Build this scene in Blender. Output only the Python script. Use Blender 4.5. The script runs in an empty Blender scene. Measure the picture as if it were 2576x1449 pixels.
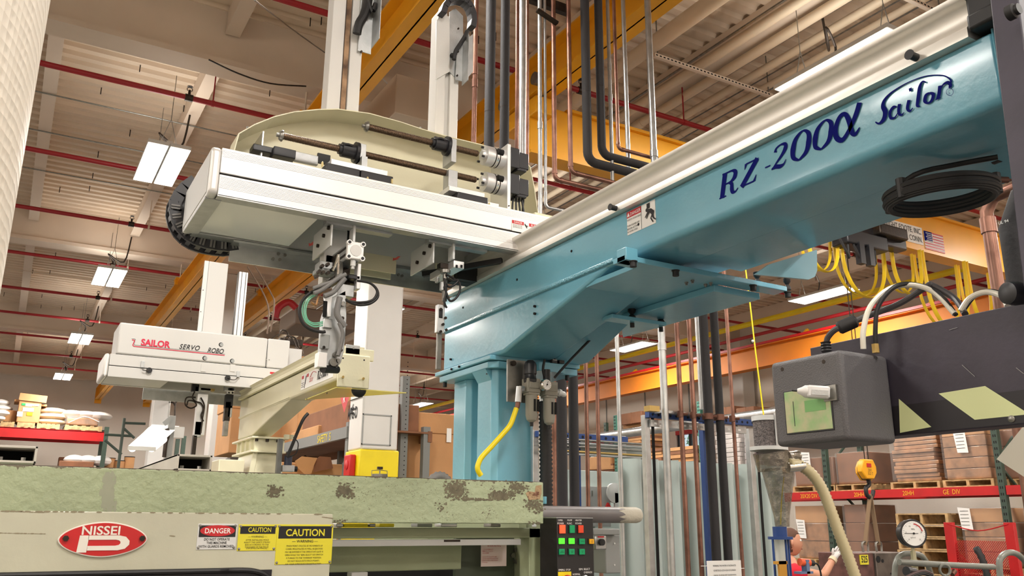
import bpy, math, random
from mathutils import Vector, Matrix
random.seed(7)
S = bpy.context.scene
COL = S.collection
# ---------------------------------------------------------------- camera (coordinates below are relative to eye height; all is lifted 1.6 m at the end)
EYE = 1.6
ROT = Matrix(((0.86312133, -0.13882133, -0.48554114), (-0.50496886, -0.22717759, -0.83270451), (0.00529308, 0.96390818, -0.26618227)))
FPX = 2138.78
cam = bpy.data.cameras.new('camera'); cam.lens = FPX / 2576 * 36; cam.sensor_width = 36; cam.clip_start = .02
co = bpy.data.objects.new('camera', cam); COL.objects.link(co); co.matrix_world = ROT.to_4x4(); S.camera = co
# ---------------------------------------------------------------- world, exposure
W = bpy.data.worlds.new('world'); S.world = W; W.use_nodes = True
W.node_tree.nodes['Background'].inputs[0].default_value = (.75, .9, 1, 1); W.node_tree.nodes['Background'].inputs[1].default_value = 1.2
S.view_settings.view_transform = 'Standard'; S.view_settings.look = 'None'; S.view_settings.gamma = 1
S.view_settings.use_curve_mapping = False; S.view_settings.exposure = 0.1
DOWN_W, UP_FILL_W, GLOW = 160, 11, 9
LAMP = (1, .955, .89)
def area(x, y, z, sx, sy, w, up=False, name='lamp'):
    l = bpy.data.lights.new(name, 'AREA'); l.shape = 'RECTANGLE'; l.size = sx; l.size_y = sy; l.energy = w; l.color = LAMP
    o = bpy.data.objects.new(name, l); COL.objects.link(o); o.location = (x, y, z)
    if up: o.rotation_euler = (math.pi, 0, 0)
    return o
FIX = [(x, y) for x in (-9.9, -4.4, 1.06, 5.93, 12.1) for y in (-6.5, -1.1, 4.35, 9.8, 15.2, 21, 27)]
for x, y in FIX:
    area(x, y, 3.85, .56, 1.2, DOWN_W)
    area(x, y, 4.02, .5, 1.2, UP_FILL_W, True)  # weak upward fill light added over each fixture to brighten the roof deck

# ---------------------------------------------------------------- helpers
def P(px, py, ax, val):            # where the photograph's point lies on the plane x, y or z = val
    r = ROT @ Vector((px - 1288, 724.5 - py, -FPX)); i = 'xyz'.index(ax)
    return r * (val / r[i])
def lin(c): return tuple(((v / 255) / 12.92 if v / 255 <= .04045 else ((v / 255 + .055) / 1.055) ** 2.4) for v in c[:3]) + (1,)
def mat(name, c, rough=.5, metal=0, bump=0, bs=60, var=0, vs=4, c2=None, alpha=1, emit=0, coat=0, stretch=None, spec=.5):
    m = bpy.data.materials.new(name); m.use_nodes = True; nt = m.node_tree; b = nt.nodes['Principled BSDF']
    b.inputs['Base Color'].default_value = lin(c); b.inputs['Roughness'].default_value = rough; b.inputs['Metallic'].default_value = metal
    b.inputs['Coat Weight'].default_value = coat; b.inputs['Specular IOR Level'].default_value = spec; b.inputs['Coat Roughness'].default_value = .12
    if alpha < 1: b.inputs['Alpha'].default_value = alpha
    if emit: b.inputs['Emission Color'].default_value = lin(c); b.inputs['Emission Strength'].default_value = emit
    tc = nt.nodes.new('ShaderNodeTexCoord'); mp = nt.nodes.new('ShaderNodeMapping'); nt.links.new(tc.outputs['Object'], mp.inputs[0])
    if stretch: mp.inputs['Scale'].default_value = stretch
    if var or c2:
        n = nt.nodes.new('ShaderNodeTexNoise'); n.inputs['Scale'].default_value = vs; n.inputs['Detail'].default_value = 5
        nt.links.new(mp.outputs[0], n.inputs['Vector'])
        mx = nt.nodes.new('ShaderNodeMix'); mx.data_type = 'RGBA'
        d = c2 or tuple(v * (1 - var) for v in c)
        mr = nt.nodes.new('ShaderNodeMapRange'); mr.inputs[1].default_value = .35; mr.inputs[2].default_value = .68
        nt.links.new(n.outputs[0], mr.inputs[0]); nt.links.new(mr.outputs[0], mx.inputs[0])
        mx.inputs[6].default_value = lin(c); mx.inputs[7].default_value = lin(d); nt.links.new(mx.outputs[2], b.inputs['Base Color'])
    if bump:
        n = nt.nodes.new('ShaderNodeTexNoise'); n.inputs['Scale'].default_value = bs; n.inputs['Detail'].default_value = 4
        nt.links.new(mp.outputs[0], n.inputs['Vector'])
        u = nt.nodes.new('ShaderNodeBump'); u.inputs['Strength'].default_value = bump; u.inputs['Distance'].default_value = .01
        nt.links.new(n.outputs[0], u.inputs['Height']); nt.links.new(u.outputs[0], b.inputs['Normal'])
    return m
def worn(name, c, chip, scale, thr, base=None, rough=.55, bump=.25, bs=90, coat=0, edge_z=None):
    """paint with chips of its own shape: CHIP shows where a noise passes THR, more of it near z = edge_z"""
    m = mat(name, c, rough, 0, bump, bs, .12, 2.5, coat=coat); nt = m.node_tree; b = nt.nodes['Principled BSDF']
    src = b.inputs['Base Color'].links[0].from_socket
    tc = nt.nodes.new('ShaderNodeTexCoord'); n = nt.nodes.new('ShaderNodeTexNoise'); n.inputs['Scale'].default_value = scale; n.inputs['Detail'].default_value = 8; n.inputs['Roughness'].default_value = .75
    nt.links.new(tc.outputs['Object'], n.inputs['Vector'])
    n2 = nt.nodes.new('ShaderNodeTexNoise'); n2.inputs['Scale'].default_value = scale * .13; nt.links.new(tc.outputs['Object'], n2.inputs['Vector'])
    ma = nt.nodes.new('ShaderNodeMath'); ma.operation = 'MULTIPLY_ADD'; nt.links.new(n2.outputs[0], ma.inputs[0]); ma.inputs[1].default_value = .45; nt.links.new(n.outputs[0], ma.inputs[2])
    last = ma
    if edge_z is not None:
        sx = nt.nodes.new('ShaderNodeSeparateXYZ'); nt.links.new(tc.outputs['Object'], sx.inputs[0])
        r = nt.nodes.new('ShaderNodeMapRange'); r.inputs[1].default_value = edge_z - .006; r.inputs[2].default_value = edge_z; r.inputs[3].default_value = 0; r.inputs[4].default_value = .2
        nt.links.new(sx.outputs[2], r.inputs[0])
        ad = nt.nodes.new('ShaderNodeMath'); ad.operation = 'ADD'; nt.links.new(ma.outputs[0], ad.inputs[0]); nt.links.new(r.outputs[0], ad.inputs[1]); last = ad
    g = nt.nodes.new('ShaderNodeMath'); g.operation = 'GREATER_THAN'; g.inputs[1].default_value = thr; nt.links.new(last.outputs[0], g.inputs[0])
    mx = nt.nodes.new('ShaderNodeMix'); mx.data_type = 'RGBA'; nt.links.new(g.outputs[0], mx.inputs[0]); nt.links.new(src, mx.inputs[6]); mx.inputs[7].default_value = lin(chip)
    nt.links.new(mx.outputs[2], b.inputs['Base Color'])
    return m
BASE = {}
FONT = {}
def frame(d, up=(0, 0, 1)):
    z = Vector(d).normalized(); u = Vector(up)
    if abs(z.dot(u)) > .98: u = Vector((1, 0, 0)) if abs(z.x) < .9 else Vector((0, 1, 0))
    x = u.cross(z).normalized(); return x, z.cross(x), z
class M:
    def __init__(s): s.v = []; s.f = []; s.mi = []; s.cur = 0
    def add(s, vs, fs):
        k = len(s.v); s.v += [Vector(v) for v in vs]; s.f += [tuple(i + k for i in f) for f in fs]; s.mi += [s.cur] * len(fs); return s
    def mat(s, i): s.cur = i; return s
    def box(s, x0, x1, y0, y1, z0, z1):
        return s.add([(x, y, z) for x in (x0, x1) for y in (y0, y1) for z in (z0, z1)], [(0, 1, 3, 2), (4, 6, 7, 5), (0, 4, 5, 1), (2, 3, 7, 6), (0, 2, 6, 4), (1, 5, 7, 3)])
    def obox(s, c, size, x=(1, 0, 0), y=(0, 1, 0)):
        x = Vector(x).normalized(); y = Vector(y); y = (y - x * y.dot(x)).normalized(); z = x.cross(y); c = Vector(c); a, b, d = [q / 2 for q in size]
        return s.add([c + x * i * a + y * j * b + z * k * d for i in (-1, 1) for j in (-1, 1) for k in (-1, 1)], [(0, 1, 3, 2), (4, 6, 7, 5), (0, 4, 5, 1), (2, 3, 7, 6), (0, 2, 6, 4), (1, 5, 7, 3)])
    def bar(s, p, q, w, h, up=(0, 0, 1)):
        p = Vector(p); q = Vector(q); x, y, z = frame(q - p, up)
        return s.add([e + x * i * w / 2 + y * j * h / 2 for e in (p, q) for i, j in ((-1, -1), (1, -1), (1, 1), (-1, 1))], [(3, 2, 1, 0), (4, 5, 6, 7), (0, 1, 5, 4), (1, 2, 6, 5), (2, 3, 7, 6), (3, 0, 4, 7)])
    def cyl(s, p, q, r, r2=None, n=16):
        r2 = r if r2 is None else r2; p = Vector(p); q = Vector(q); x, y, z = frame(q - p)
        vs = [e + (x * math.cos(2 * math.pi * i / n) + y * math.sin(2 * math.pi * i / n)) * rr for e, rr in ((p, r), (q, r2)) for i in range(n)]
        fs = [(i, (i + 1) % n, n + (i + 1) % n, n + i) for i in range(n)] + [tuple(range(n - 1, -1, -1)), tuple(range(n, 2 * n))]
        return s.add(vs, fs)
    def lathe(s, p, d, prof, n=20, up=(0, 0, 1)):       # prof: (along, radius)
        p = Vector(p); x, y, z = frame(d, up); k = len(prof)
        vs = [p + z * a + (x * math.cos(2 * math.pi * i / n) + y * math.sin(2 * math.pi * i / n)) * max(r, 1e-5) for a, r in prof for i in range(n)]
        fs = [(j * n + i, j * n + (i + 1) % n, (j + 1) * n + (i + 1) % n, (j + 1) * n + i) for j in range(k - 1) for i in range(n)]
        return s.add(vs, fs + [tuple(range(n - 1, -1, -1)), tuple(range((k - 1) * n, k * n))])
    def tube(s, pts, r, n=8, smooth=3, closed=False, rib=None, flat=None):
        pts = [Vector(p) for p in pts]
        if smooth > 1 and len(pts) > 2:
            o = []; m = len(pts)
            for i in range(m if closed else m - 1):
                g = lambda j: pts[j % m] if closed else pts[min(max(j, 0), m - 1)]
                a, b, c, d = g(i - 1), g(i), g(i + 1), g(i + 2)
                for t in range(smooth):
                    t /= smooth; o.append(.5 * ((2 * b) + (c - a) * t + (2 * a - 5 * b + 4 * c - d) * t * t + (3 * b - a - 3 * c + d) * t ** 3))
            if not closed: o.append(pts[-1])
            pts = o
        if rib:                                          # resample finely and swell every other ring
            q = [pts[0]]; step = rib[0]
            for a, b in zip(pts, pts[1:]):
                l = (b - a).length; k = max(1, round(l / step))
                q += [a.lerp(b, (j + 1) / k) for j in range(k)]
            pts = q
        m = len(pts); vs = []; up = None
        for i, p in enumerate(pts):
            d = (pts[(i + 1) % m] - pts[i - 1]) if closed else (pts[min(i + 1, m - 1)] - pts[max(i - 1, 0)])
            d.normalize()
            if up is None: x, y, z = frame(d); up = y
            y = (up - d * up.dot(d)); y = y.normalized() if y.length > 1e-6 else frame(d)[1]; x = y.cross(d); up = y
            rr = r * (rib[1] if rib and i % 2 else 1)
            ry = rr * (flat or 1)
            vs += [p + x * math.cos(2 * math.pi * j / n) * rr + y * math.sin(2 * math.pi * j / n) * ry for j in range(n)]
        fs = [(i * n + j, i * n + (j + 1) % n, ((i + 1) % m) * n + (j + 1) % n, ((i + 1) % m) * n + j) for i in range(m if closed else m - 1) for j in range(n)]
        if not closed: fs += [tuple(range(n - 1, -1, -1)), tuple(range((m - 1) * n, m * n))]
        return s.add(vs, fs)
    def prism(s, poly, ax, a, b):
        n = len(poly)
        f = {'x': lambda u, v, w: (w, u, v), 'y': lambda u, v, w: (u, w, v), 'z': lambda u, v, w: (u, v, w)}[ax]
        ar = sum(poly[i][0] * poly[(i + 1) % n][1] - poly[(i + 1) % n][0] * poly[i][1] for i in range(n))
        if (ar < 0) != (ax == 'y'): poly = poly[::-1]
        vs = [f(u, v, w) for w in (a, b) for u, v in poly]
        return s.add(vs, [tuple(range(n - 1, -1, -1)), tuple(range(n, 2 * n))] + [(i, (i + 1) % n, n + (i + 1) % n, n + i) for i in range(n)])
    def ball(s, c, r, n=12, sc=(1, 1, 1)):
        c = Vector(c); m = n // 2
        vs = [c + Vector((math.sin(math.pi * j / m) * math.cos(2 * math.pi * i / n) * sc[0], math.sin(math.pi * j / m) * math.sin(2 * math.pi * i / n) * sc[1], math.cos(math.pi * j / m) * sc[2])) * r for j in range(m + 1) for i in range(n)]
        return s.add(vs, [((j + 1) * n + i, (j + 1) * n + (i + 1) % n, j * n + (i + 1) % n, j * n + i) for j in range(m) for i in range(n)])
    def strip(s, outline, ax, a, b, t):                  # a thin bent band following an open outline, width a..b on the axis
        o = [Vector((u, v)) for u, v in outline]; inner = []
        for i in range(len(o)):
            d = (o[min(i + 1, len(o) - 1)] - o[max(i - 1, 0)]).normalized(); inner.append(o[i] + Vector((d.y, -d.x)) * t)
        f = {'x': lambda u, v, w: (w, u, v), 'y': lambda u, v, w: (u, w, v), 'z': lambda u, v, w: (u, v, w)}[ax]
        for i in range(len(o) - 1):
            q = [o[i], o[i + 1], inner[i + 1], inner[i]]
            s.add([f(p.x, p.y, w) for w in (a, b) for p in q], [(0, 1, 2, 3), (7, 6, 5, 4), (0, 4, 5, 1), (1, 5, 6, 2), (2, 6, 7, 3), (3, 7, 4, 0)])
        return s
    def text(s, t, o, x, y, size, sx=1, shear=0, bold=0, align='LEFT', spacing=1):
        c = bpy.data.curves.new('t', 'FONT'); c.body = t; c.size = 1; c.shear = shear; c.offset = bold; c.align_x = align; c.resolution_u = 3; c.space_character = spacing
        ob = bpy.data.objects.new('t', c); COL.objects.link(ob); bpy.context.view_layer.update()
        me = bpy.data.meshes.new_from_object(ob.evaluated_get(bpy.context.evaluated_depsgraph_get()))
        X = Vector(x).normalized() * size * sx; Y = Vector(y).normalized() * size; o = Vector(o)
        s.add([o + X * v.co.x + Y * v.co.y for v in me.vertices], [tuple(p.vertices) for p in me.polygons])
        bpy.data.objects.remove(ob); bpy.data.curves.remove(c); bpy.data.meshes.remove(me); return s
    def obj(s, name, mats, parent=None, label=None, bevel=0, smooth=True, seg=2, base=None, ang=35, recalc=False):
        b = Vector(base) if base is not None else BASE.get(parent.name, Vector()) if parent else Vector()
        me = bpy.data.meshes.new(name); me.from_pydata([v - b for v in s.v], [], s.f)
        ms = mats if isinstance(mats, (list, tuple)) else [mats]
        for m in ms: me.materials.append(m)
        if len(ms) > 1: me.polygons.foreach_set('material_index', s.mi)
        if recalc:
            import bmesh
            bm = bmesh.new(); bm.from_mesh(me); bmesh.ops.recalc_face_normals(bm, faces=bm.faces); bm.to_mesh(me); bm.free()
        if smooth: me.shade_smooth(); me.set_sharp_from_angle(angle=math.radians(ang))
        me.update()
        o = bpy.data.objects.new(name, me); COL.objects.link(o); BASE[o.name] = b
        if parent: o.parent = parent
        else: o.location = b
        if label: o['label'] = label
        if bevel:
            md = o.modifiers.new('bevel', 'BEVEL'); md.width = bevel; md.segments = seg; md.limit_method = 'ANGLE'; md.angle_limit = math.radians(40); md.harden_normals = False
        return o
    def thing(s, name, mats, label, cat, group=None, kind=None, **k):
        xs = [v.x for v in s.v]; ys = [v.y for v in s.v]
        o = s.obj(name, mats, base=((min(xs) + max(xs)) / 2, (min(ys) + max(ys)) / 2, min(v.z for v in s.v)), **k)
        return tag(o, label, cat, group, kind)
def tag(o, label=None, cat=None, group=None, kind=None):
    if label: o['label'] = label
    if cat: o['category'] = cat
    if group: o['group'] = group
    if kind: o['kind'] = kind
    return o
def T(name, label, cat, loc, group=None):
    o = bpy.data.objects.new(name, None); COL.objects.link(o); o.location = loc; o.empty_display_size = .1; BASE[o.name] = Vector(loc)
    return tag(o, label, cat, group)
def dup(root, delta, label=None, rotz=0):
    def rec(o, par):
        c = o.copy(); COL.objects.link(c); BASE[c.name] = BASE.get(o.name, Vector())
        if par: c.parent = par
        for ch in o.children: rec(ch, c)
        return c
    r = rec(root, None); r.location = root.location + Vector(delta); r.rotation_euler.z += rotz
    if label: r['label'] = label
    return r
def struct(name, m, mt, **k): return tag(m.obj(name, mt, **k), kind='structure')
# ---------------------------------------------------------------- materials
deckm = mat('deck_paint', (226, 206, 182), .7, var=.06, vs=1.5)
girdm = mat('girder_paint', (222, 205, 186), .65, var=.05, vs=1)
wallm = mat('wall_paint', (240, 230, 218), .8, var=.05, vs=.7, bump=.1, bs=30)
floorm = mat('floor_epoxy', (84, 82, 80), .4, var=.1, vs=.6)
white = mat('white_paint', (214, 212, 208), .35, var=.02, bump=.05, bs=200)
whitep = mat('white_coat', (208, 208, 206), .4)
alu = mat('brushed_aluminium', (222, 222, 222), .38, .75, bump=.05, bs=40, stretch=(1, 60, 60))
alud = mat('dull_aluminium', (190, 192, 192), .42, .7, bump=.08, bs=200, var=.1, vs=20)
anod = mat('anodised_white', (240, 238, 236), .36, .25, bump=.03, bs=300)
steel = mat('steel', (150, 148, 142), .35, .85, var=.15, vs=25)
galv = mat('galvanised', (196, 198, 198), .3, .8, var=.12, vs=14)
chrome = mat('polished_steel', (225, 222, 215), .16, 1)
darkst = mat('dark_steel', (66, 58, 52), .42, .8, var=.25, vs=40)
black = mat('black_rubber', (26, 25, 26), .55)
blackp = mat('black_plastic', (34, 34, 38), .35, var=.1)
foam = mat('pipe_insulation', (44, 42, 44), .75, bump=.15, bs=60)
copper = mat('copper', (162, 120, 104), .36, .8, c2=(118, 84, 72), vs=9)
copperd = mat('tarnished_copper', (122, 82, 66), .5, .5, c2=(92, 62, 52), vs=7)
red = mat('red_paint', (158, 24, 34), .45)
redb = mat('red_enamel', (196, 22, 26), .4, var=.08)
orange = mat('crane_yellow', (244, 172, 26), .38, var=.06, vs=2)
orange2 = mat('crane_orange', (218, 126, 18), .6, var=.06, vs=2)
yellow = mat('yellow_paint', (236, 212, 14), .45, var=.05)
blue = mat('sky_blue_enamel', (112, 176, 198), .27, bump=.09, bs=45, coat=.35, var=.05, vs=3)
blued = mat('deep_blue_paint', (28, 62, 122), .45)
navy = mat('navy_ink', (24, 30, 112), .9, spec=.05)
cream = mat('cream_enamel', (222, 216, 186), .36, bump=.04, bs=200, var=.03)
creamg = mat('cream_pale_enamel', (224, 220, 190), .3, coat=.25, bump=.06, bs=80)
green = worn('worn_green_paint', (166, 176, 142), (98, 90, 72), 42, .905, bump=.5, bs=55, edge_z=1.725)
greenp = worn('panel_green_paint', (196, 194, 172), (130, 122, 100), 30, .98, bump=.05, coat=.1)
greenf = worn('frame_green_paint', (160, 168, 134), (104, 104, 82), 30, .93, bump=.06)
kraft = mat('cardboard', (196, 146, 98), .8, var=.08, vs=3, bump=.08, bs=30)
kraftd = mat('brown_cardboard', (138, 92, 64), .8, var=.12, vs=4)
kraftp = mat('wrapped_cardboard', (172, 122, 82), .42, var=.25, vs=6, bump=.6, bs=12, coat=.6)
wood = mat('pallet_wood', (206, 170, 120), .8, var=.25, vs=9)
rackg = mat('rack_green', (60, 78, 66), .5, var=.1)
rackgr = mat('rack_grey', (120, 122, 120), .5)
ink = mat('black_ink', (24, 22, 24), .6)
paper = mat('white_paper', (238, 236, 232), .7)
greyp = mat('grey_machine_paint', (150, 152, 150), .5)
pend = mat('pendant_grey', (92, 90, 92), .5, bump=.2, bs=350)
armp = mat('arm_purple_black', (58, 52, 66), .5, var=.18, vs=10, bump=.05)
lime = mat('lime_stripe', (214, 222, 166), .5)
panelg = mat('grey_green_panel', (178, 190, 186), .45)
greyhose = mat('grey_sleeve', (120, 118, 116), .6)
glow = mat('lit_diffuser', (255, 246, 232), .5, emit=GLOW)
darkhole = mat('dark_recess', (18, 16, 16), .9)
film = mat('stretch_film', (235, 232, 228), .1, alpha=.1, bump=1, bs=7, coat=1)
clear = mat('cloudy_clear_plastic', (225, 222, 212), .15, alpha=.42, coat=.6, bump=.3, bs=12)
signred = mat('sign_red', (190, 30, 38), .4)
signyel = mat('sign_yellow', (220, 208, 50), .4)
# ================================================================ the hall
struct('floor', M().box(-12, 16.3, -8, 32.3, -1.7, -1.6), floorm)
ceil = M()
prof = []; y = -8.0
while y < 32.3:
    prof += [(y, 5.12), (y + .085, 5.12), (y + .105, 5.165), (y + .18, 5.165)]; y += .2
for (a, b), (c, d) in zip(prof, prof[1:]):
    ceil.add([(-12, a, b), (16.3, a, b), (16.3, c, d), (-12, c, d)], [(0, 3, 2, 1)])
ceil.box(-12, 16.3, -8, 32.3, 5.2, 5.3)
ceiling = struct('ceiling', ceil, deckm, smooth=False)
GY = [(.35, .7), (8.19, 8.5), (15.64, 16.0), (23.6, 23.95), (31.2, 31.5)]
for a, b in GY:
    M().box(-12, 16.3, a + .03, b - .03, 4.56, 5.12).box(-12, 16.3, a, b, 4.5, 4.56).obj('girder', girdm, ceiling)
edges = [-8] + [v for g in GY for v in g] + [32.3]
jm = {}
for k in range(-7, 11):
    x = -.16 + 1.57 * k
    for i in range(0, len(edges) - 1, 2):
        a, b = edges[i], edges[i + 1]
        M().box(x - .065, x + .065, a - .0, b, 4.85, 5.12).box(x - .075, x + .075, a, b, 4.84, 4.86).obj('joist', girdm, ceiling)
struct('wall_back', M().box(-12, 16.3, 32, 32.3, -1.6, 5.2), wallm)
struct('wall_left', M().box(-12.2, -12, -8, 32.3, -1.6, 5.2), wallm)
struct('wall_front', M().box(-12, 16.3, -8.2, -8, -1.6, 5.2), wallm)
# right wall with two bands of windows
XW = 16.0
wy = sorted([P(1795, 1080, 'x', XW).y, P(1700, 1080, 'x', XW).y]); wy2 = sorted([P(1575, 1120, 'x', XW).y, P(1475, 1120, 'x', XW).y])
zt, zb = P(1750, 1076, 'x', XW).z, P(1750, 1165, 'x', XW).z
w = M(); cuts = [(-8, wy[0]), (wy[1], wy2[0]), (wy2[1], 32.3)]
for a, b in cuts: w.box(XW, XW + .3, a, b, -1.6, 5.2)
for a, b in (wy, wy2): w.box(XW, XW + .3, a, b, -1.6, zb).box(XW, XW + .3, a, b, zt, 5.2)
struct('wall_right', w, wallm)
# pale panel band above the windows
struct('trim_1', M().box(XW - .06, XW, -8, 31.2, P(1455, 1090, 'x', XW).z - .05, P(1455, 1090, 'x', XW).z + .06), girdm)
for a, b in [(k * 1.9 - 7, 0) for k in range(20)]:
    M().box(XW - .03, XW, a, a + .02, P(1455, 1090, 'x', XW).z + .06, 4.3).obj('panel_joint', greyp, bpy.data.objects['wall_right'], base=(0, 0, 0))
leafm = mat('tree_leaves', (120, 190, 150), .8, c2=(20, 60, 44), vs=2.2, emit=0, var=.1)
glassm = mat('window_glass', (225, 240, 235), .05, alpha=.25)
framem = mat('window_frame', (40, 44, 48), .5)
for i, (a, b) in enumerate((wy, wy2)):
    f = M().box(XW + .05, XW + .13, a, a + .06, zb, zt).box(XW + .05, XW + .13, b - .06, b, zb, zt).box(XW + .05, XW + .13, a, b, zb, zb + .06)
    n = 3
    for k in range(1, n): f.box(XW + .05, XW + .13, a + (b - a) * k / n - .04, a + (b - a) * k / n + .04, zb, zt)
    fo = struct('window_%d' % (i + 1), f, framem)
    M().box(XW - .02, XW + .13, a, b, zt - .14, zt).obj('red_head_rail', redb, fo, label='red head rail')
    for k in range(n): M().box(XW + .08, XW + .09, a + (b - a) * k / n + .04, a + (b - a) * (k + 1) / n - .04, zb + .06, zt - .14).obj('pane', glassm, fo)
t = M()
for k in range(9000):
    c = Vector((22 + random.random() * 2.5, random.uniform(9, 36), random.uniform(-1, 6.5))); u = Vector((random.uniform(-1, 1), random.uniform(-1, 1), random.uniform(-1, 1))).normalized(); v = u.orthogonal()
    t.add([c + u * .14, c + v * .1, c - u * .14, c - v * .1], [(0, 1, 2, 3)])
t.thing('tree_foliage', leafm, 'green tree foliage outside the factory windows', 'trees', kind='stuff', smooth=False)
sun = bpy.data.lights.new('daylight', 'SUN'); sun.energy = 3; sun.angle = .1; so = bpy.data.objects.new('daylight', sun); COL.objects.link(so); so.rotation_euler = (math.radians(35), math.radians(25), 0)
# building columns on the girder lines
def column(x, y, label, wdt=.4, yellow_to=.71, name='building_column'):
    m = M().box(x, x + wdt, y, y + .4, yellow_to, 4.5)
    t = m.thing(name, white, label, 'column', bevel=.02)
    for a, b in ((-1.6, .34), (.352, yellow_to)): M().box(x - .015, x + wdt + .015, y - .015, y + .415, a, b).obj('yellow_block', yellow, t, bevel=.015, label='yellow painted base block')
    return t
c1 = column(3.08, 8.3, 'square white building column with yellow block base, behind the blue robot column')
column(3.08, 15.95, 'white building column with yellow base behind the far white robot arm')
column(3.08, 23.6, 'farthest white building column by the tube light on its stand')
column(15.5, 15.2, 'rough white column against the wall with windows')
column(15.5, 8.3, 'white wall column behind the red pallet rack')
# access panel outline, sign and fire alarm on the near column
a = P(912, 1040, 'y', 8.3); b = P(982, 1122, 'y', 8.3)
f = M(); 
for q in ((a.x, b.x, a.z - .012, a.z), (a.x, b.x, b.z, b.z + .012), (a.x, a.x + .012, b.z, a.z), (b.x - .012, b.x, b.z, a.z)): f.box(q[0], q[1], 8.292, 8.3, q[2], q[3])
f.obj('panel_outline', greyp, c1)
s = P(868, 1015, 'x', 3.08)
M().add([(3.076, s.y + .17, s.z + .1), (3.076, s.y - .17, s.z + .1), (3.076, s.y, s.z - .1)], [(0, 1, 2)]).obj('red_sign', signred, c1, label='red triangular sign')
M().text('R', (3.072, s.y + .05, s.z + .01), (0, -1, 0), (0, 0, 1), .12).obj('sign_letter', paper, c1)
s = P(877, 1056, 'x', 3.08)
M().text('MFG-D', (3.074, s.y + .02, s.z), (0, -1, 0), (0, 0, 1), .17, sx=.55, bold=.02).text('\u2190', (3.074, 8.66, s.z + .03), (0, -1, 0), (0, 0, 1), .2).bar((3.074, 8.66, s.z + .06), (3.074, 8.55, s.z + .06), .015, .004, (0, 0, 1)).bar((3.074, 8.68, s.z + .2), (3.074, 8.32, s.z + .2), .012, .004).obj('sign_letters', ink, c1)
al = T('fire_alarm_box', 'red fire alarm box on the yellow base of the near column', 'fire alarm', (3.04, 8.45, .3))
M().box(3.0, 3.064, 8.38, 8.56, .44, .66).obj('housing', redb, al, bevel=.01)
M().box(3.02, 3.064, 8.36, 8.58, .16, .42).obj('pull_station', redb, al, bevel=.01)
M().lathe((3.0, 8.47, .56), (-1, 0, 0), [(0, .05), (.006, .05), (.01, .03), (.014, .01)], 16).obj('horn', signred, al)
# crane runways and bridge
def ibeam(m, ax, c, w, a, b, z0, z1, tf=.02, tw=.014):
    if ax == 'y': m.box(c - w / 2, c + w / 2, a, b, z1 - tf, z1).box(c - w / 2, c + w / 2, a, b, z0, z0 + tf).box(c - tw / 2, c + tw / 2, a, b, z0, z1)
    else: m.box(a, b, c - w / 2, c + w / 2, z1 - tf, z1).box(a, b, c - w / 2, c + w / 2, z0, z0 + tf).box(a, b, c - tw / 2, c + tw / 2, z0, z1)
    return m
def runway(x, w, y1, label):
    t = T('crane_runway', label, 'crane beam', (x, 12, 3.82))
    ibeam(M(), 'y', x, w, -7.9, y1, 3.82, 4.2).obj('beam', orange, t)
    M().box(x - w / 2, x + w / 2, y1, y1 + .05, 3.7, 4.2).obj('end_stop', orange, t)
    for a, b in GY:
        if a > y1: continue
        c = (a + b) / 2
        for d in (-1, 1): M().cyl((x + d * w * .32, c, 4.2), (x + d * w * .32, c, 4.5), .012, n=8).box(x + d * w * .32 - .03, x + d * w * .32 + .03, c - .05, c + .05, 4.2, 4.23).obj('hanger_rod', girdm, t)
        M().box(x - w * .75, x + w * .75, c - .12, c + .12, 4.19, 4.22).box(x - w * .75, x - w * .5, c - .05, c + .05, 4.1, 4.2).obj('hanger_clamp', orange, t)
    return t
runway(2.33, .2, 30.9, 'yellow crane beam running over the far white robot to the back wall')
rb = runway(3.83, .22, 31.0, 'orange crane beam passing behind the vertical pipes')
XR = 13.3
zt = P(2109, 823, 'x', XR - .1).z; zb = P(1780, 950, 'x', XR - .1).z
t = T('crane_runway', 'long orange crane beam along the wall with windows', 'crane beam', (XR, 12, zb))
ibeam(M(), 'y', XR, .24, -7.5, 31, zb, zt).obj('beam', orange2, t)
M().box(XR - .14, XR - .08, -7.5, 31, zt, zt + .05).obj('conductor_bar', redb, t, label='red conductor bar')
for k in range(14): M().prism([(XR - .12, zt + .05), (XR + .1, zt + .05), (XR - .01, zt + .14)], 'y', k * 2.7 - 5, k * 2.7 - 4.95).obj('bracket', orange, t)
def pipe(name, pts, r, m, label, cat='pipe', group=None, n=10, collars=(), cm=None, **k):
    t = M().tube(pts, r, n, 1, **k).thing(name, m, label, cat, group)
    for c, d in collars: M().cyl(Vector(c) - Vector(d) * .02, Vector(c) + Vector(d) * .02, r * 1.25, n=n).obj('coupling', cm or m, t)
    return t
zy = P(1560, 900, 'x', XR - .5).z
pipe('gas_pipe', [(XR - .5, -7.5, zy), (XR - .5, 31, zy)], .055, yellow, 'yellow gas pipe above the long orange crane beam')
zr = P(2200, 770, 'x', XR - .2).z
pipe('sprinkler_main', [(XR - .2, -7.5, zr), (XR - .2, 31, zr)], .035, red, 'red sprinkler main running just over the long orange crane beam')
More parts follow.
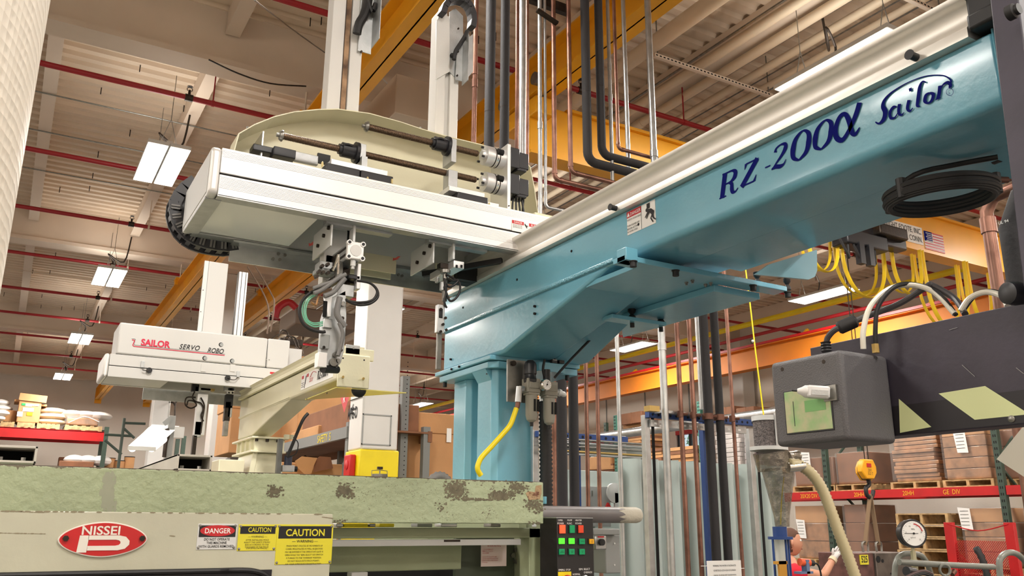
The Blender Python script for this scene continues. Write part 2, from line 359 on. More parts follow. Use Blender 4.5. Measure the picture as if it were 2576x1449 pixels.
# bridge crane
B0, B1 = 6.1, 6.31
t = T('bridge_crane', 'yellow bridge crane girder with a flag decal', 'crane', (8, 6.2, 3.27))
BC = (B0 + B1) / 2
M().box(3.75, 13.15, B0 + .015, B1 - .015, 3.3, 3.78).box(4.15, 13.15, B0 - .03, B1 + .02, 3.77, 3.8).box(3.75, 13.15, B0, B1, 3.27, 3.3).obj('girder', orange, t)
M().box(3.73, 3.93, B0 - .12, B1 + .3, 3.62, 3.79).obj('end_truck', orange, t, bevel=.01)
for d in (-.3, .3): M().cyl((3.66, BC + d, 3.9), (3.715, BC + d, 3.9), .06, n=18).obj('wheel', steel, t)
fl = P(2330, 578, 'y', B0 - .03); F1 = P(2385, 640, 'y', B0 - .03); yf = B0 + .008
x0, x1, z1, z0 = fl.x, F1.x, fl.z, F1.z + .02
q = M().box(x0, x1, yf, B0 + .016, z0, z1).obj('flag_decal', paper, t, label='small striped flag decal')
st = M(); hh = (z1 - z0) / 13
for k in range(0, 13, 2): st.box(x0, x1, yf - .003, yf, z1 - (k + 1) * hh, z1 - k * hh)
st.obj('red_stripes', signred, q)
M().box(x0, x0 + (x1 - x0) * .4, yf - .006, yf, z1 - 7 * hh, z1).obj('blue_canton', navy, q)
stars = M()
for r in range(5):
    for c in range(6 - r % 2): stars.box(x0 + .03 + c * (x1 - x0) * .062 + (r % 2) * .02, x0 + .045 + c * (x1 - x0) * .062 + (r % 2) * .02, yf - .008, yf - .006, z1 - .03 - r * hh * 1.35, z1 - .018 - r * hh * 1.35)
stars.obj('stars', paper, q)
s = M().box(x0 - .82, x0 - .03, yf, B0 + .016, z1 - .2, z1 + .03).obj('maker_plate', paper, t, label='white plate lettered FOOTE INC. BERLIN, CONN.')
M().text('DWIGHT FOOTE, INC.', (x0 - .05, yf - .004, z1 - .065), (1, 0, 0), (0, 0, 1), .1, sx=.78, align='RIGHT').text('BERLIN, CONN.', (x0 - .05, yf - .004, z1 - .17), (1, 0, 0), (0, 0, 1), .1, sx=.78, align='RIGHT').obj('letters', ink, s)
# festoon cables: each loop is a flat yellow cable hanging under the bridge
yl = mat('yellow_cable', (244, 206, 40), .4)
for k, (xa, xb, d) in enumerate([(7.3, 7.8, .55), (7.85, 8.6, .75), (8.75, 9.3, .6), (9.35, 10.2, .95), (10.25, 10.9, .85), (11.0, 11.55, .9), (11.6, 12.1, .75), (12.15, 12.6, .7)]):
    for dy, e in ((.0, 0), (.05, .06)):
        pts = [(xa + (xb - xa) * (.5 - .5 * math.cos(math.pi * u / 10)) + e, B0 - .05 + dy * 3, 3.25 - (d - e) * math.sin(math.pi * u / 10) ** .6) for u in range(11)]
        if dy == 0: lp = M().tube(pts, .028, 8, 2, flat=.3).thing('festoon_cable', yl, ['yellow festoon cable loop nearest the hoist, under the bridge crane', 'second yellow festoon loop from the hoist', 'third yellow festoon loop from the hoist', 'fourth and deepest yellow festoon loop, right of the flag decal', 'fifth yellow festoon loop from the hoist', 'sixth yellow festoon loop, beside the copper riser', 'seventh yellow festoon loop, hidden partly by the dark arm', 'last yellow festoon loop at the dark post'][k], 'cable', 'yellow festoon cables under the bridge crane')
        else: M().tube(pts, .022, 8, 2, flat=.3).obj('second_cable', yl, lp)
# hoist trolley (dark) under the bridge and its hook block
hx0 = P(2060, 640, 'y', B0).x; hx1 = P(2240, 590, 'y', B0).x
t = T('hoist_trolley', 'dark hoist trolley under the bridge crane beside the blue beam', 'hoist', (hx0, B0, 3.0))
M().box(hx0 - .1, hx1, B0 - .2, B0 - .04, 3.12, 3.3).box(hx0 + .2, hx0 + .9, B0 - .25, B0 - .02, 3.02, 3.2).obj('motor', blackp, t, bevel=.02)
M().box(hx1 - .6, hx1 - .1, B0 - .3, B0 - .05, 3.2, 3.34).obj('gearbox', darkst, t, bevel=.02)
for d in (.1, .3, .55): M().tube([(hx0 + d, B0 - .2, 3.1), (hx0 + d + .05, B0 - .25, 2.9), (hx0 + d + .12, B0 - .22, 2.85), (hx0 + d + .15, B0 - .2, 3.05)], .015, 8, 3).obj('cable', black, t)
for d in (.36, .52): M().box(hx0 + d, hx0 + d + .08, B0 - .27, B0 - .2, 2.8, 3.05).obj('limit_switch', blackp, t)
YH = 6.2
hb = P(2178, 1181, 'y', YH); sc = (hb.length / FPX)
t = T('hook_block', 'yellow hexagonal hook block with black hook holding slings', 'hoist hook', (hb.x, YH, hb.z - .2))
hexa = [(hb.x + dx * sc, hb.z + dz * sc) for dx, dz in ((-31, 6), (-21, 22), (10, 22), (19, 6), (19, -8), (8, -22), (-18, -22), (-31, -6))]
M().prism(hexa, 'y', YH - .07, YH - .0).obj('left_cheek', orange, t, bevel=.012)
M().prism([(x + .07, z - .012) for x, z in hexa], 'y', YH + .015, YH + .08).obj('right_cheek', orange, t, bevel=.012)
M().prism([(x + .03, z - .005) for x, z in hexa], 'y', YH - .002, YH + .02).obj('chain_slot', black, t)
M().box(hb.x - .07, hb.x + .0, YH - .075, YH - .07, hb.z + .02, hb.z + .06).obj('badge', signred, t)
M().text('2X1', (hb.x - .065, YH - .078, hb.z - .025), (1, 0, 0), (0, 0, 1), .04).text('3.2 T', (hb.x - .07, YH - .078, hb.z - .06), (1, 0, 0), (0, 0, 1), .04).obj('letters', ink, t)
hk = [(hb.x + .02, YH, hb.z - .1), (hb.x + .03, YH, hb.z - .16), (hb.x - .03, YH, hb.z - .2), (hb.x - .02, YH, hb.z - .28), (hb.x + .05, YH, hb.z - .29), (hb.x + .09, YH, hb.z - .22)]
M().tube(hk, .022, 10, 3).obj('hook', black, t)
for dx in (0, .06): M().tube([(hb.x + .0 + dx, YH, hb.z + .08), (hb.x + .0 + dx, YH, 3.1)], .006, 6, 1).obj('chain', darkst, t)
sl = mat('sling_webbing', (128, 104, 78), .8)
foot1, foot2 = P(2178, 1388, 'y', YH), P(2212, 1388, 'y', YH)
for p, lab in ((foot1, 'brown lifting sling, nearer leg, hanging from the hook block'), (foot2, 'brown lifting sling, farther leg, hanging from the hook block')):
    s = M().bar((hb.x + .03, YH, hb.z - .26), (p.x, YH, p.z + .07), .045, .012, (1, 0, 0)).bar((hb.x + .05, YH + .02, hb.z - .26), (p.x + .02, YH + .02, p.z + .07), .04, .012, (1, 0, 0)).thing('lifting_sling', sl, lab, 'sling', 'slings holding the mold')
    M().tube([(p.x - .04, YH, p.z), (p.x - .04, YH, p.z + .09), (p.x + .04, YH, p.z + .09), (p.x + .04, YH, p.z)], .012, 8, 3).obj('shackle', steel, s)
# sprinkler pipes
names = ['nearest the camera', 'second from the camera', 'third from the camera', 'fourth, just before the second girder', 'fifth, beyond the second girder', 'sixth, over the second lamp', 'seventh, before the third girder', 'eighth, beyond the third girder', 'ninth, by the fourth girder', 'farthest, by the back wall']
ys = [1.0, 1.508, 2.03, 2.57, 3.1, 3.68, 4.28, 4.823, 5.4, 5.98, 6.51]
for i, r in enumerate(ys[1:]):
    Y = r * 4.4
    t = M().tube([(-11.9, Y, 4.4), (15.9, Y, 4.4)], .03 if i < 4 else .028, 10, 1).thing('sprinkler_pipe', red, 'red sprinkler pipe under the roof deck, ' + names[i], 'pipe', 'red sprinkler pipes under the roof')
    for k, hx in enumerate([-4.6, 1.16, 4.7, 8.3, 11.9]):
        if i == 0 and k == 1: continue
        M().cyl((hx, Y, 4.4), (hx, Y, 4.49), .014, n=8).cyl((hx, Y, 4.53), (hx, Y, 4.535), .03, n=10).tube([(hx - .02, Y, 4.48), (hx - .028, Y, 4.505), (hx, Y, 4.53), (hx + .028, Y, 4.505), (hx + .02, Y, 4.48)], .004, 5, 2).cyl((hx - .04, Y, 4.4), (hx + .04, Y, 4.4), .04, n=10).obj('sprinkler_head', darkst, t)
    for hx in (-6.44, -1.73, 1.41, 2.98, 6.12, 9.26): M().cyl((hx, Y, 4.4), (hx, Y, 4.84), .008, n=6).cyl((hx - .015, Y, 4.4), (hx + .015, Y, 4.4), .036, n=10).obj('hanger', red if i < 3 else girdm, t)
# thin conduits under the deck
for i, (r, z) in enumerate([(2.18, 4.82), (2.42, 4.82), (2.72, 4.82), (3.3, 4.82), (3.95, 4.82), (5.0, 4.82)]):
    M().tube([(-11.9, r * z, z), (9, r * z + .05, z)], .009, 6, 1).thing('ceiling_conduit', steel if i < 3 else girdm, 'thin conduit crossing under the roof deck, ' + ['nearest of the row', 'second of the row', 'third of the row, by the near lamp', 'fourth of the row', 'fifth of the row', 'farthest of the row'][i], 'conduit', 'thin conduits under the roof deck')
# small bolts hanging from the deck
sb = M()
for k in range(260):
    x, Y = random.uniform(-4, 8), random.uniform(5, 27); sb.cyl((x, Y, 5.03), (x, Y, 5.13), .006, n=5)
sb.obj('deck_screws', darkst, ceiling, label='dark screw tips under the deck')['kind'] = 'stuff'
# lamps: twin reflector fixtures on chains
lamp0 = None
def lamp(x, y, label):
    global lamp0
    if lamp0: return dup(lamp0, (x - lamp0.location.x, y - lamp0.location.y, 0), label)
    t = T('ceiling_lamp', label, 'lamp', (x, y, 3.9), 'twin fluorescent lamps under the roof')
    for d in (-1, 1):
        M().box(x + d * .115 - .105, x + d * .115 + .105, y - .61, y + .61, 3.914, 3.955).obj('reflector', whitep, t)
        M().box(x + d * .115 - .1, x + d * .115 + .1, y - .595, y + .595, 3.908, 3.914).obj('diffuser', glow, t)
        M().bar((x + d * .09, y - .45, 3.98), (x, y - .45, 4.3), .006, .006).obj('hanger_wire', steel, t); M().bar((x + d * .09, y + .45, 3.98), (x, y + .45, 4.3), .006, .006).obj('hanger_wire', steel, t); M().cyl((x, y + d * .45, 4.3), (x, y + d * .45, 4.84), .004, n=5).obj('chain', steel, t)
    M().box(x - .03, x + .03, y - .55, y + .55, 3.95, 4.0).obj('spine', whitep, t)
    M().tube([(x, y + .1, 4.0), (x + .08, y + .12, 4.2), (x - .05, y + .1, 4.35), (x + .22, y + .3, 4.3), (x + .3, y + .4, 4.8)], .012, 6, 4).obj('cord', darkst, t)
    lamp0 = t; return t
rown = {-9.9: 'first lamp row', -4.4: 'second lamp row', 1.06: 'row over the white robots', 5.93: 'middle row right of the column', 12.1: 'row beside the window wall'}
coln = {-6.5: 'behind the viewer', -1.1: 'above the viewer', 4.35: 'nearest in its row', 9.8: 'second in its row', 15.2: 'third in its row', 21: 'fourth in its row', 27: 'last in its row'}
for x, y in FIX: lamp(x, y, 'bright twin fluorescent lamp, ' + rown[x] + ', ' + coln[y])
# beige ducts and conduits running along the roof on the right, on slotted struts
bd = mat('beige_pipe', (214, 196, 170), .5)
lab = ['widest beige roof pipe, with a coupling, nearest the orange crane beam', 'second beige roof pipe on the slotted strut', 'third beige roof pipe on the slotted strut', 'fourth beige roof pipe on the slotted strut', 'fifth beige roof pipe on the slotted strut']
for i, (px, r) in enumerate([(1500, .085), (1745, .055), (1800, .055), (1855, .045), (1905, .04)]):
    x = P(px, 215 if i == 0 else 175 + (px - 1745) * .35, 'z', 4.75).x
    t = M().tube([(x, -7.9, 4.75), (x, 31, 4.75)], r, 14, 1).thing('roof_pipe', bd, lab[i], 'pipe', 'beige pipes along the roof')
    for cy in (4.0, 7.5, 12): M().cyl((x, cy - .09, 4.75), (x, cy + .09, 4.75), r * 1.12, n=14).obj('coupling', bd, t)
for i in range(9):
    x = P(1700 + i * 33, 170 + i * 11, 'z', 4.85).x
    M().tube([(x, -7.9, 4.8 + .03 * (i % 2)), (x, 31, 4.8 + .03 * (i % 2))], .008 + .006 * (i % 3 == 0), 8, 1).thing('roof_conduit', [steel, girdm, steel][i % 3], 'thin roof conduit beside the beige pipes, ' + ['first from the crane beam', 'second from the crane beam', 'third from the crane beam', 'fourth from the crane beam', 'fifth from the crane beam', 'sixth from the crane beam', 'seventh from the crane beam', 'eighth from the crane beam', 'outermost'][i], 'conduit', 'thin conduits along the roof')
def strut(px0, py0, px1, py1, z, label):
    a = P(px0, py0, 'z', z); b = P(px1, py1, 'z', z)
    t = T('slotted_strut', label, 'strut', ((a.x + b.x) / 2, a.y, z))
    M().box(a.x, b.x, a.y - .02, a.y + .02, z, z + .04).obj('channel', girdm, t)
    h = M(); n = int((b.x - a.x) / .05)
    for k in range(n): h.box(a.x + k * .05 + .012, a.x + k * .05 + .037, a.y - .022, a.y - .018, z + .012, z + .026)
    h.obj('slots', darkhole, t)['kind'] = 'stuff'
    for x in (a.x + .05, b.x - .05): M().cyl((x, a.y, z + .04), (x, a.y, 5.11), .007, n=6).obj('threaded_rod', steel, t)
strut(1645, 143, 1948, 243, 4.6, 'white slotted strut carrying the beige roof pipes')
strut(2230, -25, 2400, 30, 4.6, 'short white slotted strut above the right roof lamp')
# ================================================================ blue take-out robot base beside the press
BX = 1.55
t = T('robot_base_beam', 'sky blue robot beam lettered RZ-200 alpha on two square columns', 'robot beam', (1.66, 2.95, 0))
robo = t
# main box beam with a rounded lower edge
r = .022
sec = [(BX, .932), (BX, .78 + r)] + [(BX + r - r * math.cos(a), .78 + r - r * math.sin(a)) for a in (.4, .8, 1.2)] + [(BX + r, .78), (1.745, .78), (1.745, .932)]
M().prism(sec, 'y', .80, 3.25).obj('beam', blue, t, bevel=.004, ang=50)
M().box(1.75, 1.965, .78, 1.9, .785, .932).obj('side_box', blue, t, bevel=.004)
M().box(1.75, 1.95, 1.9, 3.25, .80, .932).obj('rear_box', blue, t, bevel=.004)
# weld lip and knee below
M().box(BX - .004, BX + .03, 2.03, 3.25, .786, .800).obj('weld_bead', mat('blue_weld', (112, 176, 196), .3, bump=1, bs=120, coat=.4), t, bevel=.004)
M().prism([(3.25, .79), (3.25, .617), (2.733, .617), (2.123, .765), (2.04, .79)], 'x', BX + .006, 1.80).obj('knee', blue, t, bevel=.012, seg=3)
M().prism([(3.25, .79), (3.25, .617), (2.733, .617), (2.3, .79)], 'x', 1.80, 1.95).obj('knee_side', blue, t, bevel=.004)
for y, z in ((3.06, .86), (2.62, .873), (2.26, .885), (2.50, .745), (2.50, .718), (3.17, .66), (1.9, .87)): M().cyl((BX - .002, y, z), (BX + .008, y, z), .0045, n=10).obj('hole', darkhole, t)
for y in (3.12, 3.05): M().cyl((1.53 - .001, y, .609), (1.535, y, .609), .005, n=8).obj('hole', darkhole, t)
M().box(1.535, 1.95, 2.795, 3.285, .600, .618).obj('upper_flange', blue, t, bevel=.003)
M().prism([(1.545, 2.83), (1.575, 2.80), (1.94, 2.80), (1.94, 3.26), (1.545, 3.26)], 'z', .572, .598).obj('lower_flange', blue, t, bevel=.003)
def cpost(x0, x1, y0, y1, ch):
    M().prism([(x0, y0 + ch), (x0 + ch, y0), (x1 - ch, y0), (x1, y0 + ch), (x1, y1 - ch), (x1 - ch, y1), (x0 + ch, y1), (x0, y1 - ch)], 'z', -1.5, .572).obj('column', blue, t, bevel=.003)
cpost(1.572, 1.76, 2.83, 2.98, .02); cpost(1.60, 1.76, 3.10, 3.245, .02)
M().prism([(1.57, .572), (1.545, .572), (1.572, .53)], 'y', 2.85, 2.96).obj('gusset', blue, t)
for p in ((1.563, 2.86), (1.56, 3.235), (1.74, 2.815), (1.90, 2.815)): M().cyl((p[0], p[1], .572), (p[0], p[1], .552), .0085, n=14).cyl((p[0], p[1], .552), (p[0], p[1], .5515), .0045, n=6).obj('bolt', black, t)
# cross plates under the beam with rubber mounts
k0, k1, l0, l1 = P(1812, 715, 'z', .738), P(1560, 795, 'z', .738), P(1912, 744, 'z', .735), P(1690, 805, 'z', .735)
M().prism([(1.486, 1.89), (2.16, 1.89), (2.16, 1.95), (k0.x + .02, 1.95), (k1.x + .02, 2.9), (1.79, 2.9), (1.79, 2.2), (1.565, 2.2), (1.565, 1.95), (1.486, 1.95)], 'z', .745, .762).obj('cross_plate', blue, t, bevel=.002)
M().box(1.486, 1.53, 1.885, 1.93, .745, .785).obj('tab', blue, t, bevel=.002)
M().prism([(k0.x, l0.y), (l0.x, l0.y), (l1.x, l1.y + .3), (k1.x, k1.y)], 'z', .722, .745).obj('lower_channel', blue, t, bevel=.003)
q = [P(a, b, 'y', 1.62) for a, b in ((1900, 690), (1935, 665), (2055, 628), (2056, 680), (2050, 696), (2035, 703))]
M().prism([(p.x, p.z) for p in q], 'y', 1.62, 1.628).obj('fin_plate', mat('light_blue_face', (150, 208, 228), .3, coat=.3), t, label='lighter blue rounded fin plate')
for a, b, zz in ((1593, 665, .745), (1700, 688, .745), (1895, 725, .745), (1982, 742, .745)):
    p = P(a, b, 'z', zz - .01); M().cyl((p.x, p.y, zz), (p.x, p.y, zz - .018), .010, n=14).cyl((p.x, p.y, zz), (p.x, p.y, zz - .003), .0125, n=14).obj('bolt', black, t)
for a, b in ((1727, 712), (1742, 707), (1775, 717), (1788, 713)):
    p = P(a, b, 'z', .742); M().cyl((p.x, p.y, .746), (p.x, p.y, .740), .006, n=12).cyl((p.x, p.y, .740), (p.x, p.y, .735), .0035, n=10).obj('screw', steel, t)
# second low plate with mounts, farther back
a, b = P(1563, 798, 'z', .70), P(1678, 815, 'z', .70)
M().box(a.x - .04, b.x, a.y, a.y + .06, .694, .708).obj('mount_plate', blue, t, bevel=.002)
for px_ in (1590, 1662):
    p = P(px_, 803, 'y', a.y + .03); M().lathe((p.x, p.y, .745), (0, 0, -1), [(0, .014), (.010, .014), (.019, .006), (.028, .014), (.037, .014)], 14).cyl((p.x, p.y, .694), (p.x, p.y, .678), .008, n=12).obj('rubber_mount', black, t)
for a, b in ((1905, 702), (1980, 715)):
    p = P(a, b, 'y', 1.92); z = .762
    M().lathe((p.x, 1.92, z + .04), (0, 0, -1), [(0, .012), (.012, .012), (.022, .005), (.032, .012), (.04, .012)], 14).obj('rubber_mount', black, t)
# cable slot in the side box
M().prism([(1.80 + .028 * math.cos(a / 8 * math.pi) , 1.20 + .03 * math.sin(a / 8 * math.pi)) for a in range(16)], 'z', .782, .786).obj('cable_slot', darkhole, t)
# aluminium rail on top, with a long concave groove
rs = [(1.527, .932), (1.527, .952), (1.532, .958)] + [(1.532 + .022 * math.sin(a), .988 - .030 * math.cos(a)) for a in [math.pi * k / 10 for k in range(11)]] + [(1.527, 1.022), (1.527, 1.032), (1.75, 1.032), (1.75, .932)]
railm = mat('rail_aluminium', (224, 220, 212), .42, .55, bump=.04, bs=30, stretch=(60, 1, 60))
M().prism(rs, 'y', .832, 3.17).obj('rail', railm, t, ang=60)
M().box(1.53, 1.75, .745, .83, .955, 1.055).box(1.52, 1.6, .76, .828, .94, .975).obj('end_cap', black, t, bevel=.006)
for z in (.99, 1.035): M().cyl((1.545, .74, z), (1.545, .746, z), .008, n=12).obj('screw', steel, t)
for y, z in ((.945, .943), (1.98, .943)): M().cyl((1.527, y, z), (1.505, y, z), .0085, n=14).cyl((1.505, y, z), (1.503, y, z), .011, n=14).obj('stopper_knob', black, t)
M().box(BX - .001, 1.965, .795, .80, .79, .94).obj('end_plate', blue, t, bevel=.003)
# lettering on the -x face: x runs towards the viewer (-y), z up
def L(px, py): q = P(px, py, 'x', BX - .0012); return (-q.y, q.z)
def stroke(m, pts, ws, x=BX - .0012):            # pts in (u=-y, z); ws widths
    o = []
    for i, p in enumerate(pts):
        a = Vector(pts[max(i - 1, 0)]); b = Vector(pts[min(i + 1, len(pts) - 1)]); d = (b - a).normalized(); n = Vector((-d.y, d.x))
        w = ws[i] if isinstance(ws, (list, tuple)) else ws; p = Vector(p); o.append((p + n * w / 2, p - n * w / 2))
    x -= len(m.v) * 1e-6
    for (a, b), (c, d) in zip(o, o[1:]): m.add([(x, -q.x, q.y) for q in (a, b, d, c)], [(0, 1, 2, 3)])
def glyph(m, u0, z0, sx, sz, sh, strokes, x=BX - .0012, dz=0):
    for pts, w in strokes:
        fine = []; ww = []
        n = len(pts)
        W_ = w if isinstance(w, (list, tuple)) else [w] * n
        for i in range(n - 1):
            g = lambda j: Vector(pts[min(max(j, 0), n - 1)])
            k = 1 if n == 2 else 7
            for s_ in range(k):
                t_ = s_ / k; a, b, c, d = g(i - 1), g(i), g(i + 1), g(i + 2)
                fine.append(.5 * ((2 * b) + (c - a) * t_ + (2 * a - 5 * b + 4 * c - d) * t_ * t_ + (3 * b - a - 3 * c + d) * t_ ** 3)); ww.append(W_[i] * (1 - t_) + W_[i + 1] * t_)
        fine.append(Vector(pts[-1])); ww.append(W_[-1])
        stroke(m, [(u0 + (p.x + sh * p.y) * sx, z0 + p.y * sz) for p in fine], [v * sx * 1.12 for v in ww], x)
GL = {
 'R': [([(.12, 0), (.12, 1)], .17), ([(0, .015), (.3, .015)], .04), ([(0, .985), (.35, .985)], .04), ([(.14, .975), (.42, .97), (.58, .86), (.58, .66), (.42, .53), (.14, .52)], [.04, .06, .15, .15, .06, .04]), ([(.34, .53), (.48, .42), (.52, .2), (.58, .06), (.7, .03), (.8, .14)], [.06, .12, .14, .12, .05, .02])],
 'Z': [([(.02, 0), (.62, 1)], .17), ([(.1, .975), (.68, .975)], .05), ([(0, .025), (.6, .025)], .05), ([(.1, .98), (.07, .74)], [.1, .02]), ([(.6, .02), (.66, .28)], [.1, .02])],
 '-': [([(0, .3), (.28, .3)], .05)],
 '2': [([(.1, .76), (.12, .92), (.3, 1), (.5, .93), (.53, .74), (.4, .5), (.18, .24), (.03, .04)], [.13, .06, .05, .12, .15, .1, .05, .03]), ([(.02, .07), (.2, .11), (.4, .04), (.55, .08), (.62, .24)], [.04, .13, .13, .06, .02])],
 '0': [([(.3, 0), (.1, .18), (.05, .5), (.1, .82), (.3, 1), (.5, .82), (.55, .5), (.5, .18), (.3, 0)], [.04, .11, .15, .11, .04, .11, .15, .11, .04])],
 'a': [([(.98, 1.0), (.86, .66), (.62, .25), (.36, .0), (.12, .16), (.06, .48), (.2, .82), (.42, .84), (.6, .52), (.72, .12), (.86, .0), (1.02, .16)], [.17, .17, .13, .15, .17, .17, .14, .13, .17, .16, .12, .03])],
}
lm = M()
# anchor points measured on the photograph: baseline start of R and cap line
for ch, pb, pt, wd in (('R', (1812, 500), (1840, 428), .62), ('Z', (1867, 470), (1897, 402), .62), ('-', (1925, 436), (1945, 380), .4), ('2', (1942, 430), (1968, 362), .6), ('0', (1990, 412), (2022, 328), .6), ('0', (2046, 385), (2078, 302), .6)):
    a = L(*pb); b = L(*pt); h = b[1] - a[1]
    glyph(lm, a[0] - h * .06, a[1], h * (1.3 if ch != '0' else 1.38), h, .2, GL[ch])
a = L(2098, 366); b = L(2150, 262)
glyph(lm, a[0], a[1] + .004, (b[1] - a[1]) * .92, (b[1] - a[1]) * .92, .16, GL['a'])
# script name: capital S with a roof-like swash, then small letters
def px(pts, ws, sc=1 / 1250): stroke(lm, [L(*p) for p in pts], [w * sc for w in ws])
def spl(pts, ws, k=6):
    o = []; w2 = []; n = len(pts)
    for i in range(n - 1):
        g = lambda j: Vector(pts[min(max(j, 0), n - 1)]); a, b, c, d = g(i - 1), g(i), g(i + 1), g(i + 2)
        for s_ in range(k):
            t_ = s_ / k; o.append(tuple(.5 * ((2 * b) + (c - a) * t_ + (2 * a - 5 * b + 4 * c - d) * t_ * t_ + (3 * b - a - 3 * c + d) * t_ ** 3))); w2.append(ws[i] * (1 - t_) + ws[i + 1] * t_)
    o.append(pts[-1]); w2.append(ws[-1]); px(o, w2)
spl([(2203, 307), (2212, 311), (2224, 300), (2228, 282), (2222, 268), (2226, 252), (2245, 232), (2285, 208), (2330, 192), (2370, 190), (2390, 199), (2394, 208)], [3, 6, 14, 15, 12, 9, 5, 3, 3, 3, 4, 6])
spl([(2257, 269), (2248, 270), (2240, 283), (2242, 297), (2252, 296), (2260, 284)], [3, 8, 9, 8, 5, 3]); spl([(2264, 262), (2262, 282), (2268, 290), (2276, 283)], [10, 9, 6, 2])
spl([(2288, 252), (2284, 272), (2290, 280), (2298, 272)], [10, 9, 6, 2]); spl([(2291, 222), (2292, 230)], [9, 7])
spl([(2331, 208), (2322, 206), (2315, 220), (2311, 250), (2309, 266), (2316, 268)], [3, 5, 10, 11, 8, 2])
spl([(2340, 234), (2331, 240), (2328, 254), (2336, 260), (2346, 252), (2349, 238), (2340, 234)], [4, 9, 10, 5, 9, 10, 4])
spl([(2366, 216), (2364, 236), (2360, 250)], [10, 10, 9]); spl([(2364, 232), (2374, 214), (2386, 208), (2393, 216), (2388, 221)], [3, 5, 8, 9, 5])
spl([(2355, 252), (2368, 246)], [3, 3]); 
for r_ in (9,): spl([(2391 + r_ * math.cos(a * math.pi / 6), 232 + r_ * math.sin(a * math.pi / 6)) for a in range(13)], [1.2] * 13, 2)
q = P(2387, 237, 'x', BX - .0012); lm.text('R', (q.x, q.y, q.z), (0, -1, 0), (0, 0, 1), .005)
lm.obj('lettering', navy, t, smooth=False, label='dark blue lettering RZ-200 alpha and a script maker name')
# warning label
def label_quad(name, par, x, p0, p1, m): a = P(*p0, 'x', x); b = P(*p1, 'x', x); return a, b
a = P(1577, 536, 'x', BX - .001); b = P(1650, 560, 'x', BX - .001); y0, y1 = a.y, b.y; zt_, zb_ = .925, .8505
wl = M().box(BX - .0015, BX + .001, y1, y0, zb_, zt_).obj('warning_label', paper, t, label='white and red DANGER label with a bending figure')
ym = y0 + (y1 - y0) * .52
M().box(BX - .0022, BX - .001, ym, y0, zt_ - .02, zt_).obj('red_band', signred, wl)
M().text('DANGER', (BX - .003, y0 - .018, zt_ - .0165), (0, -1, 0), (0, 0, 1), .0155, sx=.8).add([(BX - .003, y0 - .002, zt_ - .017), (BX - .003, y0 - .016, zt_ - .017), (BX - .003, y0 - .009, zt_ - .003)], [(0, 2, 1)]).obj('letters', paper, wl)
m = M()
for i, s_ in enumerate(['WATCH YOUR HEAD', '', 'TURN POWER OFF', 'BEFORE GETTING', 'IN WORK AREA']): m.text(s_, (BX - .003, y0 - .002, zt_ - .031 - i * .0095), (0, -1, 0), (0, 0, 1), .0085, sx=.82)
m.box(BX - .0025, BX - .002, ym - .0005, ym + .0005, zb_, zt_)
c0 = (y0 + y1) / 2 - .036
def fig(pts, w): stroke(m, [(-(c0 - a_), zt_ - .075 * b_) for a_, b_ in pts], w, BX - .003)
m.box(BX - .003, BX - .0025, c0 - .008, c0 + .006, zt_ - .02, zt_ - .004)
fig([(-.004, .34), (.012, .40), (.022, .52), (.020, .60)], [.008, .013, .015, .012]); fig([(.020, .60), (.012, .72), (.022, .92)], [.007, .005, .004]); fig([(.021, .60), (.024, .75), (.034, .86)], [.007, .005, .004])
fig([(.004, .36), (-.008, .52), (-.014, .60)], [.006, .004, .003]); fig([(.008, .40), (-.004, .58), (-.008, .66)], [.006, .004, .003])
m.ball((BX - .003, c0 + .006, zt_ - .075 * .31), .006, 10, (.1, 1, 1))
m.obj('print', ink, wl, smooth=False)
# two little pressure displays behind the knee
for k, pxx in enumerate((1396, 1414)):
    p = P(pxx, 904, 'y', 2.75); g = M().box(p.x - .012, p.x + .012, 2.75, 2.77, p.z - .016, p.z + .016).obj('pressure_display', blackp, t, bevel=.002)
    M().box(p.x - .009, p.x + .009, 2.7492, 2.75, p.z - .004, p.z + .012).obj('display_frame', whitep, g)
    M().box(p.x - .0075, p.x + .0075, 2.7485, 2.7492, p.z - .001, p.z + .010).obj('display_glass', darkhole, g)
    M().text('6', (p.x + .0, 2.748, p.z + .0), (1, 0, 0), (0, 0, 1), .012).obj('red_digits', mat('led_red', (255, 40, 50), .4, emit=3), g)
M().box(1.72, 1.84, 2.74, 2.80, .565, .60).obj('display_bracket', blue, t, bevel=.002)
# ---- coil of black hoses hanging under the near end, tied with straps
cx_, cy_ = P(2365, 487, 'z', .70).x, P(2365, 487, 'z', .70).y
rx = (P(2500, 470, 'z', .70) - P(2225, 500, 'z', .70)).length / 2
hs = T('hose_coil', 'coil of black air hoses hanging under the near end of the blue beam', 'hose coil', (cx_, cy_, .69))
ax_ = (P(2500, 460, 'z', .70) - P(2225, 505, 'z', .70)).normalized(); bx_ = Vector((-ax_.y, ax_.x, 0))
for k in range(9):
    rr = 1 + .035 * ((k * 7) % 5 / 2 - 1)
    M().tube([Vector((cx_, cy_, .682 + .0035 * k)) + ax_ * rx * rr * math.cos(a * math.pi / 12) + bx_ * rx * .80 * rr * math.sin(a * math.pi / 12) for a in range(24)], .0065, 8, 2, closed=True).obj('hose', black, hs)
e0 = P(2228, 500, 'z', .73); e1 = P(2510, 395, 'z', .77)
M().tube([e0, P(2300, 440, 'z', .75), P(2400, 415, 'z', .77), e1], .006, 8, 4).obj('hose_tail', black, hs)
for a in (0, 2.9, 4.0):
    c = Vector((cx_, cy_, .715)) + ax_ * rx * math.cos(a) + bx_ * rx * .80 * math.sin(a); M().cyl(c - Vector((0, 0, .034)), c + Vector((0, 0, .01)), .0105, n=10).obj('strap', black, hs)
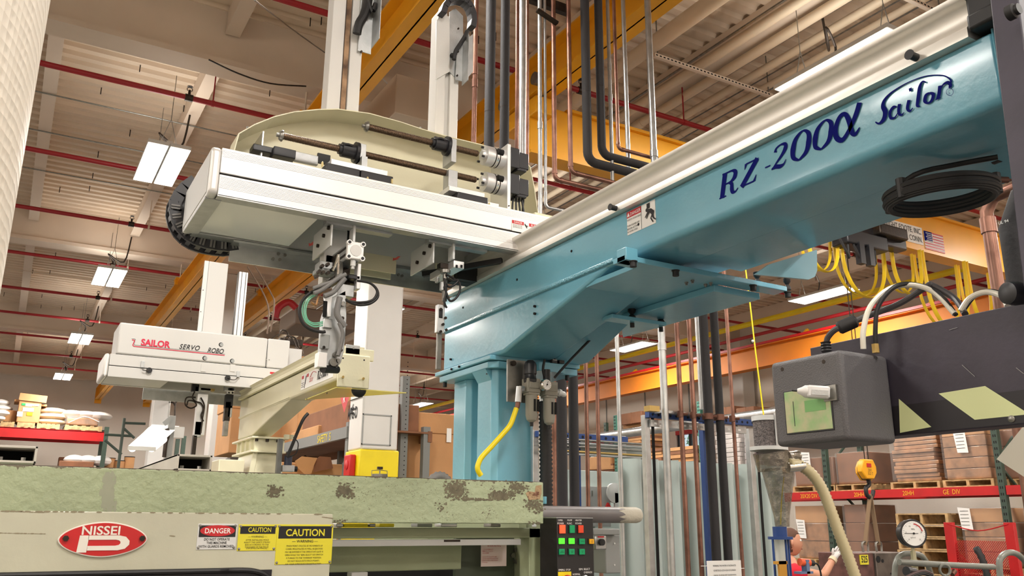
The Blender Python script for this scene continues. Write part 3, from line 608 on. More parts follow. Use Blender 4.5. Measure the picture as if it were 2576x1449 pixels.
p = P(2510, 452, 'z', .72); M().cyl(p + Vector((-.02, .01, 0)), p + Vector((.02, -.01, .0)), .007, n=10).cyl(p + Vector((.02, -.01, 0)), p + Vector((.032, -.017, .0)), .003, n=8).obj('plug', copperd, hs)
yh = M().tube([P(2462, 385, 'z', .80), P(2500, 388, 'z', .80), P(2560, 415, 'z', .80), P(2610, 450, 'z', .80)], .014, 12, 4).thing('yellow_hose', yellow, 'short yellow hose bound with a black strap beside the dark post', 'hose')
c = P(2505, 392, 'z', .80); M().cyl(c - Vector((.0, .008, .0)), c + Vector((.0, .008, 0)), .018, n=14).obj('strap', black, yh)
M().tube([P(2470, 378, 'z', .82), P(2530, 375, 'z', .82), P(2600, 400, 'z', .82)], .006, 8, 4).obj('black_cable', black, yh)
# ---- filter regulator with gauge on a plate
FY = 2.70
def q(px_, py_): return P(px_, py_, 'y', FY)
u = q(0, 0); U = .00141                      # metres per photo pixel at this depth
f = T('filter_regulator', 'air filter regulator with gauge and two bowls by the blue column', 'air regulator', (q(1355, 960).x, FY, q(1355, 1060).z))
a, b = q(1291, 899), q(1332, 1010)
M().box(a.x, b.x + .04, FY + .04, FY + .05, b.z, a.z).obj('mounting_plate', steel, f)
M().cyl((a.x + .022, FY + .03, a.z - .015), (a.x + .022, FY + .04, a.z - .015), .010, n=14).obj('plate_bolt', darkst, f)
creg = mat('regulator_grey', (150, 146, 134), .5)
for k, (cxp, cyp) in enumerate(((1337, 972), (1381, 980))):
    c = q(cxp, cyp); X, Z = c.x, c.z
    M().box(X - .028, X + .028, FY - .02, FY + .025, Z - .025, Z + .028).box(X - .022, X + .022, FY - .024, FY - .019, Z - .01, Z + .014).obj('body', creg, f, bevel=.003)
    M().box(X - .024, X + .024, FY - .022, FY + .022, Z - .034, Z - .025).obj('collar', creg, f, bevel=.002)
    bw = M().lathe((X, FY, Z - .034), (0, 0, -1), [(0, .0235), (.075, .0225), (.092, .018), (.1, .008)], 20).obj('bowl', creg, f)
    for w_ in ((-.004, .004), (.012, .02)): M().box(X + w_[0], X + w_[1], FY - .0245, FY - .018, Z - .095, Z - .05).obj('sight_slot', darkhole, bw)
    M().cyl((X, FY, Z - .134), (X, FY, Z - .148), .007, n=10).obj('drain', black, f)
c = q(1334, 945); X, Z = c.x, c.z
M().lathe((X, FY, Z - .028), (0, 0, 1), [(0, .024), (.012, .026), (.02, .022), (.03, .021), (.034, .024), (.07, .0235), (.078, .02), (.086, .012)], 24).obj('knob', blackp, f)
c = q(1378, 950); M().cyl((c.x - .005, FY, c.z - .02), (c.x - .005, FY, c.z + .03), .014, n=12).obj('lubricator_cap', black, f)
c = q(1358, 972); gg = M().lathe((c.x, FY - .03, c.z), (0, -1, 0), [(0, .022), (.016, .022), (.02, .019)], 24).obj('gauge', chrome, f)
M().cyl((c.x, FY - .0505, c.z), (c.x, FY - .051, c.z), .0175, n=24).obj('dial', paper, gg)
m = M().bar((c.x - .004, FY - .052, c.z - .007), (c.x + .004, FY - .052, c.z + .012), .0012, .0004, (0, 1, 0)).cyl((c.x, FY - .051, c.z), (c.x, FY - .053, c.z), .003, n=8)
for k in range(11):
    an = math.radians(225 - 27 * k); m.bar((c.x + .0135 * math.cos(an), FY - .0515, c.z + .0135 * math.sin(an)), (c.x + .0165 * math.cos(an), FY - .0515, c.z + .0165 * math.sin(an)), .0007, .0003, (0, 1, 0))
m.obj('needle', ink, gg)
c = q(1308, 985); M().cyl((c.x, FY, c.z + .01), (c.x + .015, FY, c.z + .012), .012, n=8).cyl((c.x - .002, FY, c.z + .018), (c.x - .008, FY, c.z - .04), .012, n=10).obj('swivel', galv, f)
M().cyl((c.x - .008, FY, c.z - .04), (c.x - .012, FY, c.z - .062), .009, n=6).obj('brass_nut', copperd, f)
c = q(1408, 985); M().lathe((c.x - .02, FY, c.z), (1, 0, -.25), [(0, .01), (.012, .01), (.013, .014), (.024, .014), (.026, .01), (.04, .011), (.048, .007)], 14).obj('silencer', whitep, f)
M().tube([q(1299, 1027), q(1293, 1045), q(1283, 1070), q(1262, 1095), q(1235, 1125), q(1212, 1150), q(1203, 1168), q(1202, 1182), q(1210, 1196)], .0095, 12, 4).thing('yellow_air_hose', yellow, 'thick yellow air hose running from the regulator down to the press', 'hose')
M().tube([P(1395, 950, 'y', 2.6), P(1440, 900, 'y', 2.6), P(1511, 828, 'y', 2.6)], .005, 8, 3).thing('black_cable', black, 'straight black cable from the regulator up to the blue plates', 'cable')
M().tube([q(1370, 905), q(1366, 930), q(1372, 955)], .005, 8, 3).thing('short_black_tube', black, 'short black air tube above the regulator', 'tube')
M().tube([P(1371, 1010, 'y', 2.78), P(1373, 1120, 'y', 2.78), P(1374, 1220, 'y', 2.78), P(1374, 1290, 'y', 2.78)], .0215, 14, 2, rib=(.0075, 1.25)).thing('corrugated_conduit', black, 'black corrugated cable conduit dropping beside the regulator', 'conduit', ang=80)
# ================================================================ white crossbeam of the near robot
t = T('robot_crossbeam', 'white aluminium robot crossbeam with cream cover arch and exposed ball screws', 'robot', (1.2, 2.85, .985))
cb = t
y0, y1, z0, z1, x0, x1 = 2.62, 3.07, .985, 1.148, .457, 2.05
fm = anod
# front beam wall made of two ribbed extrusions with a black slot between
pr = [(2.62, z0), (2.62, 1.058), (2.65, 1.058), (2.65, z0)]
M().box(x0, x1, 2.62, 2.65, z0, 1.057).obj('lower_extrusion', fm, t, bevel=.002)
M().box(x0, x1, 2.62, 2.65, 1.063, z1).obj('upper_extrusion', fm, t, bevel=.002)
M().box(x0, x1, 2.625, 2.645, 1.055, 1.065).obj('slot', darkhole, t)
m = M()
for k in range(9): m.box(x0 + .002, x1, 2.6188, 2.621, 1.012 + k * .0045 - .012 * (k > 8), 1.0135 + k * .0045)
for k in range(5): m.box(x0 + .002, x1, 2.6188, 2.621, 1.118 + k * .005, 1.1195 + k * .005)
m.obj('ribs', fm, t)['kind'] = 'stuff'
M().box(x0, x1, 2.66, y1, z1 - .02, z1 - .008).obj('top_plate', alud, t)
M().box(x0, x1, 3.04, y1, z0, z1 - .02).obj('rear_wall', fm, t, bevel=.002)
M().box(x0, x1, 2.62, 2.665, z0 - .002, z0 + .004).obj('lower_rim', alud, t)
M().box(x0, x1, 3.03, 3.075, z0 - .002, z0 + .004).obj('rear_rim', alud, t)
M().box(x0 + .012, .80, 2.66, 3.035, z0 + .006, z0 + .010).obj('bottom_cover', mat('polished_cover', (240, 238, 236), .3, .1, bump=.03, bs=6), t, label='shiny bottom cover')
# rounded end cap
cap = [(y0 - .002, z0 + .012), (y0 + .010, z0 - .002), (y1 - .01, z0 - .002), (y1 + .002, z0 + .012), (y1 + .002, z1 - .012), (y1 - .012, z1 + .002), (y0 + .012, z1 + .002), (y0 - .002, z1 - .012)]
ec = M().prism(cap, 'x', x0 - .030, x0).obj('end_cap', mat('cap_grey', (214, 212, 208), .38, .35), t, bevel=.012, seg=4)
M().prism([(y0 + .02, z0 + .012), (y1 - .02, z0 + .012), (y1 - .02, z1 - .012), (y0 + .02, z1 - .012)], 'x', x0 - .0325, x0 - .029).obj('end_panel', whitep, ec, bevel=.002)
M().box(x0 - .03, x0 + .02, 2.655, 3.035, z0 - .004, z0 + .004).obj('end_rim', alud, t)
# lower rear plate with screws
M().box(.60, 1.46, 3.08, 3.086, .915, .985).box(.60, 1.46, 3.03, 3.086, .975, .985).obj('rear_plate', galv, t)
for a, b in ((702, 637), (718, 641), (688, 650), (705, 652), (945, 680), (958, 684), (931, 688), (946, 690), (1004, 690), (1013, 693)):
    p = P(a, b, 'y', 3.07); M().cyl((p.x, 3.08, p.z), (p.x, 3.073, p.z), .006, n=10).obj('screw', steel, t)
for a, b in ((785, 613), (997, 650)):
    p = P(a, b, 'z', .974); M().add([(p.x - .013, p.y, .974), (p.x + .013, p.y, .974), (p.x, p.y + .035, .974)], [(0, 2, 1)]).box(p.x - .005, p.x + .005, p.y - .03, p.y, .9735, .974).obj('red_arrow', signred, t)
# danger sticker on the front
a, b = P(1288, 553, 'y', 2.6175), P(1372, 593, 'y', 2.6175); xs, xe, zt_, zb_ = a.x, a.x + .115, P(1288, 553, 'y', 2.6175).z, P(1288, 580, 'y', 2.6175).z
st = M().box(xs, xe, 2.6172, 2.619, zb_, zt_).obj('warning_sticker', paper, t, label='white and red DANGER sticker')
M().box(xs, xs + .052, 2.6168, 2.6172, zt_ - .013, zt_).box(xe - .04, xe, 2.6168, 2.6172, zt_ - .013, zt_).obj('red_band', signred, st)
M().text('DANGER', (xs + .008, 2.6164, zt_ - .0105), (1, 0, 0), (0, 0, 1), .0115, sx=.8).text('\u5371 \u967a', (xe - .032, 2.6164, zt_ - .0105), (1, 0, 0), (0, 0, 1), .010).obj('letters', paper, st)
m = M()
for k in range(3):
    for j in range(6): m.box(xs + .004 + j * .007, xs + .009 + j * .007, 2.6164, 2.6168, zt_ - .018 - k * .005, zt_ - .0165 - k * .005)
m.bar((xs + .056, 2.6164, zt_ - .006), (xs + .066, 2.6164, zt_ - .022), .004, .0004, (0, 1, 0)).bar((xs + .056, 2.6164, zt_ - .012), (xs + .070, 2.6164, zt_ - .014), .003, .0004, (0, 1, 0))
m.obj('print', ink, st)
# cream cover arch
out = [(565, 385), (566, 370), (600, 335), (640, 312), (690, 292), (740, 280), (800, 274), (850, 273), (930, 284), (1010, 306), (1060, 323), (1130, 343), (1200, 360), (1270, 378), (1310, 390), (1335, 420), (1345, 470), (1352, 520), (1356, 545)]
o2 = [P(a, b, 'y', 2.98) for a, b in out]; ol = [(p.x, p.z) for p in o2]; ol[0] = (ol[1][0], z1 + .0)
ol[0] = (P(588, 380, 'y', 2.98).x, 1.15); ol[1] = (P(590, 365, 'y', 2.98).x, ol[1][1])
M().strip(ol, 'y', 2.98, 3.10, .004).obj('cover_rim', cream, t, ang=50)
poly = ol + [(ol[-1][0], 1.14), (ol[0][0], 1.14)]
# back plate with an opening for the motors on the left
M().prism([(u_, v_) for u_, v_ in poly], 'y', 3.098, 3.102).obj('cover_plate', cream, t)
M().box(.655, .66, 2.97, 3.10, 1.15, 1.40).obj('cover_stay', alu, t)
M().box(.40, 2.0, 3.0, 3.04, .0, .0) if False else None
for a, b in ((625, 322), (1060, 323)):
    p = P(a, b, 'y', 2.98); M().cyl((p.x, 2.99, p.z), (p.x, 2.99, p.z + .008), .006, n=8).obj('cover_screw', steel, t)
# motors seen through the left opening
def pbox(m, x0_, y0_, x1_, y1_, Y, d, **k): a = P(x0_, y0_, 'y', Y); b = P(x1_, y1_, 'y', Y); return m.box(a.x, b.x, Y, Y + d, b.z, a.z)
yb = 2.93
pbox(M(), 638, 360, 695, 388, yb + .03, .06).obj('motor_cover', blackp, t, bevel=.003)
pbox(M(), 690, 366, 744, 400, yb, .06).obj('servo_motor', blackp, t, bevel=.003)
pbox(M(), 744, 380, 800, 415, yb, .02).obj('motor_bracket', alud, t, bevel=.002)
pbox(M(), 800, 384, 830, 415, yb + .01, .01).obj('black_bracket', black, t)
p = P(760, 378, 'y', yb - .01)
M().box(.66, 1.75, 2.90, 2.92, 1.150, 1.156).obj('rear_linear_rail', steel, t)
# ball screws with threads
YS = 2.85
def screw(za, xa, xb, name):
    prof = []; x = 0; n = int((xb - xa) / .0052)
    for k in range(n): prof += [(k * .0052, .0130), (k * .0052 + .0018, .0130), (k * .0052 + .0024, .0108), (k * .0052 + .0048, .0108)]
    o = M().lathe((xa, YS, za), (1, 0, 0), prof, 12).obj('ball_screw', mat('screw_bronze', (112, 92, 74), .38, .8) if 'screw_bronze' not in bpy.data.materials else bpy.data.materials['screw_bronze'], t)
    M().lathe((xa - .022, YS, za), (1, 0, 0), [(0, .007), (.010, .007), (.011, .016), (.018, .021), (.022, .021), (.023, .012)], 16).obj('screw_end', steel, o)
    return o
sz1, sz2 = P(900, 385, 'y', YS).z, P(1010, 340, 'y', YS).z
screw(sz1, P(712, 327, 'y', YS).x, 1.49, 's'); screw(sz2, P(925, 315, 'y', YS).x, 1.50, 's')
def nut(pxx, z_):
    x = P(pxx, 372, 'y', YS).x
    M().lathe((x, YS, z_), (1, 0, 0), [(0, .020), (.010, .020), (.011, .028), (.060, .028), (.061, .040), (.074, .040), (.075, .024)], 20).tube([(x + .01, YS - .023, z_ + .008), (x + .02, YS - .03, z_ + .012), (x + .035, YS - .03, z_ + .012), (x + .045, YS - .023, z_ + .008)], .004, 8, 2).obj('ball_nut', blackp, t)
    return x + .075
xa = nut(852, sz1); xb = nut(1085, sz2)
M().box(xa, xa + .022, YS - .03, YS + .05, sz1 - .045, sz1 + .028).cyl((xa + .01, YS, sz1 + .028), (xa + .01, YS, sz1 + .04), .007, n=10).obj('nut_block', alud, t, bevel=.001)
M().box(xb, xb + .022, YS - .03, YS + .05, sz2 - .075, sz2 + .025).obj('nut_block', alud, t, bevel=.001)
M().box(xb - .01, xb + .030, YS - .03, YS + .02, 1.162, sz1 + .005).obj('nut_block', alud, t, bevel=.001)
for dz in (.02, .05): M().cyl((xb + .0, YS - .03, 1.17 + dz * .6), (xb + .0, YS - .033, 1.17 + dz * .6), .008, n=12).obj('socket_screw', black, t)
YB = 2.665
def fb2(x0_, y0_, x1_, y1_, Y_, d_, nm, m_, bv=.001, zmin=None):
    a = P(x0_, y0_, 'y', Y_); b = P(x1_, y1_, 'y', Y_); return M().box(a.x, b.x, Y_, Y_ + d_, max(b.z, zmin) if zmin else b.z, a.z).obj(nm, m_, t, bevel=bv)
a = P(690, 388, 'y', YB); M().box(a.x, 1.62, YB - .012, YB + .02, 1.140, 1.158).obj('front_linear_rail', steel, t, bevel=.001)
for x0_, x1_ in ((818, 904), (906, 988)):
    a = P(x0_, 430, 'y', YB - .02); b = P(x1_, 430, 'y', YB - .02); M().box(a.x, b.x, YB - .03, YB + .05, 1.140, 1.182).obj('linear_bearing', blackp, t, bevel=.004)
a = P(832, 430, 'y', YB - .02).x; b = P(975, 430, 'y', YB - .02).x
M().box(a, b, YB - .02, YS + .03, 1.183, 1.203).cyl((b - .015, YB, 1.203), (b - .015, YB, 1.211), .006, n=8).obj('slide_plate', alu, t, bevel=.001)
M().box(xa, xa + .022, YS - .05, YS + .02, 1.20, sz1 - .03).obj('plate_riser', alud, t)
a = P(1150, 430, 'y', YB - .02).x; b = P(1226, 430, 'y', YB - .02).x
M().box(a, b, YB - .03, YB + .05, 1.140, 1.180).obj('linear_bearing', blackp, t, bevel=.004)
M().box(a - .03, b - .01, YB - .02, YS + .03, 1.181, 1.200).obj('slide_plate', alu, t, bevel=.001)
grease = mat('grease', (206, 186, 126), .4)
for px_, py_ in ((812, 412), (987, 455), (1232, 515), (925, 462)): p = P(px_, py_, 'y', YB - .035); M().ball((p.x, YB - .03, max(p.z, 1.15)), .007, 8, (.6, 1, 1.6)).obj('grease', grease, t)
M().cyl((b + .01, 2.70, 1.168), (b + .08, 2.70, 1.165), .005, n=8).obj('stopper', steel, t)
M().box(b + .01, b + .06, 2.66, 2.70, 1.148, 1.175).obj('stop_block', alu, t, bevel=.001)
# motor couplings, end plate, servo motors
ex = P(1263, 450, 'y', YS).x
for z_ in (sz1, sz2):
    o = M().lathe((ex - .10, YS, z_), (1, 0, 0), [(0, .018), (.012, .020), (.013, .041), (.10, .041)], 24).obj('coupling_housing', alu, t)
    M().cyl((ex - .045, YS - .0405, z_ + .01), (ex - .02, YS - .0405, z_ + .01), .013, n=12).obj('opening', darkhole, o)
    for k in range(3): M().cyl((ex - .05 + k * .009, YS, z_), (ex - .046 + k * .009, YS, z_), .0420, n=24).obj('coupling_ring', chrome if k % 2 else darkst, o)
    for k in range(4): an = k * math.pi / 2 + .6; M().cyl((ex - .108, YS + .03 * math.cos(an), z_ + .03 * math.sin(an)), (ex - .098, YS + .03 * math.cos(an), z_ + .03 * math.sin(an)), .005, n=8).obj('socket_screw', black, o)
    M().box(ex + .016, ex + .060, YS - .043, YS + .045, z_ - .043, z_ + .046).box(ex + .060, ex + .108, YS - .036, YS + .04, z_ - .036, z_ + .036).box(ex + .05, ex + .095, YS - .04, YS + .02, z_ - .05, z_ - .036).obj('servo_motor', blackp, t, bevel=.003)
M().box(ex, ex + .015, YS - .045, YS + .10, 1.152, sz2 + .055).obj('end_plate', alu, t, bevel=.001)
for dz in (.02, .04): M().cyl((ex + .007, YS - .045, 1.2 + dz), (ex + .007, YS - .048, 1.2 + dz), .003, n=8).obj('screw', darkst, t)
for k in range(4): M().tube([(ex + .05 + .012 * k, YS - .01, sz1 - .03), (ex + .04 + .02 * k, YS - .02, 1.22), (ex + .07 + .02 * k, YS - .03, 1.17), (ex + .12 + .02 * k, YS - .02, 1.165)], .004, 8, 4).obj('cable', black, t)
M().tube([(ex + .085, YS, sz1 + .02), (ex + .105, YS, sz1 - .02), (ex + .1, YS, 1.2), (ex + .15, YS - .02, 1.17)], .004, 8, 4).obj('cable', black, t)
M().box(ex + .03, ex + .24, 2.64, 2.9, 1.148, 1.166).obj('terminal_cover', creamg, t, bevel=.004)
M().box(ex + .20, ex + .25, 2.75, 2.8, 1.166, 1.185).obj('cable_clamp', whitep, t)
for k in range(3): M().tube([(ex + .2, 2.78 + k * .01, 1.18), (ex + .24, 2.77, 1.19 + k * .004), (ex + .29, 2.76, 1.16 - .01 * k)], .0022, 6, 3).obj('wire', [signred, paper, black][k], t)
# underside brackets
for a in (.845, 1.226):
    M().box(a, a + .006, 2.67, 2.87, .90, .995).obj('side_bracket', whitep, t, bevel=.001)
    M().prism([(2.70, .99), (2.87, .925), (2.87, .99)], 'x', a + .006, a + .012).obj('web', whitep, t)
    M().box(a - .02, a + .22, 2.665, 2.70, .975, .99).obj('bracket_flange', alud, t)
    for yy, zz in ((2.69, .968), (2.74, .955), (2.80, .935)): M().cyl((a + .0, yy, zz - .0), (a - .008, yy, zz), .007, n=8).obj('bolt', darkst, t)
    M().box(a + .075, a + .083, 2.66, 2.70, .925, .985).obj('stop_plate', whitep, t)
M().box(1.05, 1.22, 3.05, 3.06, .93, 1.14).obj('rear_cover', cream, t)
M().box(.985, 1.20, 2.95, 2.956, .925, .99).obj('inner_cover', cream, t); M().box(1.36, 1.50, 2.93, 2.936, .93, .99).obj('inner_cover', cream, t)
# the block rolling on the blue rail
M().box(1.54, 1.80, 2.66, 3.04, 1.036, 1.075).obj('traverse_carriage', alud, t, bevel=.004)
M().box(1.44, 1.53, 2.9, 2.99, .93, .985).bar((1.30, 2.92, .93), (1.53, 2.70, .965), .02, .02).obj('gas_strut', black, t)
# black energy chain curling round the left end
ch = T('energy_chain', 'black segmented energy chain curling under the left end of the white crossbeam', 'cable chain', (.43, 3.12, .93))
path = [(485, 462), (462, 478), (447, 495), (438, 515), (436, 537), (441, 560), (452, 580), (468, 597), (488, 609), (512, 617), (538, 622), (566, 625), (590, 622)]
pp = [P(a, b, 'y', 3.12) for a, b in path]
for i, (a, b) in enumerate(zip(pp, pp[1:])):
    d = (b - a); c = (a + b) / 2; l = d.length
    lk = M().obox(c - Vector((0, .035, 0)), (l * 1.12, .012, .042), d, (0, 1, 0)).obox(c + Vector((0, .035, 0)), (l * 1.12, .012, .042), d, (0, 1, 0)).obox(c, (l * .5, .07, .034), d, (0, 1, 0)).obj('link', mat('chain_plastic', (46, 46, 50), .45) if i == 0 else bpy.data.materials['chain_plastic'], ch)
    n_ = d.cross(Vector((0, 1, 0))).normalized()
    if i > 2: M().obox(c + n_ * -.0 - Vector((0, .043, 0)), (l * .18, .004, .03), d, (0, 1, 0)).obox(c - Vector((0, .043, 0)) + d * .3, (l * .18, .004, .03), d, (0, 1, 0)).obj('clip', greyhose, ch)
M().prism([(p.x, p.z) for p in (P(482, 465, 'y', 3.1), P(470, 480, 'y', 3.1), P(458, 500, 'y', 3.1), P(452, 530, 'y', 3.1), P(458, 560, 'y', 3.1), P(480, 588, 'y', 3.1))], 'y', 3.125, 3.13).obj('side_shield', blackp, ch)
# ---- vertical arms (masts) with grippers
def mast(x0_, x1_, zt_, zb_, Y0, Y1, label, name='robot_arm'):
    t = T(name, label, 'robot arm', ((x0_ + x1_) / 2, (Y0 + Y1) / 2, zb_))
    w = x1_ - x0_
    M().box(x0_, x0_ + w * .40, Y0, Y1, zb_, zt_).box(x0_ + w * .62, x1_, Y0 + .002, Y1, zb_, zt_).box(x0_ + w * .38, x0_ + w * .64, Y0 + .022, Y1, zb_, zt_).obj('mast', white, t, bevel=.003)
    return t
YM = 3.15
XM = lambda x: x * YM / 2.8
ma = mast(XM(.838), XM(.962), 2.8, 1.0, YM, YM + .08, 'near robot arm unit: tall white mast, air cylinder and long grey gripper below', 'robot_arm_unit')
M().box(XM(.893), XM(.912), YM + .01, YM + .022, 1.16, 2.8).obj('guide_rail', mat('worn_rail', (150, 120, 90), .4, .6, c2=(70, 50, 36), vs=14), ma, label='worn brownish guide rail')
M().box(XM(.875), XM(.89), YM + .012, YM + .022, 1.16, 2.8).box(XM(.915), XM(.92), YM + .012, YM + .022, 1.16, 2.8).obj('rail_edge', galv, ma)
M().box(.86, .94, 2.78, 2.83, .80, 1.0).obj('arm_foot', white, ma, bevel=.002)
M().box(.945, .965, 2.79, 2.80, .93, 1.02).obj('bumper', black, ma)
yq = YM - .01
a, b = P(905, 45, 'y', yq), P(945, 140, 'y', yq)
M().box(a.x, b.x - .022, yq, yq + .004, b.z, 2.6).box(b.x - .022, b.x - .019, yq - .09, yq + .004, b.z + .03, 2.6).obj('bracket_plate', alud, ma)
p = P(908, 131, 'y', yq); M().cyl((p.x, yq, p.z), (p.x, yq - .008, p.z), .005, n=8).obj('screw', darkst, ma)
M().tube([P(898, 85, 'y', yq - .02), P(903, 60, 'y', yq - .03), P(915, 40, 'y', yq - .03), P(925, 10, 'y', yq - .03), P(930, -30, 'y', yq - .03)], .019, 10, 3).obj('hose_bundle', black, ma)
M().tube([P(925, -5, 'y', yq - .04), P(935, 30, 'y', yq - .04), P(945, 10, 'y', yq - .04)], .011, 8, 3).obj('hose', black, ma)
# arm one end effector
Y = 2.68
def Q(a, b, y=None): return P(a, b, 'y', y or Y)
U = .00147
c = Q(894, 631, 2.62)
M().obox((c.x, 2.625, c.z), (.058, .02, .062)).obj('cylinder_cap', anod, ma, bevel=.004)
for i in (-1, 1):
    for j in (-1, 1): M().cyl((c.x + i * .024, 2.612, c.z + j * .025), (c.x + i * .024, 2.625, c.z + j * .025), .009, n=14).obj('cap_lug', anod, ma)
cc = M()
for i in (-1, 1):
    for j in (-1, 1): cc.cyl((c.x + i * .024, 2.6105, c.z + j * .025), (c.x + i * .024, 2.612, c.z + j * .025), .0055, n=12)
cc.obj('cap_screw', black, ma, label='black corner screws')['kind'] = 'stuff'
M().cyl((c.x, 2.6135, c.z), (c.x, 2.615, c.z), .020, n=28).obj('cap_disc', white, ma)
M().box(c.x - .026, c.x + .026, 2.635, 2.85, c.z - .028, c.z + .026).obj('air_cylinder', alud, ma, bevel=.004)
for d in (-.012, .012): M().box(c.x - .0275, c.x - .026, 2.64, 2.85, c.z + d - .004, c.z + d + .004).obj('cylinder_groove', darkst, ma)
M().cyl((c.x - .002, 2.63, c.z - .032), (c.x - .002, 2.63, c.z - .052), .009, n=10).cyl((c.x - .002, 2.63, c.z - .052), (c.x - .002, 2.63, c.z - .062), .006, n=8).obj('air_fitting', whitep, ma)
def blk(m_, a, b, c_, d, y, dep, mt, nm, bv=.002): p0, p1 = Q(a, b, y), Q(c_, d, y); return M().box(p0.x, p1.x, y, y + dep, p1.z, p0.z).obj(nm, mt, m_, bevel=bv)
blk(ma, 900, 662, 906, 728, 2.66, .03, alu, 'side_plate')
blk(ma, 806, 655, 848, 680, 2.76, .06, alud, 'rotary_block')
blk(ma, 800, 672, 842, 690, 2.72, .06, greyp, 'manifold')
blk(ma, 820, 640, 870, 668, 2.78, .05, steel, 'mast_clamp')
blk(ma, 845, 690, 900, 716, 2.70, .08, darkst, 'wrist_joint')
blk(ma, 850, 712, 890, 748, 2.68, .06, alud, 'wrist_block')
blk(ma, 856, 660, 880, 700, 2.74, .04, darkst, 'pivot')
for (a_, b_) in ((812, 668), (826, 664), (804, 682), (814, 684), (827, 685), (838, 676), (798, 694), (846, 698), (863, 698), (864, 712), (877, 713), (902, 670), (904, 693)):
    p = Q(a_, b_, 2.70); M().cyl((p.x, 2.72, p.z), (p.x, 2.70, p.z), .0062, n=10).cyl((p.x, 2.70, p.z), (p.x, 2.6995, p.z), .003, n=6).obj('cap_bolt', darkst, ma)
# forearm: a tapered plate box
fa = [(828, 752), (870, 730), (872, 800), (866, 880), (858, 912), (848, 925), (808, 928), (806, 880), (812, 800)]
M().prism([(Q(*v).x, Q(*v).z) for v in fa], 'y', Y, Y + .03).obj('forearm_plate', alud, ma, bevel=.002)
M().prism([(Q(*v).x, Q(*v).z) for v in [(812, 740), (832, 745), (828, 800), (818, 800)]], 'y', Y - .02, Y - .0).obj('forearm_cover', alu, ma, bevel=.002)
blk(ma, 845, 640, 868, 668, 2.73, .05, darkst, 'slide_unit'); blk(ma, 878, 690, 906, 704, 2.66, .04, blackp, 'sensor_block'); blk(ma, 814, 756, 822, 798, Y - .022, .004, darkhole, 'cover_slot'); blk(ma, 838, 905, 850, 922, Y - .006, .01, darkst, 'pivot_plate'); blk(ma, 850, 655, 862, 700, 2.68, .02, steel, 'slide_rod')
blk(ma, 816, 800, 836, 826, Y - .01, .012, galv, 'label_plate')
blk(ma, 808, 840, 828, 878, Y - .012, .014, greyp, 'valve_plate')
for a_, b_, rr in ((837, 912, .014), (848, 909, .008), (842, 893, .009), (861, 766, .008), (859, 802, .006), (855, 882, .006), (813, 898, .009), (813, 916, .008), (812, 875, .005)):
    p = Q(a_, b_); M().cyl((p.x, Y, p.z), (p.x, Y - .012, p.z), rr, n=18).cyl((p.x, Y - .012, p.z), (p.x, Y - .013, p.z), rr * .6, n=14).obj('pivot_bolt', steel if rr > .006 else darkst, ma)
blk(ma, 802, 885, 822, 925, Y - .03, .04, anod, 'gripper_bracket')
M().cyl(Q(812, 928, 2.66), Q(848, 930, 2.70), .013, n=14).obj('rubber_roller', black, ma)
# grey sleeved hoses, cables and loops
for pts, r_, m_ in (([(870, 690), (850, 700), (825, 718), (808, 730), (790, 738)], .0075, greyhose), ([(868, 700), (855, 715), (838, 735), (815, 745)], .0085, greyhose), ([(860, 690), (840, 706), (812, 716), (788, 725)], .006, greyhose),
                    ([(855, 748), (850, 770), (848, 790), (856, 806), (868, 822)], .010, greyhose), ([(853, 812), (862, 836), (860, 860), (850, 895)], .0065, greyhose), ([(838, 680), (845, 662), (852, 640), (850, 690)], .004, chrome)):
    M().tube([Q(x_, y_, 2.64) for x_, y_ in pts], r_, 10, 4).obj('sleeved_hose', m_, ma)
for dy_, r0 in ((0, 1), (6, .93)):
    M().tube([Q(x_, y_ , 2.66) for x_, y_ in ((898, 706), (930, 712), (948, 728 + dy_ * .3), (950 - dy_, 748), (930, 764 - dy_), (900, 767 - dy_), (874, 757), (872, 752))], .0045, 8, 4).obj('cable_loop', black, ma)
M().tube([Q(x_, y_, 2.66) for x_, y_ in ((830, 720), (785, 735), (762, 755), (753, 782), (760, 810), (780, 828), (808, 835), (818, 834))], .0055, 8, 4).obj('cable_loop', black, ma)
for d in (0, 5, 9): M().tube([Q(x_, y_, 2.66) for x_, y_ in ((835, 716), (800, 730 + d), (768 + d, 752 + d * .4), (760 + d, 780), (768 + d * .6, 808 - d * .5), (790, 822 - d), (812, 818 - d))], .0024, 6, 4).obj('green_tube', mat('green_tube', (126, 196, 166), .25, alpha=.85) if d == 0 else bpy.data.materials['green_tube'], ma)
M().tube([Q(x_, y_, 2.66) for x_, y_ in ((812, 735), (800, 750), (795, 768), (782, 760))], .008, 8, 3, flat=.3).obj('tape_tag', kraft, ma)
# arm two
mb = mast(XM(1.277), XM(1.377), P(1115, 30, 'y', YM).z, 1.0, YM, YM + .08, 'second robot arm: white mast, curled cable chain on top, thin gripper below', 'robot_arm_unit')
pq = lambda lst, y: [(P(a, b, 'y', y).x, P(a, b, 'y', y).z) for a, b in lst]
M().prism(pq(((1098, 52), (1113, 35), (1130, 42), (1131, 62), (1131, 180), (1096, 200)), YM - .005), 'y', YM - .005, YM).obj('mast_cover', white, mb)
M().prism(pq(((1131, 30), (1145, 20), (1165, 40), (1165, 130), (1150, 200), (1131, 180)), YM - .003), 'y', YM - .003, YM + .002).obj('chain_guide', alud, mb)
M().prism(pq(((1150, 120), (1190, 85), (1190, 180), (1168, 206), (1146, 200)), YM - .02), 'y', YM - .02, YM - .015).obj('bracket_plate', alud, mb)
p = P(1168, 150, 'y', YM - .04); M().box(p.x, p.x + .003, YM - .08, YM - .02, P(1168, 205, 'y', YM - .06).z, P(1168, 90, 'y', YM - .06).z).obj('bracket_lip', alud, mb)
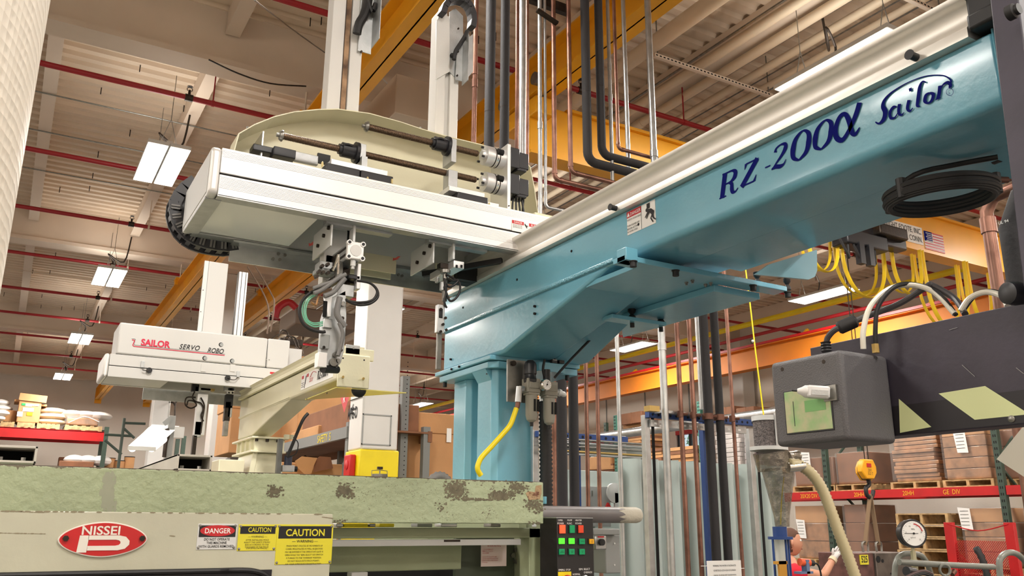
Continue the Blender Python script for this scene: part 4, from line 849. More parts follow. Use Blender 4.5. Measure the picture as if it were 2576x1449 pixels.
arc = [P(a, b, 'y', YM - .03) for a, b in ((1112, 35), (1116, 20), (1124, 8), (1136, 2), (1150, 0), (1163, 3), (1174, 10), (1182, 22), (1187, 38), (1188, 55), (1186, 70))]
for a_, b_ in zip(arc, arc[1:]):
    d = b_ - a_; M().obox((a_ + b_) / 2, (d.length * 1.25, .05, .028), d, (0, 1, 0)).obj('chain_link', bpy.data.materials['chain_plastic'], mb, bevel=.003)
M().tube([P(a, b, 'y', YM - .05) for a, b in ((1176, 78), (1168, 95), (1155, 115), (1146, 130), (1142, 150))], .010, 8, 3).obj('hose', black, mb)
p = P(1141, 137, 'y', YM - .02); M().cyl((p.x, YM - .006, p.z), (p.x, YM - .012, p.z), .012, n=12).obj('cable_grommet', black, mb)
for a_, b_ in ((1152, 73), (1151, 131), (1149, 191), (1176, 95)): p = P(a_, b_, 'y', YM - .02); M().cyl((p.x, YM - .02, p.z), (p.x, YM - .028, p.z), .004, n=8).obj('screw', darkst, mb)
Y = 2.66
blk(mb, 1108, 660, 1140, 680, 2.70, .03, darkst, 'wrist_head')
p0, p1 = Q(1140, 655), Q(1166, 678)
M().box(p0.x, p1.x, Y - .005, Y + .2, p1.z, p0.z).obj('extrusion_arm', alu, mb, bevel=.002)
for a_ in (1147, 1159): p = Q(a_, 670); M().box(p.x - .004, p.x + .004, Y - .007, Y - .004, p.z - .007, p.z + .004).obj('extrusion_slot', darkhole, mb)
p = Q(1120, 690); M().cyl((p.x, Y, p.z + .015), (p.x, Y, p.z + .003), .019, n=16).cyl((p.x, Y, p.z), (p.x, Y, p.z - .10), .009, n=12).obj('gripper_shaft', steel, mb)
p = Q(1113, 724); M().cyl((p.x, Y, p.z + .02), (p.x, Y, p.z - .01), .010, n=12).obj('shaft_collar', alud, mb)
blk(mb, 1101, 765, 1118, 838, Y - .01, .02, alu, 'gripper_body')
blk(mb, 1106, 775, 1114, 800, Y - .014, .01, black, 'gripper_window')
blk(mb, 1101, 838, 1110, 930, Y, .012, steel, 'gripper_blade')
for a_, b_ in ((1104, 780), (1116, 802), (1110, 818), (1104, 836), (1118, 832)): p = Q(a_, b_); M().cyl((p.x, Y - .012, p.z), (p.x, Y - .018, p.z), .005, n=10).obj('screw', darkst, mb)
for pts in (((1122, 690), (1140, 700), (1156, 712), (1156, 735), (1145, 752), (1132, 757), (1124, 740), (1118, 720)), ((1124, 700), (1140, 706), (1153, 704), (1145, 715), (1130, 722), (1120, 712)), ((1118, 700), (1122, 730), (1118, 760), (1124, 775))):
    M().tube([Q(x_, y_, 2.645) for x_, y_ in pts], .0042, 8, 4).obj('cable_loop', black, mb)
blk(mb, 1100, 695, 1106, 710, 2.70, .02, alud, 'sensor')
# ================================================================ green injection press in front
t = T('injection_press', 'worn pale green injection moulding press with a sliding safety guard rail', 'machine', (.3, 2.5, -1.6))
press = t
RY = 2.35
rl = M().box(-1.3, 1.49, RY, RY + .10, -.003, .125).obj('top_rail', green, t, bevel=.003)
M().box(-1.3, 1.49, RY + .002, RY + .098, .1252, .1262).obj('bare_edge', mat('bare_steel_edge', (120, 108, 98), .5, .6, var=.3, vs=30), t)
rust = worn('rusty_patch', (166, 176, 142), (92, 82, 62), 34, .70, bump=.4, bs=60)
brown = worn('brown_flake', (168, 140, 104), (104, 62, 44), 40, .78, bump=.5, bs=60)
def patch(x0, y0, x1, y1, m, nm, lab=None):
    a, b = P(x0, y0, 'y', RY), P(x1, y1, 'y', RY); M().box(a.x, b.x, RY - .0006, RY, b.z, a.z).obj(nm, m, rl, label=lab)
M().prism([(P(a, b, 'y', RY).x, P(a, b, 'y', RY).z) for a, b in ((1322, 1240), (1332, 1236), (1345, 1238), (1348, 1222), (1362, 1220), (1362, 1240), (1358, 1256), (1330, 1258))], 'y', RY - .0012, RY).obj('flaked_paint', brown, rl, label='brown flaked patch with rust')
def scuff(m, cx, cy, rx, ry, n, s):
    for k in range(n):
        a = random.gauss(0, .45); b = random.gauss(0, .45)
        if abs(a) > 1 or abs(b) > 1: continue
        yo = .0004 + random.random() * .0008; p = P(cx + a * rx, cy + b * ry, 'y', RY); r = s * random.uniform(.3, 1)
        m.add([(p.x + r * random.uniform(.6, 1.3) * math.cos(u * 1.05), RY - yo, p.z + r * random.uniform(.5, 1) * math.sin(u * 1.05)) for u in range(6)], [(5, 4, 3, 2, 1, 0)])
m = M()
for c in ((1148, 1232, 28, 24, 150, .0028), (870, 1234, 22, 18, 70, .0028), (1262, 1246, 30, 12, 120, .0030), (1300, 1226, 30, 16, 130, .0028), (1345, 1272, 26, 18, 60, .003), (1200, 1256, 60, 3, 60, .0025), (692, 1236, 18, 16, 50, .0025), (1110, 1276, 14, 12, 24, .002), (1345, 1315, 20, 4, 30, .002), (1000, 1240, 170, 40, 130, .0011), (1180, 1300, 160, 10, 40, .0011), (850, 1310, 20, 4, 20, .002)):
    scuff(m, c[0], c[1], c[2] * 1.15, c[3] * 1.1, int(c[4] * (2.2 if c[4] in (150, 70, 120, 60, 50) else 1.2)), c[5] * (1.7 if c[2] < 70 else 1.3))
sm = M()
for k in range(260): 
    yo = .0003 + random.random() * .0005; p_ = P(272 + random.gauss(0, 7), random.uniform(1192, 1282), 'y', RY); r_ = random.uniform(.001, .0045); sm.add([(p_.x + r_ * math.cos(u_ * 1.05), RY - yo, p_.z + r_ * 2.2 * math.sin(u_ * 1.05)) for u_ in range(6)], [(5, 4, 3, 2, 1, 0)])
sm.obj('smudge', mat('grey_smudge', (152, 154, 134), .7), rl, smooth=False, label='grey vertical smudge')['kind'] = 'stuff'
o = m.obj('scuffs', mat('scuff_grime', (112, 104, 82), .7, var=.2, vs=60), rl, smooth=False, label='dark scuffs and chips'); o['kind'] = 'stuff'
# sheet guard panel with signs
PY = 2.1
gp = T('safety_guard', 'pale guard door panel carrying the red oval badge and three signs', 'machine guard', (.1, PY, -.4))
M().box(-1.1, .716, PY, PY + .02, -.5, .0185).obj('panel', greenp, gp, bevel=.0025)
m = M()
for k in range(60):
    x = random.uniform(-.02, .71); r = random.uniform(.001, .004); m.add([(x + r * 1.8 * math.cos(u), PY - .0002 - k * 1e-5, .0175 + r * .5 * math.sin(u)) for u in range(6)], [(5, 4, 3, 2, 1, 0)])
for (a, b, c, d) in ((20, 1286, 108, 1289), (0, 1341, 112, 1343), (430, 1348, 438, 1349), (812, 1301, 836, 1304)):
    p0, p1 = P(a, b, 'y', PY), P(c, d, 'y', PY)
    for k in range(26): x = p0.x + (p1.x - p0.x) * k / 25; r = random.uniform(.0008, .0022); z = p0.z + (p1.z - p0.z) * k / 25; m.add([(x + r * 2 * math.cos(u), PY - .0002 - k * 1e-5, z + r * .7 * math.sin(u)) for u in range(6)], [(5, 4, 3, 2, 1, 0)])
m.obj('paint_chips', mat('chip_brown', (138, 128, 104), .7), gp, smooth=False)['kind'] = 'stuff'
wz = P(300, 1441, 'y', PY).z; wx = P(640, 1441, 'y', PY).x
M().tube([(-1.1, PY - .003, wz), (wx - .16, PY - .003, wz), (wx - .08, PY - .003, wz), (wx - .03, PY - .003, wz), (wx, PY - .003, wz - .003), (wx + .025, PY - .003, wz - .012), (wx + .04, PY - .003, wz - .03), (wx + .045, PY - .003, wz - .08)], .006, 8, 3).obj('window_seal', black, gp)
M().box(-1.1, wx + .04, PY - .002, PY, -.5, wz).obj('window', mat('dark_window', (20, 18, 24), .6), gp)
# oval badge
c = P(260, 1357, 'y', PY); rx, rz = .0885, .0372
def oval(s, e=1.75): return [(c.x + s * rx * (abs(math.cos(u)) ** (2 / e)) * (1 if math.cos(u) >= 0 else -1), c.z + s * (rz / 1) * (abs(math.sin(u)) ** (2 / e)) * (1 if math.sin(u) >= 0 else -1)) for u in [2 * math.pi * k / 64 for k in range(64)]]
bd = M().prism(oval(1), 'y', PY - .005, PY).obj('badge', mat('badge_white', (226, 220, 210), .35), gp, bevel=.0012, label='red and white oval maker badge')
M().prism([(c.x + (x - c.x) * .965, c.z + (z - c.z) * .92) for x, z in oval(1)], 'y', PY - .0058, PY - .004).obj('red_field', redb, bd)
M().text('NISSEI', (c.x - .046, PY - .0068, c.z + .010), (1, 0, 0), (0, 0, 1), .0255, sx=1.14, bold=.018).obj('letters', bpy.data.materials['badge_white'], bd)
pl = [(-.049, -.0262), (-.049, .0085), (.030, .0085), (.042, .006), (.052, -.002), (.053, -.010), (.046, -.018), (.034, -.0225), (-.030, -.0225), (-.030, -.0262)]
ph = [(-.028, .0005), (.027, .0005), (.034, -.003), (.035, -.007), (.030, -.0115), (-.028, -.0115)]
m = M()
out_ = [(-.049, -.0275), (-.0485, .0085), (-.028, .0085), (-.029, -.0275)]
m.prism([(c.x + x, c.z + z) for x, z in ((-.050, -.0265), (-.047, .0085), (-.029, .0085), (-.031, -.0265))], 'y', PY - .0072, PY - .005)
arc_o = [(-.03, .0085), (.030, .0085), (.044, .0055), (.052, -.003), (.052, -.011), (.044, -.0195), (.030, -.0225), (-.03, -.0225)]
arc_i = [(-.03, -.0005), (.024, -.0005), (.031, -.002), (.034, -.005), (.034, -.0085), (.031, -.0115), (.024, -.013), (-.03, -.013)]
for (a, b, e, d) in zip(arc_o, arc_o[1:], arc_i[1:], arc_i): m.prism([(c.x + q_[0], c.z + q_[1]) for q_ in (a, b, e, d)], 'y', PY - .0072, PY - .005)
m.obj('letter_p', bpy.data.materials['badge_white'], bd)
for a in (165, 357): p = P(a, 1354, 'y', PY); M().cyl((p.x, PY - .0055, p.z), (p.x, PY - .011, p.z), .0062, n=6).cyl((p.x, PY - .011, p.z), (p.x, PY - .0115, p.z), .0028, n=8).obj('hex_bolt', darkst, bd)
def sign(x0, y0, x1, y1, base, nm, lab):
    a = P(x0, y0, 'y', PY); b = P(x1, y1, 'y', PY)
    s = M().box(a.x, b.x, PY - .0015, PY, b.z, a.z).obj(nm, base, gp, bevel=.0008, label=lab)
    for i, (x, z) in enumerate(((a.x, a.z), (b.x, a.z), (a.x, b.z), (b.x, b.z))):
        x += .0045 if i % 2 == 0 else -.0045; z += -.0045 if i < 2 else .0045
        M().lathe((x, PY - .0015, z), (0, -1, 0), [(0, .0032), (.0012, .0028), (.0018, .001)], 12).obj('rivet', steel, s)
    return s, a, b
def lines(s, ls, x, z, size, dz, w=None, m=ink, sx=1, bold=0):
    o = M()
    for i, l in enumerate(ls): o.text(l, (x, PY - .0022, z - i * dz), (1, 0, 0), (0, 0, 1), size, sx=sx, align='CENTER', bold=bold)
    o.obj('print', m, s)
s, a, b = sign(499, 1317, 592, 1382, whitep, 'danger_sign', 'small white DANGER sign with a red oval'); mx = (a.x + b.x) / 2; H = a.z - b.z; Wd = b.x - a.x
M().box(a.x + .003, b.x - .003, PY - .0018, PY - .0012, a.z - H * .52, a.z - .004).obj('black_band', ink, s)
M().prism([(mx + Wd * .44 * math.cos(u * math.pi / 16), a.z - H * .275 + H * .215 * math.sin(u * math.pi / 16)) for u in range(32)], 'y', PY - .0021, PY - .0015).obj('red_oval', signred, s)
M().text('DANGER', (mx, PY - .0026, a.z - H * .37), (1, 0, 0), (0, 0, 1), .0155, sx=.93, align='CENTER', bold=.015).obj('letters', paper, s)
lines(s, ['DO NOT OPERATE', 'THIS MACHINE', 'WITH GUARDS REMOVED'], mx, a.z - H * .65, .0078, .0078, sx=.86, bold=.01)
s, a, b = sign(601, 1319, 693, 1385, signyel, 'caution_sign', 'small yellow CAUTION sign'); mx = (a.x + b.x) / 2; H = a.z - b.z; Wd = b.x - a.x
M().box(a.x + .004, b.x - .004, PY - .0018, PY - .0012, a.z - H * .36, a.z - .004).obj('black_band', ink, s)
M().text('CAUTION', (mx + .004, PY - .0026, a.z - H * .29), (1, 0, 0), (0, 0, 1), .0150, sx=.8, align='CENTER', bold=.01).obj('letters', signyel, s)
lines(s, ['\u2014 WARNING \u2014'], mx, a.z - H * .50, .006, 1); lines(s, ['AFTER INSTALLING MOLD', 'ADJUST THIS SAFETY STROKE', 'BAR ACCORDING TO THE', 'THICKNESS OF THE MOLD'], mx, a.z - H * .62, .0049, .0053, sx=.94); lines(s, ['(FOR DETAILS, SEE MANUAL)'], mx, a.z - H * .93, .0038, 1)
s, a, b = sign(698, 1319, 833, 1418, signyel, 'caution_sign', 'large yellow CAUTION sign about pinch points'); mx = (a.x + b.x) / 2; H = a.z - b.z; Wd = b.x - a.x
M().box(a.x + .004, b.x - .004, PY - .0018, PY - .0012, a.z - H * .355, a.z - .004).obj('black_band', ink, s)
M().text('CAUTION', (mx, PY - .0026, a.z - H * .29), (1, 0, 0), (0, 0, 1), .0225, sx=.95, align='CENTER', bold=.02).obj('letters', signyel, s)
lines(s, ['\u2014 WARNING \u2014'], mx, a.z - H * .455, .0085, 1, bold=.01); lines(s, ['PINCH POINT CREATED BY MOVEMENTS OF', 'CORES, MOLD PLATES AS WELL AS EJECTORS', "MAY BE EXPOSED IF THE OPERATOR'S GATE IS", 'OPEN WHILE THE "SEMI. SELECT" KEY SWITCH', 'IS TURNED TO THE "OVERRIDE" POSITION.', 'DO NOT REACH INTO PINCH POINTS.', 'ASK YOUR SUPERVISOR FOR INSTRUCTION.'], mx, a.z - H * .56, .0052, .0069, sx=.86)
# frame of the press below the rail
def fb(x0, y0, x1, y1, Y, d, nm, m, par=t, lab=None, bv=.002):
    a, b = P(x0, y0, 'y', Y), P(x1, y1, 'y', Y); return M().box(a.x, b.x, Y, Y + d, b.z, a.z).obj(nm, m, par, bevel=bv, label=lab)
M().box(-1.3, 1.535, 2.44, 2.50, -.047, -.016).obj('frame_beam', greenf, t, bevel=.002)
M().box(1.492, 1.535, 2.44, 2.50, -1.0, -.016).obj('frame_post', greenf, t, bevel=.002)
M().box(-1.3, 1.455, 2.43, 2.445, -.068, -.050).obj('white_bar', whitep, t, bevel=.001)
fb(1117, 1358, 1158, 1363, 2.4285, .001, 'torn_tape', darkst)
M().box(-1.3, 1.31, 2.56, 2.60, -.145, -.052).obj('back_plate', greenf, t, bevel=.003)
M().box(1.31, 1.53, 2.60, 2.62, -.30, -.05).obj('dark_plate', mat('dark_green', (70, 78, 62), .5), t)
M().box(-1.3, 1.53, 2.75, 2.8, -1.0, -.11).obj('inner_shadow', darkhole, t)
for a, b in ((1296, 1383), (1297, 1412), (1288, 1397), (1303, 1396)):
    p = P(a, b, 'y', 2.60); M().cyl((p.x, 2.60, p.z), (p.x, 2.59, p.z), .008, n=14).cyl((p.x, 2.59, p.z), (p.x, 2.589, p.z), .004, n=6).obj('cap_bolt', steel, t)
fb(885, 1440, 925, 1455, 2.5, .04, 'lamp_housing', whitep)
a, b = P(1212, 1366, 'y', 2.555), P(1275, 1424, 'y', 2.555)
s = M().box(a.x, b.x, 2.558, 2.56, b.z, a.z).obj('warning_paper', mat('pinkish_paper', (226, 206, 200), .6), t, label='pinkish WARNING paper with red print')
m = M().text('WARNING', ((a.x + b.x) / 2, 2.5575, a.z - .012), (1, 0, 0), (0, 0, 1), .009, align='CENTER', spacing=1.3).text('\u8b66 \u544a', ((a.x + b.x) / 2, 2.5575, a.z - .004), (1, 0, 0), (0, 0, 1), .007, align='CENTER')
for i, l in enumerate(['\u30ce\u30ba\u30eb\u306e\u4ea4\u63db\u5f8c\u306f\u5fc5\u305a', '\u8abf\u6574\u3092\u884c\u3063\u3066\u304f\u3060\u3055\u3044', '\u307e\u305f\u306f\u5206\u89e3\u6642', '', 'SINCE FACTORY HAS ALREADY BEEN', 'ADJUSTED WHEN INSTALLING, DO NOT', 'REMOVE IN ORDER TO KEEP EFFICIENCY', 'OF MACHINE']): m.text(l, (a.x + .004, 2.5575, a.z - .022 - i * .0058), (1, 0, 0), (0, 0, 1), .0046 if i < 4 else .0036, sx=.9)
m.obj('red_print', signred, s)
# things in the gap between rail and frame
for k, (x0, x1, m) in enumerate(((846, 864, galv), (866, 926, yellow), (930, 945, steel), (955, 992, yellow), (1050, 1088, greyp), (1110, 1150, galv), (1235, 1260, steel), (1330, 1350, whitep))): fb(x0, 1317, x1, 1326, 2.48, .05, 'clamp_block', m)
# rest of the press bulk behind the rail
M().box(-1.3, 1.5, 2.62, 3.3, -1.55, -.2).obj('body', greenf, t, bevel=.005)
M().box(1.535, 1.60, 2.38, 3.2, -1.55, -.06).obj('side_frame', greenf, t, bevel=.003)
for b_ in (1405, 1432): p = P(1391, b_, 'y', 2.37); M().cyl((p.x, 2.38, p.z), (p.x, 2.375, p.z), .004, n=10).obj('screw', steel, t)
fb(1371, 1249, 1376, 1268, 2.5, .05, 'blue_tab', blue)
M().box(1.49, 1.512, 2.455, 2.50, -.02, .10).obj('rail_end_bracket', greenf, t)
M().box(1.3, 1.8, 2.80, 3.3, -1.6, .12).obj('robot_base_plate', greenf, t)
# push bar with chipped end
p = P(1375, 1295, 'y', 2.5); q_ = P(1600, 1307, 'y', 2.5)
o = M().lathe((1.50, 2.5, p.z + .002), (1, 0, 0), [(0, .0275), (.475, .0275), (.49, .024), (.498, .015)], 24).thing('push_bar', mat('grey_tube_paint', (128, 122, 122), .42, var=.12, vs=6), 'round grey bar with a chipped pale end beside the control panel', 'bar')
e = M().lathe((1.90, 2.5, p.z + .002), (1, 0, 0), [(0, .0277), (.077, .0277), (.09, .024), (.0985, .015)], 24)
e.v = [v + Vector((.018 * math.sin(9 * math.atan2(v.z - p.z, v.y - 2.5)), 0, 0)) if v.x < 1.905 else v for v in e.v]
e.obj('chipped_end', worn('pale_end', (214, 208, 190), (110, 104, 100), 60, .98), o, label='pale chipped end')
# open square tubes lying behind the rail
for nm, x0, y0, x1, y1, Y, lab in (('square_tube', -20, 1118, 90, 1166, 2.50, 'open end of a wide square steel tube behind the rail, near the picture edge'), ('square_tube', 447, 1142, 531, 1186, 2.62, 'open square steel tube lying behind the rail below the lit tube lamp')):
    a, b = P(x0, y0, 'y', Y), P(x1, y1, 'y', Y); w_ = .006; z0_ = b.z; L_ = 1.0
    o = M().box(a.x, a.x + w_, Y, Y + L_, z0_, a.z).box(b.x - w_, b.x, Y, Y + L_, z0_, a.z).box(a.x, b.x, Y, Y + L_, a.z - w_, a.z).box(a.x, b.x, Y, Y + L_, z0_, z0_ + w_).thing(nm, mat('tube_paint', (206, 200, 190), .5, var=.1), lab, 'tube', bevel=.001)
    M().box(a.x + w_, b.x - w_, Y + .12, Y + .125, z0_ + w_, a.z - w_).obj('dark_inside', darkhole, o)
    for f_ in (.22, .72): M().cyl((a.x + (b.x - a.x) * f_, Y + .04, z0_ + w_), (a.x + (b.x - a.x) * f_, Y + .04, z0_ + w_ + .010), .006, n=6).obj('nut', galv, o)
# wire clamp with disc
p = P(955, 1196, 'y', 2.5)
o = M().cyl((p.x, 2.5, p.z - .012), (p.x, 2.5, p.z + .004), .023, n=24).thing('bail_cap', steel, 'round metal cap held by a wire bail on top of the press', 'cap')
M().tube([(p.x - .026, 2.5, p.z - .01), (p.x - .026, 2.5, p.z + .014), (p.x, 2.5, p.z + .016), (p.x + .024, 2.5, p.z + .014), (p.x + .026, 2.5, p.z - .01)], .0012, 6, 1).cyl((p.x, 2.5, p.z + .004), (p.x, 2.5, p.z + .022), .002, n=8).obj('wire_bail', steel, o)
M().box(p.x - .008, p.x + .008, 2.496, 2.504, p.z + .018, p.z + .026).obj('wing_knob', darkst, o)
M().tube([P(1080, 1215, 'y', 2.6), P(1095, 1200, 'y', 2.6), P(1110, 1198, 'y', 2.6), P(1122, 1205, 'y', 2.6), P(1130, 1215, 'y', 2.6)], .013, 12, 4, rib=(.006, 1.25)).thing('grey_conduit', greyhose, 'short grey corrugated hose arching at the foot of the blue column', 'hose', ang=80)
# ---- operator panel
CY = 2.30
def C(a, b, y=CY): return P(a, b, 'y', y)
a, b = C(1401, 1303), C(1492, 1303)
t = T('control_panel', 'black operator panel with lit red and green push buttons', 'control panel', (a.x, CY, -.35))
M().box(a.x, b.x, CY, CY + .10, -.35, a.z).obj('face', mat('panel_black', (30, 27, 27), .45), t, bevel=.0015)
M().box(a.x - .001, b.x + .001, CY + .002, CY + .10, a.z - .0005, a.z + .002).obj('top_trim', galv, t)
bt = {'r': mat('lamp_red_lit', (255, 60, 30), .4, emit=2.2), 'r0': mat('lamp_red', (226, 70, 36), .4), 'g': mat('lamp_green_lit', (70, 235, 40), .4, emit=1.4), 'g0': mat('lamp_green', (0, 150, 92), .4), 'y0': mat('lamp_amber', (236, 170, 20), .4)}
for cx, cyy, s_, k in ((1413, 1331, 16, 'r'), (1437, 1331, 15, 'g0'), (1459, 1331, 15, 'r0'), (1411, 1361, 16, 'g'), (1436, 1361, 16, 'g'), (1462, 1362, 16, 'g0'), (1486, 1362, 14, 'y0'), (1411, 1388, 16, 'g0'), (1436, 1388, 16, 'g0'), (1462, 1388, 16, 'g0')):
    c = C(cx, cyy); w_ = s_ * .00132 / 2 * .95; h_ = w_ * (1.25 if cyy < 1340 else .85)
    o = M().box(c.x - w_ - .002, c.x + w_ + .002, CY - .002, CY, c.z - h_ - .002, c.z + h_ + .002).obj('push_button', blackp, t)
    M().box(c.x - w_, c.x + w_, CY - .007, CY - .002, c.z - h_, c.z + h_).obj('lens', bt[k], o, bevel=.001, label={'r': 'lit red lens', 'r0': 'orange red lens', 'g': 'lit green lens', 'g0': 'unlit green lens', 'y0': 'amber lens'}[k])
    if cyy > 1340:
        tx = {1411: ('EJECT', 'SCREW ROTATION')[cyy > 1370], 1436: ('BACK PRESSURE', 'POWER OPEN')[cyy > 1370], 1462: ('PURGING', 'MOLD SET')[cyy > 1370], 1486: 'ALARM RESET'}[cx].split(' ')
        m = M()
        for i, w in enumerate(tx): m.text(w, (c.x, CY - .0076, c.z + (.001 if len(tx) > 1 else -.001) - i * .0042), (1, 0, 0), (0, 0, 1), .0038, sx=.75, align='CENTER')
        m.obj('print', ink, o)
m = M()
for w, px_, py_, s_ in (('OPER.', 1410, 1311, .0078), ('POWER', 1410, 1319, .0078), ('PUMP', 1433, 1311, .0078), ('FUNC.', 1433, 1319, .0078), ('HEATER', 1455, 1311, .0078), ('POWER', 1455, 1319, .0078), ('EMERG. STOP', 1420, 1436, .0082), ('SEMI. SELECT', 1470, 1434, .0082), ('OVERRIDE', 1479, 1442, .0078), ('NORMAL', 1450, 1447, .0078)):
    c = C(px_, py_); m.text(w, (c.x, CY - .0006, c.z), (1, 0, 0), (0, 0, 1), s_, sx=.9, align='CENTER')
m.obj('white_print', paper, t)
c = C(1420, 1452); M().box(c.x - .024, c.x + .024, CY - .002, CY, c.z - .03, c.z + .016).obj('yellow_plate', yellow, t)
M().lathe((c.x, CY - .002, c.z - .012), (0, -1, 0), [(0, .014), (.012, .014), (.013, .02), (.022, .019), (.026, .012)], 20).obj('stop_button', redb, t)
c = C(1470, 1460); M().lathe((c.x, CY, c.z), (0, -1, 0), [(0, .016), (.006, .016), (.008, .012), (.02, .012)], 20).obj('key_switch', galv, t)
# grey boxes right of the panel
def gbox(x0, y0, x1, y1, Y, d, nm, m, lab, cat): a, b = C(x0, y0, Y), C(x1, y1, Y); return M().box(a.x, b.x, Y, Y + d, b.z, a.z).thing(nm, m, lab, cat, bevel=.004)
o = gbox(1497, 1347, 1527, 1383, 2.45, .06, 'switch_box', galv, 'small grey metal switch box with a black round knob by the control panel', 'switch')
c = C(1511, 1364, 2.45); M().cyl((c.x, 2.45, c.z), (c.x, 2.438, c.z), .011, n=20).obj('knob', black, o); c = C(1511, 1351, 2.45); M().box(c.x - .012, c.x + .012, 2.447, 2.45, c.z - .002, c.z + .003).obj('red_label', signred, o)
o = gbox(1522, 1345, 1562, 1442, 2.75, .12, 'electrical_cover', greyp, 'grey electrical enclosure behind the small switch box', 'enclosure')
for b_ in (1367, 1421): c = C(1545, b_, 2.75); M().cyl((c.x, 2.75, c.z), (c.x, 2.746, c.z), .003, n=8).obj('screw', paper, o)
gbox(1492, 1330, 1560, 1346, 2.72, .2, 'cable_duct', greyp, 'grey cable duct under the round grey bar', 'duct')
# ================================================================ vertical pipes by the strut frame
PYY = 4.25
VN = {'copper': copperd, 'insulated': foam, 'steel': galv}
def X_(px_, py_, y): return P(px_, py_, 'y', y).x
def riser(kind, px_, r, label, group, y=PYY, elbow=None, px2=None, zb=-1.6, zt=4.75, py0=175, py2=1000, rings=()):
    x = X_(px_, py0, y)
    if elbow is None: pts = [(x, y, zt), (x, y, zb)]; el = []
    else:
        ze = P(px_, elbow, 'y', y).z; x2 = X_(px2, py2, y); R = r * 2.2
        cor = lambda cx, cz, a0, a1: [(cx + R * math.cos(a0 + (a1 - a0) * k / 5), y, cz + R * math.sin(a0 + (a1 - a0) * k / 5)) for k in range(6)]
        pts = [(x, y, zt)] + cor(x + R, ze + R, math.pi, 1.5 * math.pi) + cor(x2 - R, ze - R, .5 * math.pi, 0) + [(x2, y, zb)]
    m = {'copper': copper if r < .02 else copperd, 'insulated': foam, 'steel': galv}[kind]
    t = M().tube(pts, r, 12, 1).thing({'copper': 'copper_pipe', 'insulated': 'insulated_pipe', 'steel': 'steel_conduit'}[kind], m, label, 'pipe', group, ang=50)
    for pr_ in rings:
        p = P(px_, pr_, 'y', y); M().cyl((x, y, p.z - .0015 if kind == 'insulated' else p.z - .025), (x, y, p.z + .0015 if kind == 'insulated' else p.z + .025), r * (1.02 if kind == 'insulated' else 1.22), n=12).obj('joint', darkst if kind == 'insulated' else m, t)
    if elbow and kind == 'copper':
        M().cyl((x, y, ze + r * 2.2), (x, y, ze + r * 3.6), r * 1.18, n=12).obj('elbow_collar', m, t); M().cyl((x + r * 2.4, y, ze), (x + r * 3.8, y, ze), r * 1.18, n=12).obj('elbow_collar', m, t)
    return t
g1, g2 = 'copper pipes of the riser bundle', 'black insulated pipes of the riser bundle'
riser('copper', 1195, .014, 'shiny copper pipe nearest the curled cable chain', g1, y=3.9, elbow=760, px2=1393, rings=(178, 210))
riser('insulated', 1233, .030, 'black insulated pipe, first from the robot masts', g2, y=3.95, elbow=745, px2=1412, rings=(283,))
riser('insulated', 1270, .028, 'black insulated pipe with a wavy sleeve, second from the robot masts', g2, y=3.98, elbow=765, px2=1442, rings=(271,))
riser('copper', 1301, .012, 'dark copper pipe beside the wavy insulated pipe', g1, y=4.0, elbow=790, px2=1475)
riser('copper', 1326, .012, 'dark copper pipe behind the wide steel conduit', g1, y=4.1, elbow=800, px2=1503)
riser('steel', 1314, .022, 'wide steel conduit between two dark copper pipes', 'steel conduits of the riser bundle', y=4.05)
riser('steel', 1358, .014, 'thin steel conduit of the close pair with a clamp', 'steel conduits of the riser bundle', rings=(315,))
riser('steel', 1371, .010, 'thinnest steel conduit of the close pair, bending right at its foot', 'steel conduits of the riser bundle', elbow=520, px2=1440)
riser('copper', 1393, .016, 'pinkish copper pipe with the lowest elbow', g1, elbow=450, px2=1711)
riser('copper', 1432, .016, 'pinkish copper pipe with the second lowest elbow', g1, elbow=432, px2=1743)
riser('insulated', 1474, .031, 'black insulated pipe with an elbow, nearer the yellow bridge', g2, elbow=405, px2=1780, rings=(233,))
riser('insulated', 1509, .029, 'black insulated pipe with the higher elbow', g2, elbow=388, px2=1808, rings=(219,))
riser('steel', 1533, .013, 'bright steel conduit with a coupling, just right of the insulated pair', 'steel conduits of the riser bundle', rings=(245, 168))
riser('copper', 1549, .013, 'reddish copper pipe with the highest elbow', g1, y=4.3, elbow=372, px2=1841)
riser('steel', 1573, .016, 'bright steel conduit second from the right of the bundle', 'steel conduits of the riser bundle', y=4.35, elbow=470, px2=1764, zb=.75)
riser('steel', 1636, .024, 'wide bright steel conduit, rightmost of the bundle', 'steel conduits of the riser bundle', rings=(385, 868))
x = X_(1358, 42, PYY); p = P(1358, 42, 'y', PYY); M().bar((x - .04, PYY - .03, p.z + .02), (x + .12, PYY - .03, p.z - .03), .03, .02).thing('pipe_clamp', darkst, 'dark strut clamp tying the close pair of steel conduits', 'clamp')
x = X_(1393, 15, PYY); p = P(1330, 5, 'y', PYY + .1); M().box(X_(1320, 5, PYY + .1), X_(1425, 5, PYY + .1), PYY + .05, PYY + .09, p.z - .02, p.z + .05).thing('cross_channel', darkst, 'dark strut channel holding the pipe risers near the roof', 'strut')
# thin yellow cord with a ball
a, b, c = P(1884, 742, 'y', 6.2), P(1900, 880, 'y', 6.2), P(1921, 1045, 'y', 6.2)
t = M().tube([(a.x - .08, 6.2, 3.265), a, b, c], .008, 6, 3).thing('pull_rope', yellow, 'thin yellow pull rope with a ball hanging from the bridge crane', 'rope')
M().ball(P(1894, 858, 'y', 6.2), .016, 8).obj('ball', whitep, t)
